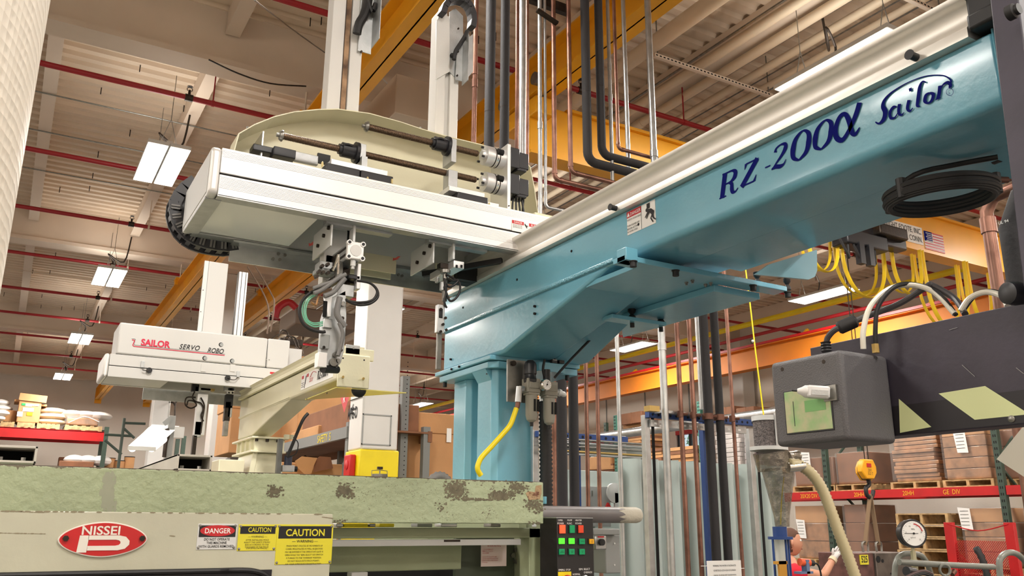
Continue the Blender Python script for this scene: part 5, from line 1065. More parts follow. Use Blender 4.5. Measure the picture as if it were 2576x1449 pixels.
# ---- strut frame carrying the pipes
FY = 4.40
def F(a, b, y=FY): return P(a, b, 'y', y)
t = T('pipe_support', 'strut channel frame with blue and galvanised rails holding the pipes', 'strut frame', (F(1640, 1100).x, FY, -1.6))
def post(px_, w, m, nm, y=FY, top=None, bot=-1.6, py=1100):
    a = F(px_, py, y); return M().box(a.x - w / 2, a.x + w / 2, y, y + .042, bot, top).obj(nm, m, t, bevel=.001)
zt = F(1640, 1045).z
po = post(1630, .041, galv, 'post', top=zt); M().box(F(1643, 1100).x - .012, F(1643, 1100).x + .012, FY - .001, FY + .001, -1.6, zt).obj('channel_slot', darkhole, po)
po = post(1890, .041, galv, 'post', top=F(1890, 1078).z); M().box(F(1903, 1100).x - .012, F(1903, 1100).x + .012, FY - .001, FY + .001, -1.6, F(1890, 1078).z).obj('channel_slot', darkhole, po)
post(1776, .05, blued, 'blue_post', top=F(1770, 1055).z, y=FY + .05)
a, b = F(1622, 1045), F(1935, 1075)
tl = M().box(a.x, b.x, FY - .045, FY - .003, zt - .02, zt + .022).obj('blue_rail', blued, t, bevel=.001)
m = M(); k = a.x + .03
while k < b.x: m.cyl((k, FY - .0458, zt), (k, FY - .0455, zt), .009, n=10); k += .05
m.obj('rail_holes', darkhole, tl)['kind'] = 'stuff'
M().box(a.x + .04, a.x + .44, FY - .12, FY - .05, zt + .005, zt + .022).obj('galvanised_tray', galv, t)
lo = M().box(a.x + .03, b.x - .25, FY - .02, FY - .004, zt - .075, zt - .03).obj('slotted_rail', galv, t)
m = M(); k = a.x + .06
while k < b.x - .3: m.box(k, k + .025, FY - .0215, FY - .0205, zt - .06, zt - .048); k += .05
m.obj('rail_slots', paper, lo)['kind'] = 'stuff'
for px_, r_ in ((1711, .02), (1743, .02), (1780, .034), (1808, .034), (1841, .02)):
    x = X_(px_, 1040, PYY); M().cyl((x, PYY, zt - .02), (x, PYY, zt + .02), r_ * 1.08, n=14).cyl((x + r_, PYY - .01, zt), (x + r_ + .02, PYY - .03, zt), .01, n=8).obj('pipe_clamp', copperd, t)
x = X_(1640, 1040, PYY); M().box(x - .04, x + .04, PYY - .03, PYY + .03, zt + .0, zt + .035).obj('brass_clamp', mat('brass_zinc', (186, 158, 96), .35, .7), t)
# ---- blue slotted ladder with pipes at the far side of the blue column
LY = 5.2
a, b = P(1350, 1088, 'y', LY), P(1580, 1110, 'y', LY)
t = T('pipe_rack', 'blue slotted rail with rods in front of the windows', 'strut frame', (a.x, LY, -1.6))
r_ = M().box(a.x, b.x, LY, LY + .04, a.z - .03, a.z + .012).obj('blue_rail', blued, t, bevel=.001)
m = M(); k = a.x + .05; i = 0
while k < b.x: m.cyl((k, LY - .001, a.z - .01), (k, LY - .0005, a.z - .01), .011, n=10); k += .07
m.obj('rail_holes', darkhole, r_)['kind'] = 'stuff'
M().box(a.x, b.x + .25, LY + .06, LY + .08, a.z - .13, a.z - .04).obj('slotted_rail', mat('slot_rail', (130, 134, 128), .5), t)
for k, dz in enumerate((-.035, -.06, -.085, -.12, -.14)): M().cyl((a.x, LY - .03, a.z + dz), (b.x + .12 + .04 * (k % 2), LY - .03, a.z + dz - .005), .008, n=8).obj('rod', [steel, galv, steel, bpy.data.materials['brass_zinc'], galv][k], t)
x = P(1460, 1150, 'y', LY).x; M().box(x - .03, x + .03, LY + .04, LY + .08, -1.6, a.z).obj('blue_post', blued, t)
for px_ in (1352, 1575): x = P(px_, 1150, 'y', LY).x; M().box(x - .02, x + .02, LY + .02, LY + .06, -1.6, a.z + .02).obj('post', galv, t)
# ---- grey cabinet panel left of the corrugated curtain, with a disconnect switch
GY_ = 5.6
a, b = P(1340, 1178, 'y', GY_), P(1556, 1178, 'y', GY_)
M().box(a.x, b.x + .4, GY_, GY_ + .05, -1.6, a.z).thing('equipment_cabinet', panelg, 'flat grey-green cabinet side behind the round bar', 'cabinet', bevel=.003)
a, b = P(1483, 1223, 'y', GY_ - .2), P(1500, 1290, 'y', GY_ - .2); e = P(1535, 1225, 'y', GY_ - .2)
t = T('disconnect_switch', 'grey disconnect switch box with a red handle on the cabinet', 'switch', (a.x, GY_ - .1, b.z))
M().box(a.x, e.x, GY_ - .2, GY_, b.z - .1, a.z).obj('box', greyp, t, bevel=.003)
c = P(1549, 1240, 'y', GY_ - .22); M().cyl((c.x, GY_ - .21, c.z), (c.x, GY_ - .19, c.z), .075, n=28).box(c.x - .0, c.x + .075, GY_ - .21, GY_ - .19, c.z - .2, c.z).obj('round_cover', whitep, t)
c = P(1530, 1278, 'y', GY_ - .23); M().prism([(c.x - .04, c.z - .03), (c.x, c.z + .04), (c.x + .04, c.z - .01), (c.x + .02, c.z - .04), (c.x + .0, c.z + .005), (c.x - .02, c.z - .04)], 'y', GY_ - .235, GY_ - .215).obj('red_handle', redb, t)
c = P(1488, 1241, 'y', GY_ - .2); M().box(c.x, c.x + .012, GY_ - .202, GY_ - .2, c.z - .02, c.z + .02).obj('latch', steel, t)
# ---- corrugated grey curtain panels
WY = 5.0
xa, xb = P(1557, 1152, 'y', WY).x, P(1968, 1180, 'y', WY).x; zc = P(1563, 1152, 'y', WY).z
m = M(); n = 150; vs = []
for i in range(n + 1):
    f = i / n; x = xa + (xb - xa) * f; y = WY + .05 * math.sin(f * 2 * math.pi * 9) + .015 * math.sin(f * 40)
    vs += [(x, y, -1.5), (x, y, zc), (x, y + .006, zc), (x, y + .006, -1.5)]
m.add(vs, [(4 * i + j, 4 * i + (j + 1) % 4, 4 * i + 4 + (j + 1) % 4, 4 * i + 4 + j) for i in range(n) for j in range(4)])
m.thing('folded_screen', panelg, 'grey-green folded metal screen standing behind the pipes', 'screen', ang=80)
# paper notice on the pipes
a, b = P(1778, 1411, 'y', 4.15), P(1866, 1449, 'y', 4.15)
t = M().box(a.x, b.x, 4.15, 4.153, b.z - .03, a.z).thing('paper_notice', paper, 'white printed warning notice tied across the pipes', 'notice')
m = M()
for i, l in enumerate(['WARNING: THIS WATER IS CHLORINATED', 'ADVERTENCIA: ESTA AGUA ES CLORADA', 'UWAGA: TA WODA JEST CHLOROWANA']): m.text(l, ((a.x + b.x) / 2, 4.148, a.z - .035 - i * .028), (1, 0, 0), (0, 0, 1), .014, sx=.72, align='CENTER')
m.obj('print', ink, t)
M().bar((a.x - .04, 4.16, a.z - .03), (a.x, 4.155, a.z - .03), .006, .003).bar((b.x, 4.16, a.z - .05), (b.x + .03, 4.155, a.z - .05), .006, .003).obj('tie', paper, t)
# ---- long pale pipe in front of the windows, and boxes on the racking under the windows
a, b = P(1560, 1092, 'x', 8.0), P(1905, 1045, 'x', 8.0)
pipe('overhead_duct', [(8, a.y + 2.5, a.z), (8, b.y - 2, a.z)], .065, galv, 'long pale galvanised pipe crossing in front of the windows', n=14)
def carton(px0, py0, px1, py1, X, d, label, group, m=kraft, name='cardboard_box', top=None, tape=True):
    a = P(px0, py0, 'x', X); b = P(px1, py1, 'x', X); y0, y1 = sorted((a.y, b.y)); z1, z0 = a.z, b.z
    t = M().box(X, X + d, y0, y1, z0, z1).thing(name, m, label, 'box', group, bevel=.012)
    if tape: M().box(X - .004, X, (y0 + y1) / 2 - .025, (y0 + y1) / 2 + .025, z0, z1).obj('tape', kraftd, t)
    return t
XB = 13.5
zs = P(1700, 1183, 'x', XB).z
def shelf(name, label, y0, y1, z, X=XB, mt=redb, up=rackg, uz=2.6, ys=()):
    t = T(name, label, 'pallet rack', (X, y0, -1.6))
    for dx in (0, 1.0): M().box(X + dx - .03, X + dx + .02, y0, y1, z - .14, z).obj('beam', mt, t)
    for yy in ys:
        for dx in (-.04, 1.0):
            u = M().box(X + dx, X + dx + .08, yy - .05, yy + .05, -1.6, uz).obj('upright', up, t)
            m = M()
            for k in range(int((uz + 1.6) / .1)): m.box(X + dx - .001, X + dx, yy - .025, yy - .008, -1.55 + k * .1, -1.51 + k * .1).box(X + dx - .001, X + dx, yy + .008, yy + .025, -1.55 + k * .1, -1.51 + k * .1)
            m.obj('slots', darkhole, u)['kind'] = 'stuff'
        M().bar((X, yy, -.9), (X + 1.0, yy, -.1), .04, .03).bar((X, yy, .9), (X + 1.0, yy, .1), .04, .03).bar((X, yy, 1.0), (X + 1.0, yy, 1.8), .04, .03).obj('brace', up, t)
    return t
YU = [P(2525, 1240, 'x', XB).y, P(2097, 1260, 'x', XB).y + .1, 14.6, 18.2, 22.0]
rz = P(1983, 1240, 'x', XB).z
r1 = shelf('pallet_rack', 'red and green pallet rack along the wall under the hoist', YU[0], YU[1], rz, ys=YU[:2], uz=1.75)
r2 = shelf('pallet_rack', 'red and green pallet rack continuing behind the clear cyclone', YU[1] + .06, YU[2], rz, ys=[YU[2]], uz=2.4)
r3 = shelf('pallet_rack', 'pallet rack below the windows behind the pipes', YU[2] + .06, YU[4], 1.05, ys=[YU[3], YU[4]], uz=2.55)
r4 = shelf('pallet_rack', 'end of the pallet rack behind the dark arm', 3.9, YU[0] - .06, rz, ys=[4.0], uz=1.9)
m = M()
for s_, px_ in (('20X20 DIV.', 2014), ('20HH', 2149), ('20HH', 2272), ('GE  DIV', 2374)):
    q = P(px_, 1254, 'x', XB - .032); m.text(s_, (XB - .034, q.y, rz - .11), (0, -1, 0), (0, 0, 1), .11, sx=.82)
m.obj('yellow_letters', mat('stencil_yellow', (240, 176, 40), .5), r1)
# pallets
def pallet(x0, y0, z, L=1.0, Wd=1.0, label='wooden pallet', group=None, h=.12):
    t = T('wooden_pallet', label, 'pallet', (x0, y0, z), group)
    for k in range(3): M().box(x0, x0 + Wd, y0 + k * (L - .05) / 2, y0 + k * (L - .05) / 2 + .05, z + .02, z + h - .02).obj('stringer', wood, t)
    for k in range(5): M().box(x0 + k * (Wd - .1) / 4, x0 + k * (Wd - .1) / 4 + .1, y0, y0 + L, z + h - .02, z + h).obj('board', wood, t)
    for k in range(3): M().box(x0 + k * (Wd - .1) / 2, x0 + k * (Wd - .1) / 2 + .1, y0, y0 + L, z, z + .02).obj('board', wood, t)
    return t
def load(px0, px1, pyt, z, label, plab, m=kraftp, layers=6, wrap=True, paperat=None, X=XB, jag=.03, zt=None, band=None):
    y1, y0 = P(px0, 1200, 'x', X).y, P(px1, 1200, 'x', X).y; zt = zt or P((px0 + px1) / 2, pyt, 'x', X).z
    pallet(X + .02, y0 - .03, z, y1 - y0 + .06, .98, plab, 'pallets on the racks')
    z += .125
    t = T('wrapped_load', label, 'pallet load', (X + .5, (y0 + y1) / 2, z))
    h = (zt - z) / layers
    for k in range(layers):
        j = random.uniform(-jag, jag) if layers > 1 else 0
        M().box(X + .06 + abs(j), X + .92, y0 + .03 + j, y1 - .03 + j * .5, z + k * h, z + (k + 1) * h - .006).obj('carton_layer', kraft if (band is not None and k >= band) else m, t, bevel=.01)
    if wrap: M().box(X + .03, X + .95, y0 + .0, y1 - .0, z + .01, zt + .01).obj('stretch_wrap', film, t, bevel=.03)
    if paperat:
        q = P(*paperat, 'x', X); M().add([(X + .02, q.y + .1, q.z + .18), (X + .02, q.y - .11, q.z + .16), (X + .02, q.y - .13, q.z - .18), (X + .02, q.y + .06, q.z - .17)], [(0, 1, 2, 3)]).obj('label_sheet', paper, t)
        mm = M()
        for k in range(5): mm.box(X + .016, X + .018, q.y - .08, q.y + .06, q.z + .12 - k * .055, q.z + .125 - k * .055)
        mm.obj('print', ink, t)
    return t
load(1993, 2095, 1140, rz, 'brown wrapped cartons on the rack just right of the cyclone, near half', 'pallet under the brown cartons near the cyclone', m=kraftd, layers=1, paperat=(2024, 1160), zt=1.25)
load(2100, 2182, 1140, rz, 'brown wrapped cartons on the rack left of the yellow hook block', 'pallet under the cartons left of the hook block', m=kraftd, layers=1, zt=1.3)
load(2240, 2356, 1085, rz, 'tall uneven stack of flat wrapped cartons on the rack right of the hook block', 'pallet under the uneven flat cartons', layers=12, jag=.05, zt=1.55)
load(2372, 2492, 1070, rz, 'neat wrapped carton stack with a tilted white sheet, under the dark arm', 'pallet under the neat carton stack', layers=5, jag=.01, paperat=(2412, 1112), zt=1.6, band=4)
load(2500, 2600, 1080, rz, 'wrapped cartons on the rack beyond the last green upright', 'pallet beyond the last green upright', m=kraftd, layers=3, X=13.9, zt=1.5)
load(1985, 2078, 1275, -.75, 'wrapped carton stack below the rack beam behind the person in red', 'pallet below the rack beam behind the person', layers=3, paperat=(2012, 1330), zt=.35, band=2, jag=.01)
load(2106, 2165, 1272, -.75, 'dark wrapped cartons below the rack beam beside the slings', 'pallet beside the slings', m=kraftd, layers=3, zt=.36, jag=.01)
load(2398, 2530, 1283, -.75, 'wrapped carton stack with a white sheet behind the red mesh guard', 'pallet behind the red mesh guard', m=kraftp, layers=4, paperat=(2424, 1305), zt=.27, band=3, jag=.01)
load(2555, 2640, 1290, -.75, 'dark cartons at the picture edge below the rack', 'pallet at the picture edge', m=kraftd, layers=2, zt=.25)
y1, y0 = P(2256, 1350, 'x', XB).y, P(2388, 1350, 'x', XB).y
for k in range(9):
    pallet(XB + .0, y0 + random.uniform(-.02, .02), -1.6 + k * .2 - .0, y1 - y0, 1.0, 'wooden pallet in the stack by the round gauge, ' + ['on the floor', 'second from the floor', 'third from the floor', 'fourth from the floor', 'middle one', 'fourth from the top', 'third from the top', 'second from the top', 'topmost'][k], 'stacked pallets by the gauge', h=.19)
# cartons under the windows
def box2(px0, py0, px1, py1, X, d, label, m=kraft): return carton(px0, py0, px1, py1, X, d, label, 'cartons on the racks under the windows', m)
def flats(px0, py0, px1, py1, X, label, n=12):
    a = P(px0, py0, 'x', X); b = P(px1, py1, 'x', X); y0, y1 = sorted((a.y, b.y)); t = T('flat_carton_stack', label, 'cartons', (X + .4, (y0 + y1) / 2, b.z), 'cartons on the racks under the windows')
    h = (a.z - b.z) / n
    for k in range(n): j = random.uniform(-.04, .04); M().box(X + abs(j), X + .8, y0 + j, y1 + j, b.z + k * h, b.z + (k + 1) * h - h * .12).obj('flat_carton', kraft if k % 3 else kraftd, t)
    return t
flats(1562, 1060, 1612, 1160, XB, 'tall stack of flat cartons between the pale post and the strut frame', 16)
box2(1562, 1042, 1614, 1062, XB - .1, .8, 'open carton on top of the tall flat stack', kraftd)
flats(1606, 1132, 1664, 1158, XB - .3, 'low stack of flat cartons left of the window', 4)
flats(1683, 1126, 1752, 1168, XB - .3, 'stack of flat cartons under the lit window', 5)
box2(1478, 1151, 1535, 1178, XB - .2, .6, 'small pale carton on the rack behind the blue rail')
flats(1512, 1168, 1542, 1184, XB - .2, 'few flat cartons beside the small pale carton', 4)
box2(1800, 1028, 1850, 1060, XB + .1, .8, 'brown carton high up behind the insulated pipes', kraftd)
box2(1851, 1028, 1898, 1050, XB + .1, .8, 'brown carton high up near the yellow cord', kraftd)
load(1796, 1862, 1080, 1.06 if False else P(1830, 1172, 'x', XB).z - .13, 'white wrapped load behind the black insulated pipes', 'pallet under the white wrapped load', m=mat('white_goods', (208, 200, 196), .5, bump=.5, bs=10, coat=.5), layers=8, zt=P(1830, 1080, 'x', XB).z)
load(1868, 1900, 1085, P(1880, 1172, 'x', XB).z - .13, 'grey wrapped load beside the strut frame post', 'pallet under the grey wrapped load', m=mat('grey_goods', (168, 160, 160), .5, bump=.5, bs=10, coat=.5), layers=5, zt=P(1880, 1085, 'x', XB).z)
for px_, yt in ((1546, 1045), (1756, 1010)):
    a = P(px_, yt, 'x', XB - .3); b = P(px_, 1190, 'x', XB - .3)
    u = M().box(XB - .3, XB - .22, a.y - .05, a.y + .05, -1.6, a.z).thing('rack_upright', mat('rack_teal', (64, 120, 104), .5) if px_ == 1546 else bpy.data.materials['rack_teal'], 'teal perforated rack upright ' + ('beside the pale conduit' if px_ == 1546 else 'behind the copper pipes'), 'rack upright')
    m = M()
    for k in range(36): m.box(XB - .302, XB - .3, a.y - .03, a.y - .01, a.z - .06 - k * .08, a.z - .02 - k * .08).box(XB - .302, XB - .3, a.y + .01, a.y + .03, a.z - .06 - k * .08, a.z - .02 - k * .08)
    m.obj('slots', darkhole, u)['kind'] = 'stuff'
# ================================================================ near right: dark arm with display box, post, pipes
AX = 1.5
armt = t = T('swing_arm', 'dark purple-black steel arm with lime and black hazard stripes', 'machine arm', (AX, .9, .17))
M().box(AX, AX + .05, .30, 1.263, .168, .376).obj('arm_plate', armp, t, bevel=.0015)
st = M().box(AX - .0012, AX, .30, 1.075, .170, .226).obj('stripe_band', mat('stripe_black', (26, 22, 28), .5), t)
def A(px_, py_, x=AX - .002): q = P(px_, py_, 'x', x); return (x, q.y, q.z)
M().add([A(2261, 1003), A(2264, 1089), A(2343, 1074)], [(0, 1, 2)]).obj('lime_stripe', lime, st)
M().add([A(2361, 990), A(2478, 971), A(2590, 1042), A(2452, 1056)], [(0, 1, 2, 3)]).obj('lime_stripe', lime, st)
q = P(2546, 1054, 'x', AX); M().lathe((AX, q.y, q.z), (-1, 0, 0), [(0, .007), (.003, .006), (.005, .002)], 16).obj('rivet', steel, t)
m = M()
for a, b in (((2420, 918), (2452, 947)), ((2388, 830), (2408, 824)), ((2556, 925), (2575, 940))): m.bar(A(*a), A(*b), .0008, .0004, (1, 0, 0))
m.obj('scratches', greyp, t)
d = T('display_box', 'dark grey box with a small screen and a white plug on the dark arm', 'control box', (1.43, 1.16, .15))
M().box(1.355, 1.4985, 1.071, 1.249, .1525, .326).obj('housing', pend, d, bevel=.010, seg=4)
a, b = P(1974, 988, 'x', 1.355), P(2097, 1078, 'x', 1.355)
M().box(1.3535, 1.356, b.y - .003, a.y + .003, b.z - .003, a.z + .003).obj('screen_frame', blackp, d, bevel=.001)
M().box(1.3525, 1.354, b.y, a.y, b.z, a.z).obj('screen', mat('lcd_screen', (196, 190, 150), .35, c2=(140, 190, 120), vs=26, coat=.5), d, bevel=.0015, label='yellow green screen')
m = M(); w = a.y - b.y; h = a.z - b.z
m.box(1.352, 1.3526, a.y - w * .2, a.y - w * .19, b.z + h * .15, b.z + h * .75)
m.obj('screen_line', ink, d)
M().box(1.352, 1.3526, b.y + w * .1, b.y + w * .55, b.z + h * .45, b.z + h * .72).obj('green_field', mat('lcd_green', (120, 178, 104), .4), d)
for px_, py_ in ((1968, 929), (2072, 910)): q = P(px_, py_, 'x', 1.355); M().cyl((1.3552, q.y, q.z), (1.3545, q.y, q.z), .0042, n=14).cyl((1.3545, q.y, q.z), (1.3542, q.y, q.z), .0015, n=6).obj('screw', darkst, d)
n0, n1 = P(2088, 989, 'x', 1.352), P(2030, 985, 'x', 1.325)
wp = mat('plug_white', (222, 220, 218), .4)
n2, n3 = P(2010, 983, 'x', 1.318), P(1988, 983, 'x', 1.312)
u = (n1 - n0).normalized()
pl = M().obox((n0 + n1) / 2, ((n1 - n0).length, .024, .024), u, (0, 0, 1)).obj('plug_body', wp, d, bevel=.004, label='white plug')
M().lathe(n1 - u * .002, u, [(0, .0125), (.006, .012), (.012, .008), (.020, .0045)], 16).obj('plug_nose', wp, pl)
M().cyl(n1 + u * .018, n1 + u * .028, .0018, n=8).obj('plug_tip', black, pl)
M().obox((n0 * .6 + n1 * .4) + Vector((-.002, 0, -.002)), (.03, .010, .026), u, (0, 0, 1)).obj('steel_latch', alud, pl)
M().obox(n0 + Vector((.002, 0, 0)), (.006, .03, .03), (1, 0, 0), (0, 1, 0)).obj('socket_plate', steel, d)
def Bx(a, b, x): return P(a, b, 'x', x)
cb1 = M().tube([Bx(2078, 872, 1.43), Bx(2082, 850, 1.43), Bx(2100, 830, 1.43), Bx(2125, 820, 1.44), Bx(2170, 800, 1.47), Bx(2260, 765, 1.54), Bx(2330, 722, 1.56), Bx(2345, 718, 1.57), Bx(2400, 750, 1.57), Bx(2428, 790, 1.53)], .0062, 10, 5).thing('thick_cable', mat('grey_cable', (70, 66, 68), .5), 'thick dark cable with a ferrite lump arching over the dark arm', 'cable')
a_, b_ = Bx(2108, 827, 1.435), Bx(2155, 806, 1.46); v_ = (b_ - a_)
M().lathe(a_, v_, [(0, .010), (.004, .0135), (v_.length - .004, .0135), (v_.length, .010)], 14).obj('ferrite_lump', black, cb1)
q = Bx(2078, 872, 1.43); M().lathe(q - Vector((0, 0, .012)), (0, 0, 1), [(k * .003, .011 if k % 2 else .009) for k in range(8)], 14).obj('strain_relief', black, cb1)
M().tube([Bx(2172, 878, 1.44), Bx(2172, 830, 1.44), Bx(2190, 770, 1.46), Bx(2235, 728, 1.5), Bx(2290, 717, 1.54), Bx(2350, 735, 1.56), Bx(2402, 790, 1.55)], .0055, 10, 5).thing('white_tube', mat('milky_tube', (222, 218, 204), .3), 'milky white tube arching from the box over the dark arm', 'tube')
w2 = M().tube([Bx(2204, 875, 1.46), Bx(2202, 830, 1.46), Bx(2210, 770, 1.47), Bx(2250, 722, 1.5), Bx(2300, 715, 1.55), Bx(2360, 738, 1.56), Bx(2405, 792, 1.55)], .0045, 10, 5).thing('black_tube', black, 'thin black tube beside the milky white tube over the dark arm', 'tube')
q = Bx(2204, 888, 1.46); M().cyl(q, q + Vector((0, 0, .018)), .0075, n=6).obj('fitting', bpy.data.materials['brass_zinc'], w2)
M().tube([Bx(2417, 782, 1.53), Bx(2440, 750, 1.54), Bx(2480, 735, 1.55), Bx(2520, 745, 1.55), Bx(2535, 770, 1.53)], .0055, 10, 4).thing('white_tube', bpy.data.materials['milky_tube'], 'short milky white tube loop near the round black knob', 'tube')
M().tube([Bx(2425, 778, 1.54), Bx(2455, 742, 1.55), Bx(2500, 733, 1.56), Bx(2540, 752, 1.55)], .0045, 10, 4).thing('black_tube', black, 'thin black tube loop near the round black knob', 'tube')
# dark vertical post and knob
m = M().prism([(1.470, .965), (1.4555, .80), (1.442, .60), (1.424, .372), (1.62, .372), (1.64, .60), (1.60, .965), (1.60, 1.5), (1.50, 1.5)], 'y', .70, .75)
postt = m.thing('dark_post', armp, 'dark purple-black post at the picture edge beside the blue beam', 'post', bevel=.002)
q = P(2548, 738, 'y', .78); M().lathe((q.x - .012, .785, q.z), (1, -.25, .05), [(0, .010), (.003, .019), (.02, .021), (.035, .019), (.04, .012)], 24).obj('round_knob', blackp, armt)
q = P(2536, 35, 'y', .70); M().lathe((q.x, .70, q.z), (0, -1, 0), [(0, .014), (.012, .014), (.014, .010), (.02, .010)], 18).obj('black_cap', black, postt)
# clear tilted plate by the edge
a = [P(x_, y_, 'x', 2.2) for x_, y_ in ((2507, 1155), (2600, 1040), (2640, 1180), (2600, 1215))]
M().add(a + [v + Vector((.01, 0, 0)) for v in a], [(0, 1, 2, 3), (7, 6, 5, 4), (0, 4, 5, 1), (1, 5, 6, 2), (2, 6, 7, 3), (3, 7, 4, 0)]).thing('clear_plate', mat('clear_frosted', (214, 208, 192), .3, alpha=.8), 'tilted frosted clear plate at the picture edge under the dark arm', 'plate')
# copper and insulated pipes by the post
CX = 2.6
e = P(2478, 512, 'x', CX)
t = M().tube([(CX, e.y - 1.2, e.z + .02), (CX, e.y - .1, e.z + .02), (CX, e.y - .03, e.z + .012), (CX, e.y, e.z - .03), (CX, e.y, e.z - .1), (CX, e.y, -1.6)], .020, 14, 1).thing('copper_riser', copper, 'copper pipe with an elbow passing behind the dark arm and post', 'pipe')
M().cyl((CX, e.y, e.z - .10), (CX, e.y, e.z - .05), .024, n=14).obj('collar', copper, t)
CX = 2.35; e = P(2545, 535, 'x', CX)
t = M().tube([(CX, e.y - 1.2, e.z + .05), (CX, e.y - .12, e.z + .05), (CX, e.y - .04, e.z + .03), (CX, e.y, e.z - .05), (CX, e.y, e.z - .15), (CX, e.y, -1.6)], .040, 14, 1).thing('insulated_riser', foam, 'thick black insulated pipe with an elbow beside the dark post', 'pipe')
q = P(2530, 560, 'x', CX - .041); M().text('UL 94', (CX - .0405, e.y + .02, q.z), (0, -1, 0), (0, 0, 1), .012).obj('white_print', paper, t)
# ================================================================ cyclone loader
YC = 2.9
def K(a, b, y=YC): return P(a, b, 'y', y)
c = K(1952, 1170); s_ = c.length / FPX
t = T('cyclone_loader', 'foil wrapped clear cyclone hopper with a mesh top and blue flange', 'hopper', (c.x, YC, K(1960, 1449).z))
def kz(py_): return K(1955, py_).z
foil = mat('foil_film', (176, 170, 156), .12, .75, bump=1, bs=26, alpha=.62, c2=(96, 86, 76), vs=16)
M().cyl((c.x - .04, YC, kz(1125)), (c.x - .04, YC, kz(1062)), .065, n=28).obj('mesh_filter', mat('filter_mesh', (128, 118, 116), .7, bump=1, bs=160, var=.4, vs=120), t)
M().cyl((c.x - .04, YC, kz(1135)), (c.x - .04, YC, kz(1126)), .088, n=28).obj('flange_ring', whitep, t); M().cyl((c.x - .04, YC, kz(1062)), (c.x - .04, YC, kz(1050)), .07, n=28).obj('top_lid', whitep, t)
M().box(c.x - .062, c.x - .044, YC - .075, YC - .068, kz(1130), kz(1046)).obj('latch', galv, t)
M().cyl((c.x - .012, YC, kz(1180)), (c.x - .03, YC, kz(1137)), .078, .082, n=24).obj('hopper_body', foil, t)
M().lathe((c.x + .012, YC, kz(1325)), (0, 0, 1), [(0, .032), (.05, .036), (kz(1180) - kz(1325), .078)], 24).obj('cone', foil, t, label='clear cone wrapped in film')
M().tube([(c.x + .03, YC - .05, kz(1150)), (c.x + .08, YC - .06, kz(1147)), (c.x + .085, YC - .06, kz(1147))], .026, 16, 1).obj('upper_port', foil, t)
M().cyl((c.x + .0, YC - .07, kz(1178)), (c.x + .085, YC - .09, kz(1173)), .023, n=18).obj('inlet_port', chrome, t)
M().tube([K(1972, 1200), K(1966, 1260), K(1964, 1320)], .003, 6, 2).obj('yellow_wire', yellow, t)
fx = K(1962, 1340).x
fl = M().cyl((fx, YC, kz(1350)), (fx, YC, kz(1325)), .032, n=24).cyl((fx, YC, kz(1357)), (fx, YC, kz(1350)), .056, n=24).obj('blue_flange', blued, t)
M().cyl((fx, YC, -1.0), (fx, YC, kz(1357)), .028, n=20).obj('sight_glass', clear, t)
for dx in (-.05, .0, .05): M().cyl((fx + dx, YC - (.03 if dx == 0 else 0), -1.0), (fx + dx, YC - (.03 if dx == 0 else 0), kz(1352)), .0055, n=8).obj('blue_rod', blued, t)
q0, q1 = K(1932, 1411), K(1962, 1418); M().box(q0.x, q1.x, YC - .045, YC - .03, q1.z, q0.z).box(q0.x + .02, q1.x - .006, YC - .045, YC - .035, -.35, q0.z).obj('amber_plate', mat('amber_metal', (190, 136, 44), .4), t)
q = K(1985, 1412); M().cyl((q.x - .02, YC - .08, q.z), (q.x + .035, YC - .085, q.z - .004), .017, n=18).obj('orange_sensor', mat('sensor_orange', (226, 92, 50), .4), t)
M().cyl((q.x + .035, YC - .085, q.z - .004), (q.x + .06, YC - .087, q.z - .006), .013, n=14).obj('sensor_cap', blackp, t)
M().tube([(q.x + .06, YC - .087, q.z - .006), (q.x + .085, YC - .09, q.z - .012), (q.x + .1, YC - .09, q.z - .05), (q.x + .1, YC - .09, q.z - .12)], .004, 8, 4).obj('sensor_cable', black, t)
M().box(q.x + .0, q.x + .02, YC - .10, YC - .07, q.z - .05, q.z + .01).box(q.x - .04, q.x + .04, YC - .10, YC - .06, q.z - .05, q.z - .04).obj('sensor_bracket', mat('bracket_blue_grey', (96, 116, 150), .5), t)
hz = mat('ribbed_hose', (196, 182, 142), .35, coat=.4, alpha=.95)
M().tube([K(1986, 1168, 2.83), K(2010, 1170, 2.82), K(2040, 1190, 2.8), K(2068, 1230, 2.78), K(2090, 1285, 2.76), K(2112, 1345, 2.74), K(2135, 1405, 2.72), K(2158, 1470, 2.7)], .0235, 18, 3, rib=(.0085, 1.17)).thing('ribbed_hose', hz, 'beige ribbed vacuum hose arching down from the cyclone', 'hose', ang=80)
# ================================================================ person in a red shirt at the mold
sk = mat('skin', (196, 140, 112), .5); hair = mat('brown_hair', (92, 62, 48), .8, bump=.5, bs=120); shirt = mat('red_shirt', (206, 22, 44), .8, bump=.1, bs=30); glove = mat('white_glove', (206, 200, 196), .8, bump=.3, bs=60); jeans = mat('dark_trousers', (50, 56, 74), .8)
def skin_mesh(nodes, edges_, name, m, parent, lv=2, root=0):
    me = bpy.data.meshes.new(name); b_ = BASE[parent.name]
    me.from_pydata([Vector(n_[0]) - b_ for n_ in nodes], edges_, []); me.materials.append(m)
    o = bpy.data.objects.new(name, me); COL.objects.link(o); BASE[o.name] = b_; o.parent = parent
    md = o.modifiers.new('skin', 'SKIN'); md.use_smooth_shade = True
    for i, n_ in enumerate(nodes): sv = me.skin_vertices[0].data[i]; r_ = n_[1]; sv.radius = (r_, r_) if not isinstance(r_, tuple) else r_; sv.use_root = (i == root)
    sb = o.modifiers.new('sub', 'SUBSURF'); sb.levels = sb.render_levels = lv
    return o
hc = P(1990, 1364, 'y', 6.0)
F_ = Vector((.82, -.57, 0)); S_ = Vector((.57, .82, 0)); Up = Vector((0, 0, 1))          # facing, its side, up
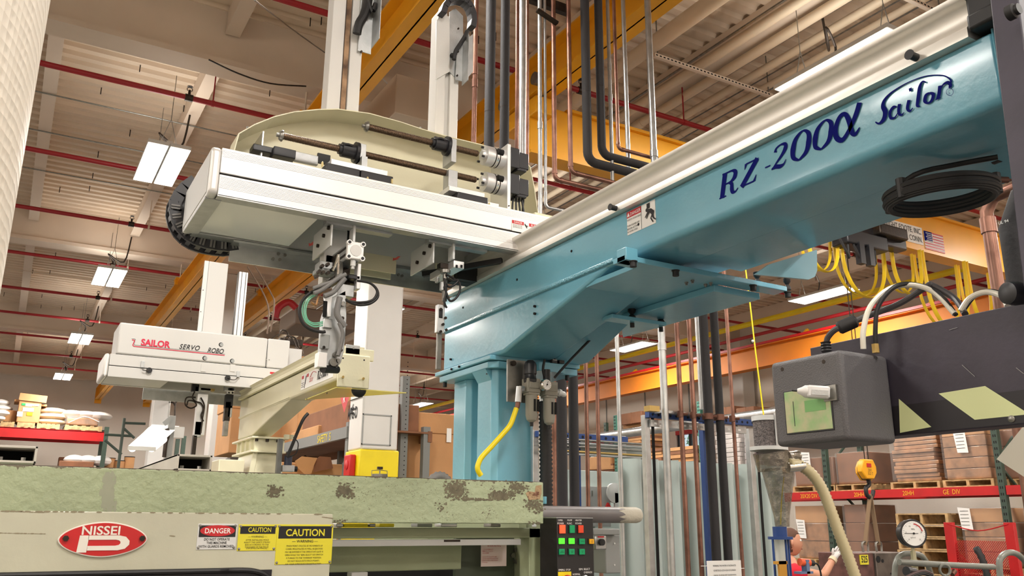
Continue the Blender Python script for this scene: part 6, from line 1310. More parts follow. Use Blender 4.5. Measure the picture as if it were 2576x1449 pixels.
def at_(f, s__, u, o=None): return (o or hc) + F_ * f + S_ * s__ + Up * u
pn = T('person', 'person in a red shirt and white glove reaching towards the steel mold', 'person', (hc.x, hc.y, -1.6))
neck = at_(-.05, 0, -.17); chest = at_(-.03, 0, -.42); waist = at_(-.08, 0, -.72); hip = at_(-.10, 0, -.88)
sr = at_(-.02, -.19, -.27); sl_ = at_(-.02, .19, -.27)
hand = P(2098, 1403, 'y', 5.75); elb = P(2072, 1448, 'y', 5.75)
skin_mesh([(waist, (.15, .12)), (chest, (.17, .13)), (at_(-.04, 0, -.26), (.12, .09)), (neck, .065), (at_(-.03, 0, -.10), .06), (sr, .075), (sl_, .075), (sr + (elb - sr) * .55, .055), (elb, .045), (elb.lerp(hand, .7), .034), (hand, .028),
           (at_(.12, .22, -.50), .055), (at_(.30, .18, -.55), .04), (at_(.45, .12, -.50), .03), (hip, (.15, .12)), (hip + S_ * .09 - Up * .1, .085), (hip + S_ * .1 - Up * .43, .06), (hip + S_ * .1 - Up * .70, .045), (hip - S_ * .09 - Up * .1, .085), (hip - S_ * .1 - Up * .43, .06), (hip - S_ * .1 - Up * .70, .045)],
          [(0, 1), (1, 2), (2, 3), (3, 4), (2, 5), (2, 6), (5, 7), (7, 8), (8, 9), (9, 10), (6, 11), (11, 12), (12, 13), (0, 14), (14, 15), (15, 16), (16, 17), (14, 18), (18, 19), (19, 20)], 'body', sk, pn)
skin_mesh([(waist - Up * .1, (.172, .14)), (chest, (.195, .152)), (at_(-.04, 0, -.245), (.14, .11)), (at_(-.045, 0, -.20), .085), (sr, .095), (sl_, .095), (sr + (elb - sr) * .6, .075), (at_(.10, .21, -.46), .075)],
          [(0, 1), (1, 2), (2, 3), (2, 4), (2, 5), (4, 6), (5, 7)], 'shirt', shirt, pn)
for s__ in (1, -1): M().cyl(hip + S_ * .09 * s__ - Up * .0, hip + S_ * .1 * s__ - Up * .69, .11, .07, n=14).obj('trouser_leg', jeans, pn); M().box(-.05, .05, -.05, .05, 0, .01) if False else None
for s__ in (1, -1):
    f0 = hip + S_ * .1 * s__; M().obox((f0.x + F_.x * .06, f0.y + F_.y * .06, -1.555), (.27, .1, .09), F_, S_).obj('shoe', black, pn, bevel=.02)
hd = M(); prof_ = []
nu, nv = 20, 14
for j in range(nv + 1):
    th = math.pi * j / nv
    for i in range(nu):
        ph_ = 2 * math.pi * i / nu; f = math.sin(th) * math.cos(ph_); s2_ = math.sin(th) * math.sin(ph_); u2 = math.cos(th)
        R = Vector((f * .098 + (.0 if u2 > 0 else .012 * -u2), s2_ * .075 * (1 if u2 > -.2 else 1 + .35 * (u2 + .2)), u2 * .125))
        if f > .75 and -.25 < u2 < .05 and abs(s2_) < .22: R.x += .022 * (1 - abs(s2_) / .22) * (1 - abs(u2 + .12) / .18 if abs(u2 + .12) < .18 else 0)     # nose
        if f > .6 and .08 < u2 < .25 and abs(s2_) > .12: R.x -= .006                                                                                  # eye sockets
        if f > .6 and -.62 < u2 < -.5: R.x -= .006
        hd.v.append(at_(R.x, R.y, R.z))
hd.f = [((j + 1) * nu + i, (j + 1) * nu + (i + 1) % nu, j * nu + (i + 1) % nu, j * nu + i) for j in range(nv) for i in range(nu)]; hd.mi = [0] * len(hd.f)
head = hd.obj('head', sk, pn)
for s__ in (1, -1):
    M().ball(at_(.083, .032 * s__, .018), .011, 10).obj('eye', paper, head); M().ball(at_(.092, .033 * s__, .018), .005, 8).obj('pupil', ink, head)
    e_ = at_(-.005, .076 * s__, -.005); M().ball(e_, .03, 10, (.55, .35, 1)).obj('ear', sk, head)
M().ball(at_(.094, 0, -.062), .014, 8, (.5, 1, .35)).obj('mouth', mat('lips', (168, 96, 84), .5), head)
hr = M()
for j in range(nv + 1):
    th = math.pi * j / nv
    for i in range(nu):
        ph_ = 2 * math.pi * i / nu; f = math.sin(th) * math.cos(ph_); s2_ = math.sin(th) * math.sin(ph_); u2 = math.cos(th)
        k = 1.07 if (u2 > .32 + .25 * f or (f < -.05 and u2 > -.55)) else .9
        hr.v.append(at_(f * .098 * k - .004, s2_ * .076 * k, u2 * .126 * k))
hr.f = list(hd.f); hr.mi = [0] * len(hr.f); hr.obj('hair', hair, pn)
# gloved hand gripping the top of the mold: palm, four fingers, thumb
dh = (hand - elb).normalized(); sd = dh.cross(Vector((0, -1, 0))).normalized()
w0 = hand
skin_mesh([(w0 - dh * .02, .036), (w0 + dh * .03, (.042, .024)), (w0 + dh * .08, (.044, .022))], [(0, 1), (1, 2)], 'glove_palm', glove, pn)
for k in range(4):
    b0 = w0 + dh * .075 + sd * (-.033 + .022 * k); l = (.030, .034, .032, .025)[k]
    skin_mesh([(b0 - dh * .02, .011), (b0 + dh * l, .0105), (b0 + dh * (l + .02) + Vector((.015, 0, -.012)), .010), (b0 + dh * (l + .025) + Vector((.025, 0, -.035)), .009)], [(0, 1), (1, 2), (2, 3)], 'glove_finger', glove, pn, 1)
skin_mesh([(w0 + dh * .01 - sd * .02, .013), (w0 + dh * .035 - sd * .05, .012), (w0 + dh * .065 - sd * .06, .010)], [(0, 1), (1, 2)], 'glove_thumb', glove, pn, 1)
M().cyl(w0 - dh * .045, w0 - dh * .01, .040, .038, n=16).obj('glove_cuff', mat('glove_cuff', (206, 190, 160), .9), pn)
# ================================================================ steel mold under the hook
t = T('steel_mold', 'scratched steel injection mold with a yellow tag 525 hanging from slings', 'mold', (8.1, 6.2, -1.0))
a = P(2165, 1392, 'y', 6.15).x; b = P(2196, 1392, 'y', 6.15).x; c_ = P(2288, 1392, 'y', 6.15).x; z_ = P(2200, 1391, 'y', 6.15).z
mb_ = mat('mold_brown', (120, 84, 78), .5, .4, var=.3, vs=8)
M().box(a - .12, b, 6.15, 6.6, -.95, z_).obj('brown_plate', mb_, t, bevel=.006)
M().box(b + .01, c_, 6.13, 6.6, -.95, z_ + .0).obj('steel_plate', mat('mold_steel', (122, 112, 104), .45, .6, c2=(80, 72, 66), vs=5, bump=.15, bs=20), t, bevel=.006)
for x_, y_, r_ in ((2209, 1407, .035), (2220, 1411, .018), (2247, 1437, .012), (2241, 1443, .009), (2251, 1441, .009)): q = P(x_, y_, 'y', 6.13); M().cyl((q.x, 6.131, q.z), (q.x, 6.126, q.z), r_, n=16).obj('hole', darkhole, t)
q0, q1 = P(2163, 1396, 'y', 6.14), P(2186, 1420, 'y', 6.14)
tg = M().box(q0.x, q1.x, 6.14, 6.149, q1.z, q0.z).obj('number_tag', signyel, t, label='yellow tag reading 525')
M().text('525', ((q0.x + q1.x) / 2, 6.138, q1.z + .022), (1, 0, 0), (0, 0, 1), .092, sx=.72, align='CENTER', bold=.02).obj('digits', ink, tg)
M().box(7.8, 8.9, 6.0, 6.8, -1.6, -.95).thing('mold_stand', greyp, 'low grey stand below the steel mold', 'stand', bevel=.01)
# ================================================================ gauge, grey guard tube, hoses
YG = 2.0
def G(a, b, y=YG): return P(a, b, 'y', y)
c = G(2297, 1342); fd = Vector((-.45, -.89, .02)).normalized()
t = T('pressure_gauge', 'round black-rimmed pressure gauge with a white dial on a brass stem', 'gauge', (c.x, YG, G(2297, 1435).z))
R_ = .047
M().lathe(c - fd * .035, fd, [(0, R_ * .9), (.004, R_), (.03, R_), (.033, R_ * 1.06), (.038, R_ * 1.04), (.0385, R_ * .92)], 40).obj('case', blackp, t)
M().cyl(c + fd * .0035, c + fd * .0042, R_ * .9, n=40).obj('dial', paper, t)
gx = Vector((0, 0, 1)).cross(fd).normalized(); gy = fd.cross(gx); g0 = c + fd * .0052
m = M()
for k in range(28):
    an = math.radians(225 - 10 * k); r0 = .80 if k % 3 else .72; pa = gx * math.cos(an) + gy * math.sin(an); m.bar(g0 + pa * R_ * r0, g0 + pa * R_ * .85, .0006, .0002, fd)
m.bar(g0 + gx * R_ * .35 + gy * .0, g0 - gx * R_ * .72, .0016, .0003, fd).cyl(g0 - fd * .0005, g0 + fd * .002, .0035, n=12)
m.text('MPa', g0 - gx * .008 + gy * .012, gx, gy, .008).text('kgf/cm2', g0 - gx * .014 - gy * .016, gx, gy, .006)
for k, s__ in enumerate(('0', '5', '10', '15', '20', '25')): an = math.radians(225 - 54 * k); m.text(s__, g0 + (gx * math.cos(an) + gy * math.sin(an)) * R_ * .6 - gy * .003, gx, gy, .007, align='CENTER')
m.obj('dial_print', ink, t, smooth=False)
m = M()
for k in range(8): an = math.radians(85 - 9 * k); an2 = math.radians(85 - 9 * (k + 1)); m.add([g0 + (gx * math.cos(u_) + gy * math.sin(u_)) * R_ * r0 for u_, r0 in ((an, .66), (an, .74), (an2, .74), (an2, .66))], [(0, 1, 2, 3)])
m.obj('red_arc', signred, t)
sb_ = c - Vector((0, 0, R_)) - fd * .015
M().cyl(sb_, sb_ - Vector((0, 0, .02)), .006, n=8).cyl(sb_ - Vector((0, 0, .012)), sb_ - Vector((0, 0, .04)), .010, n=6).cyl(sb_ - Vector((0, 0, .04)), sb_ - Vector((0, 0, .1)), .011, n=12).obj('brass_stem', mat('pale_brass', (176, 170, 140), .4, .4), t)
gt = mat('hammer_grey', (122, 124, 116), .35, bump=.1, bs=60)
t = T('guard_rail', 'grey bent tube guard frame with an eye bolt below the gauge', 'guard rail', (G(2400, 1449).x, YG + .05, -.6))
M().tube([G(2250, 1475, YG + .06), G(2252, 1425, YG + .06), G(2262, 1400, YG + .06), G(2285, 1392, YG + .06), G(2318, 1398, YG + .06), G(2335, 1425, YG + .06), G(2350, 1475, YG + .06)], .010, 12, 4).obj('bent_tube', gt, t)
M().tube([G(2262, 1414), G(2380, 1421), G(2500, 1426)], .0105, 12, 1).obj('cross_tube', gt, t)
M().tube([G(2519, 1480), G(2514, 1425), G(2518, 1402), G(2538, 1390), G(2562, 1396), G(2590, 1425)], .0115, 12, 4).obj('arched_tube', gt, t)
er = G(2377, 1434, YG - .02); M().tube([er + (gx * math.cos(k * math.pi / 8) + Vector((0, 0, 1)) * math.sin(k * math.pi / 8)) * .019 for k in range(16)], .0048, 10, 1, closed=True).cyl(er - Vector((0, 0, .02)), er - Vector((0, 0, .05)), .008, n=10).obj('eye_bolt', gt, t)
M().cyl(G(2280, 1437, YG - .03), G(2300, 1440, YG - .03), .016, n=14).obj('valve', blackp, t)
for k in range(3): M().tube([G(2265, 1460 + k * 4, YG - .05), G(2300, 1442 + k * 4, YG - .05), G(2325, 1436 + k * 4, YG - .05), G(2345, 1444 + k * 4, YG - .05)], .005, 8, 4).obj('hose', [mat('brown_hose', (84, 62, 60), .5), black, black][k], t)
M().cyl(G(2395, 1445, YG - .01), G(2402, 1436, YG - .01), .009, n=12).obj('brass_plug', copperd, t)
# red mesh guard behind
XM_ = 10.5
y_a, y_b = P(2392, 1380, 'x', XM_).y, P(2545, 1380, 'x', XM_).y; z_t = P(2392, 1314, 'x', XM_).z
t = T('mesh_guard', 'red framed expanded mesh guard in front of the wrapped cartons', 'guard', (XM_, y_b, -1.6))
M().box(XM_, XM_ + .06, y_a - .06, y_a + .06, -1.6, z_t).obj('post', redb, t, bevel=.004)
M().box(XM_, XM_ + .06, y_b - .06, y_b + .06, -1.6, z_t).obj('post', redb, t, bevel=.004)
M().tube([(XM_, y_a, z_t - .02), (XM_, (y_a + y_b) / 2, z_t - .10), (XM_, y_b, z_t - .02)], .008, 6, 5).obj('red_cord', redb, t)
m = M(); zc0 = P(2440, 1360, 'x', XM_).z; L_ = y_a - y_b - .1; n = 26
for k in range(-12, n):
    for sgn in (1, -1):
        y0_ = y_b + .05 + k * L_ / n * 1.0
        z0_, z1_ = -1.4, zc0; run = (z1_ - z0_) * .9; ya_, yb_ = (y0_, y0_ + run) if sgn > 0 else (y0_ + run, y0_)
        lo, hi = y_b + .05, y_a - .05
        def clip(u): return z0_ + (z1_ - z0_) * (u - ya_) / (yb_ - ya_)
        p_, q_ = max(min(ya_, yb_), lo), min(max(ya_, yb_), hi)
        if q_ - p_ > .03: m.bar((XM_ + .03, p_, clip(p_)), (XM_ + .03, q_, clip(q_)), .008, .006, (1, 0, 0))
m.obj('mesh', redb, t)['kind'] = 'stuff'
M().box(XM_ + .4, XM_ + .42, y_b, y_a, -1.5, zc0).obj('backing', mat('dark_red_sheet', (150, 70, 62), .6), t) if False else None
q = P(2478, 1400, 'x', XM_ - .3); M().tube([(XM_ - .3, q.y + .1, q.z + .10), (XM_ - .3, q.y + .02, q.z - .1), (XM_ - .3, q.y - .02, q.z - .6), (XM_ - .3, q.y - .02, -1.55)], .035, 10, 3, rib=(.035, 1.25)).thing('black_spring_hose', black, 'black corrugated hose in front of the red mesh guard', 'hose', ang=80)
# soft white column at the top corner, close to the viewer
m = M(); n = 64; rows = 40
hv = []
for j in range(rows + 1):
    z = -1.6 + 6.3 * j / rows
    for i in range(n):
        an = 2 * math.pi * i / n; r_ = .3
        hv.append((-.318 + r_ * math.cos(an), .62 + r_ * math.sin(an), z))
m.add(hv, [(j * n + i, j * n + (i + 1) % n, (j + 1) * n + (i + 1) % n, (j + 1) * n + i) for j in range(rows) for i in range(n)])
bw = mat('bubble_wrap', (222, 212, 196), .5); nt = bw.node_tree; b_ = nt.nodes['Principled BSDF']
vo = nt.nodes.new('ShaderNodeTexVoronoi'); vo.inputs['Scale'].default_value = 130; vo.inputs['Randomness'].default_value = .1; tc = nt.nodes.new('ShaderNodeTexCoord'); nt.links.new(tc.outputs['Object'], vo.inputs['Vector'])
bu = nt.nodes.new('ShaderNodeBump'); bu.inputs['Strength'].default_value = .5; bu.inputs['Distance'].default_value = .002; nt.links.new(vo.outputs['Distance'], bu.inputs['Height']); nt.links.new(bu.outputs[0], b_.inputs['Normal'])
m.thing('wrapped_duct', bw, 'white dimpled wrapped duct close to the viewer at the upper corner', 'duct')
farw = mat('far_white', (196, 194, 190), .45)
# ================================================================ far robot: lettered white cover, crossbeam, cream beam
Y0 = 6.6
def R(a, b, y=Y0): return P(a, b, 'y', y)
t = T('far_crossbeam', 'far white robot crossbeam under a cover lettered SAILOR SERVO ROBO', 'robot', (1.1, 6.85, .985))
x0 = R(262, 920).x + .03; x1 = 1.95
M().box(x0, x1, Y0, Y0 + .03, .985, 1.062).obj('lower_extrusion', farw, t, bevel=.002)
M().box(x0, x1, Y0, Y0 + .03, 1.067, 1.148).obj('upper_extrusion', farw, t, bevel=.002)
M().box(x0, x1, Y0 + .004, Y0 + .028, 1.06, 1.069).obj('slot', darkhole, t)
M().box(x0, x1, Y0 + .03, Y0 + .45, 1.13, 1.145).box(x0, x1, Y0 + .42, Y0 + .45, .985, 1.145).box(x0, .95, Y0 + .03, Y0 + .42, .99, .996).obj('inner_frame', farw, t)
M().box(x0 + .3, 1.6, Y0 + .46, Y0 + .48, .90, .99).obj('rear_plate', alud, t)
M().prism([(Y0 - .002, .985), (Y0 + .452, .985), (Y0 + .452, 1.15), (Y0 - .002, 1.15)], 'x', x0 - .035, x0).obj('end_cap', bpy.data.materials['cap_grey'], t, bevel=.018, seg=4)
c0, c1, cz0, cz1 = R(297, 850).x, R(727, 900).x, 1.152, 1.383
xm = R(672, 890).x
cv = M().box(c0, xm - .002, Y0 + .0, Y0 + .38, cz0, cz1).obj('cover', farw, t, bevel=.012, seg=3)
M().box(xm + .002, c1, Y0 + .0, Y0 + .38, cz0, cz1).obj('cover_section', farw, t, bevel=.008)
M().box(c0, c1, Y0 + .01, Y0 + .37, 1.146, 1.153).obj('cover_shadow_gap', darkhole, t)
M().box(c1, R(768, 900).x, Y0 + .1, Y0 + .36, cz0 - .01, cz1 - .04).obj('side_cover', farw, t, bevel=.004)
for a, b, r_ in ((556, 867, .017), (515, 901, .017), (584, 908, .017)):
    q = R(a, b); M().cyl((q.x, Y0 - .001, q.z), (q.x, Y0 + .0, q.z), r_, n=20).obj('hole', darkhole, cv); M().cyl((q.x + .004, Y0 - .002, q.z), (q.x + .004, Y0 - .001, q.z), r_ * .8, n=20).obj('hole_inside', greyp, cv)
for a in (670, 677): q = R(a, 905); M().cyl((q.x, Y0 - .003, q.z), (q.x, Y0, q.z), .004, n=8).obj('screw', steel, t)
# lettering
def line(m, pts, w):
    for a, b in zip(pts, pts[1:]): m.bar(R(*a, Y0 - .0015), R(*b, Y0 - .0015), w, .0006, (0, 1, 0))
m = M(); q = R(354, 868); dx = (R(434, 868).x - q.x)
m.text('SAILOR', (q.x, Y0 - .002, q.z), (1, 0, 0), (0, 0, 1), .066, sx=dx / (.066 * 3.62), bold=.035)
line(m, [(332, 855), (339, 856), (334, 868), (336, 871), (565, 894)], .006)
m.obj('red_letters', mat('crimson', (196, 20, 60), .4), cv, smooth=False)
m = M(); q = R(450, 877); q2 = R(521, 887)
m.text('SERVO', (q.x, Y0 - .002, q.z), (1, 0, 0), (0, 0, 1), .052, sx=.84, shear=.3, spacing=1.15, bold=.015); q = R(521, 886); m.text('ROBO', (q.x, Y0 - .002, q.z), (1, 0, 0), (0, 0, 1), .052, sx=.8, shear=.3, bold=.015)
line(m, [(331, 852), (341, 853), (337, 866), (339, 868), (566, 891)], .0018)
m.obj('black_letters', ink, cv, smooth=False)
# clips, knobs, sensors on the beam
for a, b in ((359, 915), (599, 940)): q = R(a, b); o = M().box(q.x - .012, q.x + .012, Y0 - .012, Y0, q.z - .03, q.z + .018).obj('sensor', alud, t, bevel=.002)
for a, b in ((375, 932), (572, 951)): q = R(a, b); M().cyl((q.x, Y0 - .015, q.z), (q.x, Y0, q.z), .020, n=20).obj('cable_gland', black, t)
for p_ in (((375, 932), (366, 932), (358, 930)), ((572, 951), (582, 955), (592, 955), (599, 948))): M().tube([R(a, b, Y0 - .015) for a, b in p_], .003, 6, 3).obj('sensor_cable', darkst, t)
for a in (512, 585): q = R(a, 925); M().box(q.x - .018, q.x + .018, Y0 - .004, Y0, q.z - .03, q.z + .025).obj('bracket', farw, t)
q = R(679, 938); s = M().box(q.x, q.x + .15, Y0 - .002, Y0, q.z - .035, q.z + .008).obj('warning_sticker', paper, t); M().box(q.x, q.x + .06, Y0 - .003, Y0 - .002, q.z - .008, q.z + .008).box(q.x + .1, q.x + .15, Y0 - .003, Y0 - .002, q.z - .008, q.z + .008).obj('red_band', signred, s); M().bar((q.x + .07, Y0 - .003, q.z - .002), (q.x + .09, Y0 - .003, q.z - .03), .012, .001, (0, 1, 0)).obj('figure', ink, s)
for k, (a, b, c_) in enumerate(((700, 728, 835), (712, 745, 850), (722, 752, 852))): M().tube([R(a, c_ + 12, Y0 + .3), R(a + 8, c_ - 4, Y0 + .3), R(a + 22, c_, Y0 + .3), R(b, c_ + 22, Y0 + .3)], .006, 8, 4).obj('cable', darkst, t)
q0, q1 = R(704, 850, Y0 + .4), R(760, 872, Y0 + .4); M().box(q0.x, q1.x, Y0 + .38, Y0 + .45, q1.z, q0.z).obj('junction_block', darkst, t, bevel=.004)
M().box(1.6, 1.75, Y0 + .1, Y0 + .42, .97, .99).obj('underside_lamp_plate', alud, t)
# masts of the far robot
ym = Y0 + .39
a, b = R(497, 830, ym), R(557, 830, ym)
t1 = T('far_robot_arm', 'far robot arm unit: broad white mast and gripper with looped hoses', 'robot arm', (a.x, ym, .3))
M().box(a.x + .035, b.x + .005, ym, ym + .18, 1.14, 2.05).obj('mast', farw, t1, bevel=.004)
M().box(a.x, a.x + .033, ym + .0, ym + .02, 1.14, 2.05).obj('mast_edge', whitep, t1, bevel=.002)
for k, zz in enumerate((1.45, 1.62, 1.8)): M().cyl((a.x + .01, ym - .002, zz), (a.x + .01, ym, zz), .004, n=8).obj('screw', darkst, t1)
t2 = T('far_robot_arm', 'far robot arm unit: narrow silver mast and thin gripper', 'robot arm', (R(600, 830, ym).x, ym, .3))
a, b = R(589, 830, ym), R(609, 830, ym)
M().box(a.x, a.x + .02, ym, ym + .06, 1.14, 2.0).box(a.x + .024, b.x - .01, ym, ym + .06, 1.14, 2.0).box(b.x - .006, b.x + .008, ym, ym + .06, 1.14, 2.0).obj('mast', alu, t2, bevel=.002)
M().box(a.x - .002, b.x + .01, ym + .03, ym + .06, 1.14, 2.0).obj('mast_core', darkst, t2)
for p_ in (((622, 655, 683, 690, 686, 680), (640, 690, 740, 760, 800, 835)), ((622, 650, 668, 676, 675, 672), (670, 715, 750, 780, 810, 840))):
    M().tube([R(x_, y_, ym + .05) for x_, y_ in zip(*p_)], .007, 8, 4).thing('steel_braided_hose', mat('braided', (104, 84, 70), .4, .5), 'thin braided hose rising from the far white cover, ' + ('outer one' if p_[0][1] == 655 else 'inner one'), 'hose', 'braided hoses above the far robot')
# grippers hanging below the far beam
def gr(t_, px_, top, bot, w):
    q0 = R(px_ - w, top, Y0 + .2); q1 = R(px_ + w, bot, Y0 + .2)
    M().box(q0.x, q1.x, Y0 + .2, Y0 + .26, q1.z, q0.z).obj('gripper_body', alud, t_, bevel=.003)
    return q0, q1
ya = Y0 + .2
for nm, bx, m_ in (('carriage', (492, 972, 530, 988), alud), ('black_block', (485, 962, 500, 985), black), ('pivot_block', (505, 975, 540, 984), bpy.data.materials['brass_zinc']), ('forearm', (498, 990, 514, 1095), alu), ('lower_plate', (492, 1060, 505, 1100), galv), ('blade', (487, 1095, 491, 1150), darkst)):
    q0, q1 = R(bx[0], bx[1], ya), R(bx[2], bx[3], ya); M().box(q0.x, q1.x, ya, ya + .05, q1.z, q0.z).obj(nm, m_, t1, bevel=.002)
for p_ in (((490, 985), (484, 1000), (492, 1010), (505, 1014), (512, 1028), (506, 1045), (512, 1060)), ((492, 1000), (470, 1000), (466, 1018), (480, 1027), (494, 1020), (488, 1010), (474, 1008), (470, 1020)), ((505, 1000), (514, 1020), (510, 1050), (505, 1090))): M().tube([R(x_, y_, ya - .02) for x_, y_ in p_], .0055, 8, 4).obj('looped_hose', darkst, t1)
for nm, bx, m_ in (('carriage', (566, 968, 592, 985), alud), ('cap', (573, 975, 588, 992), anod), ('wrist', (568, 992, 584, 1028), black), ('forearm', (567, 1010, 577, 1060), darkst), ('blade', (564, 1058, 572, 1097), steel), ('link', (574, 1020, 582, 1050), alud)):
    q0, q1 = R(bx[0], bx[1], ya), R(bx[2], bx[3], ya); M().box(q0.x, q1.x, ya - .01, ya + .04, q1.z, q0.z).obj(nm, m_, t2, bevel=.003)
for a, b in ((576, 979), (585, 979), (576, 988), (585, 988), (571, 1040), (570, 1055)): q = R(a, b, ya - .01); M().cyl((q.x, ya - .012, q.z), (q.x, ya - .01, q.z), .007, n=10).obj('bolt', black, t2)
# ---- cream beam
NX = 1.55
def Cc(a, b, x=NX): return P(a, b, 'x', x)
yn = Cc(848, 940).y; yf = 6.95
t = T('far_robot_beam', 'cream robot beam lettered RZ-300H on a tapered pedestal', 'robot beam', (NX, 5.8, -1.6))
zt0 = Cc(880, 905).z; zlo = Cc(848, 975).z; zrail = .93
M().box(NX, NX + .16, yn, yf, .775, .925).obj('beam', cream, t, bevel=.012, seg=3)
M().prism([(NX - .02, .93), (NX - .02, .95), (NX, .965), (NX - .004, .985), (NX - .02, 1.0), (NX + .2, 1.0), (NX + .2, .93)], 'y', yn + .12, yf).obj('rail', cream, t)
yg = Cc(735, 1024).y; yh = Cc(650, 1108).y
M().prism([(yf, .79), (yf, .62), (6.5, .62), (5.55, .775)], 'x', NX + .006, NX + .155).obj('knee', cream, t, bevel=.006)
M().box(NX - .004, NX + .02, 5.55, yf, .786, .798).obj('weld_bead', cream, t)
a = P(848, 900, 'y', yn); b = P(925, 975, 'y', yn)
M().box(NX, NX + .19, yn - .012, yn, .735, .925).obj('end_plate', creamg, t, bevel=.008, seg=3)
M().box(NX + .0, NX + .215, yn + .0, yn + .02, .90, .965).obj('end_flange', creamg, t, bevel=.002)
q0, q1 = P(870, 866, 'y', yn), P(905, 893, 'y', yn); M().box(q0.x, q1.x, yn, yn + .004, q1.z, q0.z).obj('grey_tab', alud, t, bevel=.002); q = P(889, 876, 'y', yn); M().cyl((q.x, yn - .005, q.z), (q.x, yn, q.z), .006, n=10).obj('screw', steel, t)
for a, b in ((863, 901), (916, 906)): q = P(a, b, 'y', yn - .012); M().cyl((q.x, yn - .0125, q.z), (q.x, yn - .012, q.z), .005, n=10).obj('hole', darkhole, t)
for a, b in ((864, 949), (915, 953)): q = P(a, b, 'y', yn - .02); M().cyl((q.x, yn - .012, q.z), (q.x - .012, yn - .05, q.z - .003), .007, n=10).obj('stud', bpy.data.materials['brass_zinc'], t)
for a, b in ((614, 1016), (711, 970)): q = Cc(a, b); M().cyl((NX - .008, q.y, .94), (NX, q.y, .94), .009, n=10).obj('stopper', black, t)
for a, b in ((772, 1004), (823, 989)): q = Cc(a, b); M().cyl((NX - .001, q.y, q.z), (NX, q.y, q.z), .006, n=8).obj('hole', darkhole, t)
fin = [P(a, b, 'z', .735) for a, b in ((852, 978), (966, 985), (850, 1025))]
M().prism([(NX + .0, yn - .0), (NX + .42, yn - .02), (NX + .0, 5.2)], 'z', .728, .733).obj('yellow_sheet', mat('tinted_sheet', (228, 218, 120), .2, alpha=.7), t, label='yellow tinted triangular sheet')
q = P(905, 995, 'y', yn); M().ball((q.x, yn + .02, .728), .045, 16, (1, .6, .9)).obj('rubber_bumper', black, t)
# label on the side
lb = Cc(757, 985); le = Cc(838, 948)
s = M().box(NX - .002, NX, le.y, lb.y, .80, .895).obj('name_label', paper, t, label='white label reading RZ-300H with red script')
m = M().text('RZ-300H', (NX - .004, Cc(798, 968).y, .822), (0, -1, 0), (0, 0, 1), .075, sx=.70, shear=.25, bold=.02)
for k in range(3): m.box(NX - .003, NX - .002, lb.y - .06, lb.y - .01, .84 - k * .012, .843 - k * .012)
m.bar((NX - .003, lb.y - .10, .88), (NX - .003, lb.y - .085, .83), .012, .001, (1, 0, 0)).bar((NX - .003, lb.y - .085, .84), (NX - .003, lb.y - .075, .805), .008, .001, (1, 0, 0)).obj('black_print', ink, s, smooth=False)
M().text('Sailor', (NX - .004, Cc(778, 975).y, .828), (0, -1, 0), (0, 0, 1), .05, sx=.65, shear=.2).tube([(NX - .003, Cc(780, 975).y, .86), (NX - .003, Cc(786, 975).y, .885), (NX - .003, Cc(794, 975).y, .872)], .002, 5, 3).obj('red_script', signred, s, smooth=False)
M().box(NX - .003, NX - .002, lb.y - .05, lb.y - .01, .868, .888).box(NX - .003, NX - .002, lb.y - .15, lb.y - .11, .868, .888).obj('red_print', signred, s)
# flange and pedestal
M().box(NX - .03, NX + .24, 6.35, 6.98, .585, .60).obj('upper_flange', creamg, t, bevel=.003)
M().box(NX + .0, NX + .22, 6.38, 6.9, .50, .585).obj('spacer', creamg, t, bevel=.003)
for k in range(4): M().box(NX - .02, NX + .22, 6.42 + k * .14, 6.43 + k * .14, .50, .585).obj('rib', creamg, t)
M().box(NX - .03, NX + .23, 6.36, 6.95, .485, .50).obj('lower_flange', creamg, t, bevel=.003)
for k in range(3): q = P(647 + k * 27, 1121, 'y', 6.34); M().cyl((q.x, 6.37, .585), (q.x, 6.37, .565), .012, n=12).obj('bolt', darkst, t)
pts = [(NX + .0, .485), (NX + .21, .485), (NX + .27, 0), (NX + .27, -1.6), (NX - .06, -1.6), (NX - .06, 0)]
M().prism(pts, 'y', 6.40, 6.85).obj('pedestal', creamg, t, bevel=.01)
M().prism([(NX - .07, .0), (NX + .0, .485), (NX + .03, .485), (NX - .02, 0)], 'y', 6.39, 6.40).obj('side_web', creamg, t)
q0, q1 = P(552, 1155, 'y', 6.3), P(612, 1205, 'y', 6.3)
M().box(q0.x, q1.x, 6.3, 6.7, -1.6, q0.z).thing('cream_cabinet', cream, 'plain cream machine cabinet left of the far pedestal', 'cabinet', bevel=.006)
M().box(.2, 2.4, 6.9, 7.6, -1.6, .12).thing('far_press', cream, 'cream machine body carrying the far robot', 'machine', bevel=.02)
# regulator on far robot
q = P(727, 1170, 'y', 6.2); s_ = .0031
t = T('far_air_regulator', 'small dark air regulator beside the far cream pedestal', 'air regulator', (q.x, 6.2, q.z - .1))
M().box(q.x - 14 * s_, q.x + 14 * s_, 6.2, 6.26, q.z - 15 * s_, q.z + 0 * s_).obj('body', alud, t, bevel=.003)
M().cyl((q.x, 6.23, q.z), (q.x, 6.23, q.z + 22 * s_), .028, n=14).obj('bowl', mat('navy_plastic', (34, 42, 66), .4), t)
M().cyl((q.x + 14 * s_, 6.23, q.z - 8 * s_), (q.x + 22 * s_, 6.23, q.z - 8 * s_), .02, n=10).obj('knob', black, t)
M().box(q.x - 26 * s_, q.x - 16 * s_, 6.22, 6.26, q.z - .5, q.z + 60 * s_).obj('post', rackgr, t)
for k in range(2): M().box(q.x - 14 * s_ + k * 14 * s_, q.x - 4 * s_ + k * 14 * s_, 6.2, 6.24, q.z + 60 * s_, q.z + 70 * s_).obj('display', creamg, t)
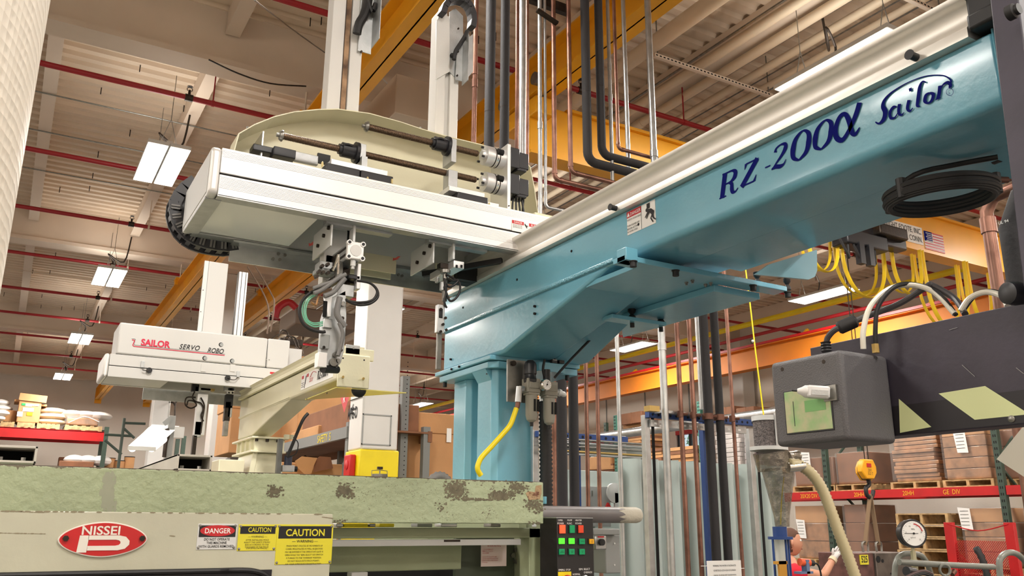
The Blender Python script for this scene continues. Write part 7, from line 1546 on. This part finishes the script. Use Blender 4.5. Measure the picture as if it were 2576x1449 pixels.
for p_ in (((728, 1150), (745, 1140), (750, 1115), (738, 1100)), ((722, 1150), (735, 1120), (760, 1060), (775, 1040))): M().tube([P(x_, y_, 'y', 6.15) for x_, y_ in p_], .012 if p_[0][0] == 722 else .004, 8, 4).obj('hose', black, t)
# ================================================================ racks behind the far robot
RX = 3.08
zz = P(750, 1105, 'x', RX).z
t = T('grey_rack', 'grey rack shelf stencilled SAFETY behind the far robot', 'rack', (RX, 9, -1.6))
bm_ = M().box(RX, RX + .05, 8.75, 14.5, zz - .12, zz).obj('beam', rackgr, t); M().box(RX + .95, RX + 1.0, 8.75, 14.5, zz - .12, zz).box(RX + .05, RX + .95, 8.75, 14.5, zz - .03, zz - .01).obj('deck', kraftd, t)
q = P(800, 1088, 'x', RX - .001); q2 = P(703, 1115, 'x', RX - .001)
M().text('SAFETY  5', (RX - .003, q.y, zz - .105), (0, -1, 0), (0, 0, 1), .12, sx=.9).text('SAFETY 6', (RX - .003, q2.y + .6, zz - .105), (0, -1, 0), (0, 0, 1), .12, sx=.9).obj('yellow_letters', yellow, bm_)
for yy in (8.8, 11.6, 14.45): M().box(RX + .02, RX + .1, yy - .04, yy + .04, -1.6, zz + .05).box(RX + .9, RX + .98, yy - .04, yy + .04, -1.6, zz + .05).obj('upright', rackgr, t); M().bar((RX + .1, yy + .2, .2), (RX + .5, yy + .2, zz - .1), .04, .03).obj('brace', darkst, t)
u = M().box(P(1008, 1100, 'y', 8.85).x, P(1026, 1100, 'y', 8.85).x, 8.85, 8.93, -1.6, P(1010, 945, 'y', 8.85).z).thing('rack_upright', rackgr, 'tall grey perforated rack upright behind the yellow-based column', 'rack upright')
m = M(); xq = P(1019, 1100, 'y', 8.85).x
for k in range(60): m.box(xq - .006, xq + .006, 8.848, 8.85, -1.2 + k * .05, -1.19 + k * .05)
m.obj('slots', darkhole, u)['kind'] = 'stuff'
zg = -.3
def gay(name, x0_, x1_, y0_, y1_, z0_, z1_, label, lid=True, m=kraft):
    t = T(name, label, 'box', ((x0_ + x1_) / 2, (y0_ + y1_) / 2, z0_)); M().box(x0_, x1_, y0_, y1_, z0_, z1_).obj('carton', m, t, bevel=.01)
    if lid: M().box(x0_ - .015, x1_ + .015, y0_ - .015, y1_ + .015, z1_ - .22, z1_ + .01).obj('lid', m, t, bevel=.008)
    return t
a, b = P(1022, 1037, 'y', 9.0), P(1150, 1045, 'y', 9.0); g = gay('cardboard_bin', a.x, a.x + 1.15, 9.0, 10.1, -.4, a.z, 'large lidded cardboard bin between the white column and the blue robot column')
M().box(a.x - .3, a.x + 1.4, 9.0, 10.1, -.5, -.4).thing('rack_deck', rackgr, 'grey rack deck carrying the large lidded bin', 'rack')
q = P(1130, 1095, 'y', 8.98); M().box(q.x - .03, q.x + .03, 8.983, 8.99, q.z - .08, q.z + .08).obj('label_sheet', paper, g)
a, b = P(588, 990, 'y', 13.2), P(612, 1130, 'y', 13.2); gay('cardboard_bin', a.x, a.x + .9, 13.2, 14.2, zz, a.z, 'tall brown lidded bin on the grey rack beside the far gripper')
a, b = P(765, 893, 'y', 12.2), P(812, 960, 'y', 12.2); gay('cardboard_bin', a.x, a.x + .9, 12.3, 13.1, zz, a.z, 'brown bin seen above the cream beam', lid=False)
a, b = P(775, 1040, 'x', RX + .08), P(860, 1075, 'x', RX + .08); gay('cardboard_bin', RX + .08, RX + .9, 8.9, a.y + .2, zz, P(850, 1010, 'x', RX).z, 'printed brown carton on the grey rack beside the white column', lid=False, m=kraftd)
a = P(735, 1085, 'x', RX + .05); gay('open_carton', RX + .04, RX + .8, a.y - 1.1, a.y, zz, zz + .12, 'low pale carton on the grey rack shelf', lid=False)
# torn open carton below the rack
c = P(780, 1175, 'y', 9.2)
t = T('torn_carton', 'large torn open brown carton below the grey rack', 'box', (c.x, 9.2, -.4)); M().box(c.x - .45, c.x + .4, 9.3, 10.0, -.4, P(780, 1165, 'y', 9.3).z).obj('carton', kraft, t, bevel=.01)
for i, f_ in enumerate([((742, 1160), (760, 1148), (798, 1152), (790, 1170), (784, 1190), (770, 1197), (750, 1178)), ((790, 1160), (805, 1148), (832, 1150), (838, 1178), (815, 1182), (790, 1188)), ((735, 1190), (752, 1172), (770, 1195), (760, 1215))]):
    f = [P(a, b, 'y', 9.15 + .05 * i) for a, b in f_]; n_ = len(f); M().add(f + [v + Vector((0, .01, 0)) for v in f], [tuple(range(n_)), tuple(range(2 * n_ - 1, n_ - 1, -1))] + [(k, (k + 1) % n_, n_ + (k + 1) % n_, n_ + k) for k in range(n_)]).obj('torn_flap', kraft if i != 1 else kraftd, t)
# ceiling unit and misc behind far robot
q0, q1 = P(745, 770, 'y', 14), P(830, 810, 'y', 14)
M().box(q0.x, q1.x + .5, 14, 15, q1.z - .1, q0.z).thing('roof_unit', mat('dark_duct', (110, 96, 84), .6), 'dark roof duct unit behind the looped black cables', 'duct', bevel=.03)
M().tube([P(692, 800, 'y', 13.9), P(700, 775, 'y', 13.9), P(725, 760, 'y', 13.9), P(745, 775, 'y', 13.9)], .06, 10, 4).thing('red_roof_hose', red, 'dark red hose bending into the roof unit', 'hose')
q0, q1 = P(925, 265, 'y', 8.0), P(1030, 310, 'y', 8.0)
M().box(q0.x, q1.x, 7.2, 8.15, q1.z - .35, q0.z).thing('roof_box', girdm, 'pale box under the roof between the two robot masts', 'duct', bevel=.01)
M().tube([P(960, 195, 'y', 7.9), P(990, 225, 'y', 7.9), P(1030, 255, 'y', 7.9), P(1070, 262, 'y', 7.9), P(1095, 255, 'y', 7.9)], .008, 6, 4).thing('loose_white_cable', whitep, 'loose white cable hanging from the girder between the masts', 'cable')
t = T('cable_bundle', 'small coil of white cable tied under the girder between the masts', 'cable', P(1030, 230, 'y', 7.95))
for k in range(5): M().tube([P(1000 + 62 * .5 * (1 + math.cos(u * math.pi / 5)), 230 + 8 * math.sin(u * math.pi / 5) + k * 2 - 4, 'y', 7.95) for u in range(10)], .006, 6, 3, closed=True).obj('cable_turn', whitep, t)
M().tube([P(640, 0, 'y', 5.0), P(730, 70, 'y', 6.5), P(828, 140, 'y', 8.1)], .006, 6, 2).thing('guy_wire', steel, 'thin pale wire running diagonally under the roof to the first mast', 'wire')
M().tube([P(525, 150, 'y', 8.15), P(600, 185, 'y', 8.1), P(680, 210, 'y', 8.1), P(770, 217, 'y', 8.1)], .008, 6, 5).thing('sagging_cable', darkst, 'thin black cable sagging along the roof girder', 'cable')
# ================================================================ back left: rack with goods, lamp on stand, scaffold
YR = 28
def Z(a, b, y=YR): return P(a, b, 'y', y)
zb_ = Z(100, 1078).z; xr = Z(262, 1090).x
t = T('back_rack', 'red beam pallet rack by the back wall with green uprights', 'pallet rack', (0, YR, -1.6))
for dy in (0, 1.1): M().box(-6, xr, YR + dy, YR + dy + .06, zb_ - .28, zb_).obj('beam', redb, t)
M().box(-6, xr, YR, YR + 1.1, zb_ - .03, zb_ - .01).obj('deck', rackgr, t)
zl = Z(200, 1178).z
for dy in (0, 1.1): M().box(-6, xr + 2.2, YR + dy, YR + dy + .06, zl - .14, zl).obj('lower_beam', redb, t)
M().box(-6, xr + 2.2, YR, YR + 1.1, zl - .03, zl - .01).obj('lower_deck', rackgr, t)
for xx in (xr, xr - 2.9, xr + 2.2):
    for dy in (0, 1.1):
        u = M().box(xx, xx + .12, YR + dy, YR + dy + .1, -1.6, zb_ + (.15 if xx == xr else 0)).obj('upright', rackg, t)
for k, (a, b, c_, d_) in enumerate(((0, 40, 1068, 1075), (42, 92, 1068, 1078), (92, 155, 1070, 1082), (163, 262, 1076, 1088))):
    x0_, x1_ = Z(a - 0.01, 1075).x, Z(b, 1075).x
    pallet(x0_, YR, zb_, 1.0, x1_ - x0_ - .05, ['pallet under the fibre drum by the back wall', 'pallet under the tall opened carton', 'pallet under the loose sacks', 'pallet under the wrapped carton load'][k], 'pallets on the back rack', h=.15)
zp = zb_ + .155
x_, x2 = Z(42, 1050).x, Z(100, 1050).x; zt_ = Z(70, 1000).z
t = T('tall_carton', 'tall opened brown carton with green and yellow labels on the back rack', 'box', ((x_ + x2) / 2, YR + .5, zp)); M().box(x_, x2, YR + .05, YR + .95, zp, zt_).obj('carton', kraft, t, bevel=.02)
M().box(x_ - .12, x_, YR + .1, YR + .9, zt_ - .12, zt_ - .06).box(x2, x2 + .14, YR + .1, YR + .9, zt_ - .2, zt_ - .15).bar(((x_ + x2) / 2 - .3, YR + .02, zt_ + .02), ((x_ + x2) / 2 + .4, YR + .02, zt_ - .02), .03, .2).obj('open_flap', kraft, t)
for a, b, c_, d_, m_ in ((55, 1014, 64, 1020, mat('green_label', (40, 170, 90), .5)), (65, 1015, 80, 1023, paper), (81, 1016, 98, 1022, paper), (58, 1025, 84, 1036, paper), (68, 1037, 81, 1046, yellow), (44, 1035, 56, 1048, paper)):
    q0, q1 = Z(a, b, YR + .04), Z(c_, d_, YR + .04); M().box(q0.x, q1.x, YR + .035, YR + .05, q1.z, q0.z).obj('paper_label', m_, t)
q0, q1 = Z(5, 1028), Z(40, 1065); t = M().lathe(((q0.x + q1.x) / 2, YR + .5, zp), (0, 0, 1), [(0, .24), (q0.z - zp, .24)], 20).thing('fibre_drum', kraft, 'brown fibre drum on the back rack beside the tall carton', 'drum')
def sacks(cx, y, z, n, label, grp, m, w=.6):
    for k in range(n):
        s = M().ball((cx + random.uniform(-.05, .05), y + random.uniform(-.05, .05), z + .1 + k * .15), 1, 14, (w, .4, .11)).thing('sack', m, label[k], 'sack', grp)
wsk = mat('white_sack', (238, 234, 228), .5, bump=.5, bs=8)
sacks(Z(-5, 1040).x, YR + .5, zp, 4, ['lowest white sack at the picture edge', 'second white sack at the picture edge', 'third white sack at the picture edge', 'topmost white sack at the picture edge'], 'white sacks on the back rack', wsk, .3)
sacks(Z(128, 1060).x, YR + .5, zp, 3, ['lowest pale sack beside the tall carton', 'middle pale sack beside the tall carton', 'top pale sack beside the tall carton'], 'pale sacks on the back rack', mat('pale_sack', (226, 206, 176), .6, bump=.5, bs=8), .42)
x_, x2 = Z(163, 1060).x, Z(258, 1060).x
t = T('wrapped_load', 'film wrapped carton load with a white cord on the back rack', 'pallet load', ((x_ + x2) / 2, YR + .5, zp)); zt_ = Z(200, 1050).z
M().box(x_ + .05, x2 - .1, YR + .05, YR + .95, zp, zt_).obj('carton', kraftp, t, bevel=.03); M().box(x_, x2 - .04, YR, YR + 1.0, zp, zt_ + .05).obj('stretch_wrap', film, t, bevel=.05)
for k in range(3): M().ball(((x_ + x2) / 2 - .3 + k * .35, YR + .5, zt_ + .12), 1, 12, (.4, .4, .13)).obj('plastic_bag', wsk, t)
M().tube([(x_ + .1, YR - .02, zp + .05), ((x_ + x2) / 2, YR - .03, zp + .25), (x2 - .1, YR - .02, zt_ - .1)], .012, 6, 4).obj('white_cord', paper, t)
x_, x2 = Z(150, 1160).x, Z(238, 1160).x
t = T('open_bin', 'low open carton of white bags below the red beam by the back wall', 'box', ((x_ + x2) / 2, YR + .5, zl)); M().box(x_, x2, YR + .6, YR + .95, zl, Z(150, 1146).z).box(x_, x2, YR + .05, YR + .6, zl, zl + .2).obj('carton', kraftd, t, bevel=.02)
for k in range(3): M().ball((x_ + .4 + k * .35, YR + .35, zl + .25), 1, 12, (.3, .3, .16)).obj('plastic_bag', wsk, t)
for k, (a, b) in enumerate(((268, 296), (292, 322), (318, 345))):
    q0, q1 = Z(a, 1150), Z(b, 1150); r_ = (q1.x - q0.x) / 2; d = M().cyl(((q0.x + q1.x) / 2, YR + .5, zl), ((q0.x + q1.x) / 2, YR + .5, Z(300, (1152, 1158, 1147)[k]).z), r_, n=20).thing('fibre_drum', kraft, ['first fibre drum right of the green upright', 'second fibre drum right of the green upright, behind the scaffold post', 'third fibre drum right of the green upright'][k], 'drum', 'fibre drums on the back rack')
    M().cyl(((q0.x + q1.x) / 2, YR + .5, Z(300, (1152, 1158, 1147)[k]).z), ((q0.x + q1.x) / 2, YR + .5, Z(300, (1150, 1156, 1145)[k]).z), r_ * 1.04, n=20).obj('rim', darkst, d)
# scaffold frame
sc_ = mat('scaffold_dark', (70, 84, 76), .5); YS_ = 26
t = T('scaffold', 'dark upright scaffold frame between the rack and the lit tube lamp', 'scaffold', (P(305, 1100, 'y', YS_).x, YS_, -1.6))
def sp(a, b, r_=.035): M().cyl(P(*a, 'y', YS_), P(*b, 'y', YS_), r_, n=8).obj('tube', sc_, t)
q = P(313, 1052, 'y', YS_); M().cyl(q, (q.x, YS_, -1.6), .04, n=8).obj('post', sc_, t)
sp((313, 1064), (366, 1066)); sp((263, 1093), (332, 1097)); sp((312, 1078), (338, 1102)); sp((264, 1107), (306, 1143))
# wall conduits by the third column
for k, p_ in enumerate((((432, 980), (424, 1050), (424, 1085)), ((465, 982), (452, 988), (444, 1000), (440, 1030), (438, 1085)), ((425, 1012), (436, 1013), (440, 1020)), ((465, 1000), (446, 1008), (440, 1018)))): M().tube([P(a, b, 'y', 23.3) for a, b in p_], .02, 8, 2).thing('wall_conduit', darkst if k else steel, ['straight thin conduit on the wall behind the lit tube lamp', 'bent conduit on the wall behind the lit tube lamp', 'short link between the wall conduits', 'sloping end of the wall conduits'][k], 'conduit', 'conduits behind the tube lamp')
# tube lamp on a stand
YT = 8.6
def V(a, b, y=YT): return P(a, b, 'y', y)
t = T('tube_lamp', 'lit twin tube lamp tilted on a grey stand behind the press', 'lamp', (V(430, 1100).x, YT, -1.6))
tube_m = mat('tube_glow', (255, 246, 238), .5, emit=2.5)
e0, e1 = V(380, 1068, 9.6), V(324, 1127, 8.5); f0, f1 = V(420, 1070, 9.6), V(380, 1128, 8.5)
n0 = V(383, 1068, 9.6); n1 = V(322, 1122, 8.5)
ax2 = (n1 - n0); rt = Vector((1, 0, 0))
M().add([n0, n0 + rt * .27, n1 + rt * .24, n1, n0 - Vector((0, 0, .0)) + Vector((.04, 0, -.09)), n0 + rt * .23 - Vector((0, 0, .09)), n1 + rt * .20 + Vector((0, 0, .02)), n1 + Vector((.04, 0, .02))], [(0, 1, 2, 3)]).obj('reflector', whitep, t)
q0, q1 = V(380, 1067, 9.62), V(422, 1097, 9.62); M().box(q0.x, q1.x, 9.6, 9.62, q1.z, q0.z).obj('end_plate', whitep, t)
q0, q1 = V(322, 1122, 8.5), V(391, 1135, 8.5); M().box(q0.x, q1.x, 8.48, 8.5, q1.z, q0.z).obj('front_plate', whitep, t)
M().cyl(V(378, 1082, 9.6), V(333, 1128, 8.52), .033, n=14).obj('tube', tube_m, t); M().cyl(V(420, 1100, 9.6), V(382, 1128, 8.52), .033, n=14).obj('tube', tube_m, t)
q0, q1 = V(427, 1045, 9.4), V(443, 1046, 9.4); M().box(q0.x, q1.x, 9.4, 9.45, -1.6, q0.z).obj('stand', greyp, t, bevel=.002)
q0, q1 = V(440, 1073, 9.38), V(462, 1102, 9.38); M().box(q0.x, q1.x, 9.38, 9.42, q1.z, q0.z).obj('box', whitep, t)
M().bar(V(412, 1067, 9.4), V(430, 1052, 9.4), .03, .05).obj('bracket', greyp, t)
M().tube([V(420, 1078, 9.35), V(423, 1095, 9.35), V(417, 1115, 9.35), V(413, 1150, 9.35)], .02, 8, 4).obj('cord', darkst, t)
# ---------------------------------------------------------------- lift everything so that the floor is z = 0
for o in list(S.objects):
    if o.parent is None: o.location.z += EYE
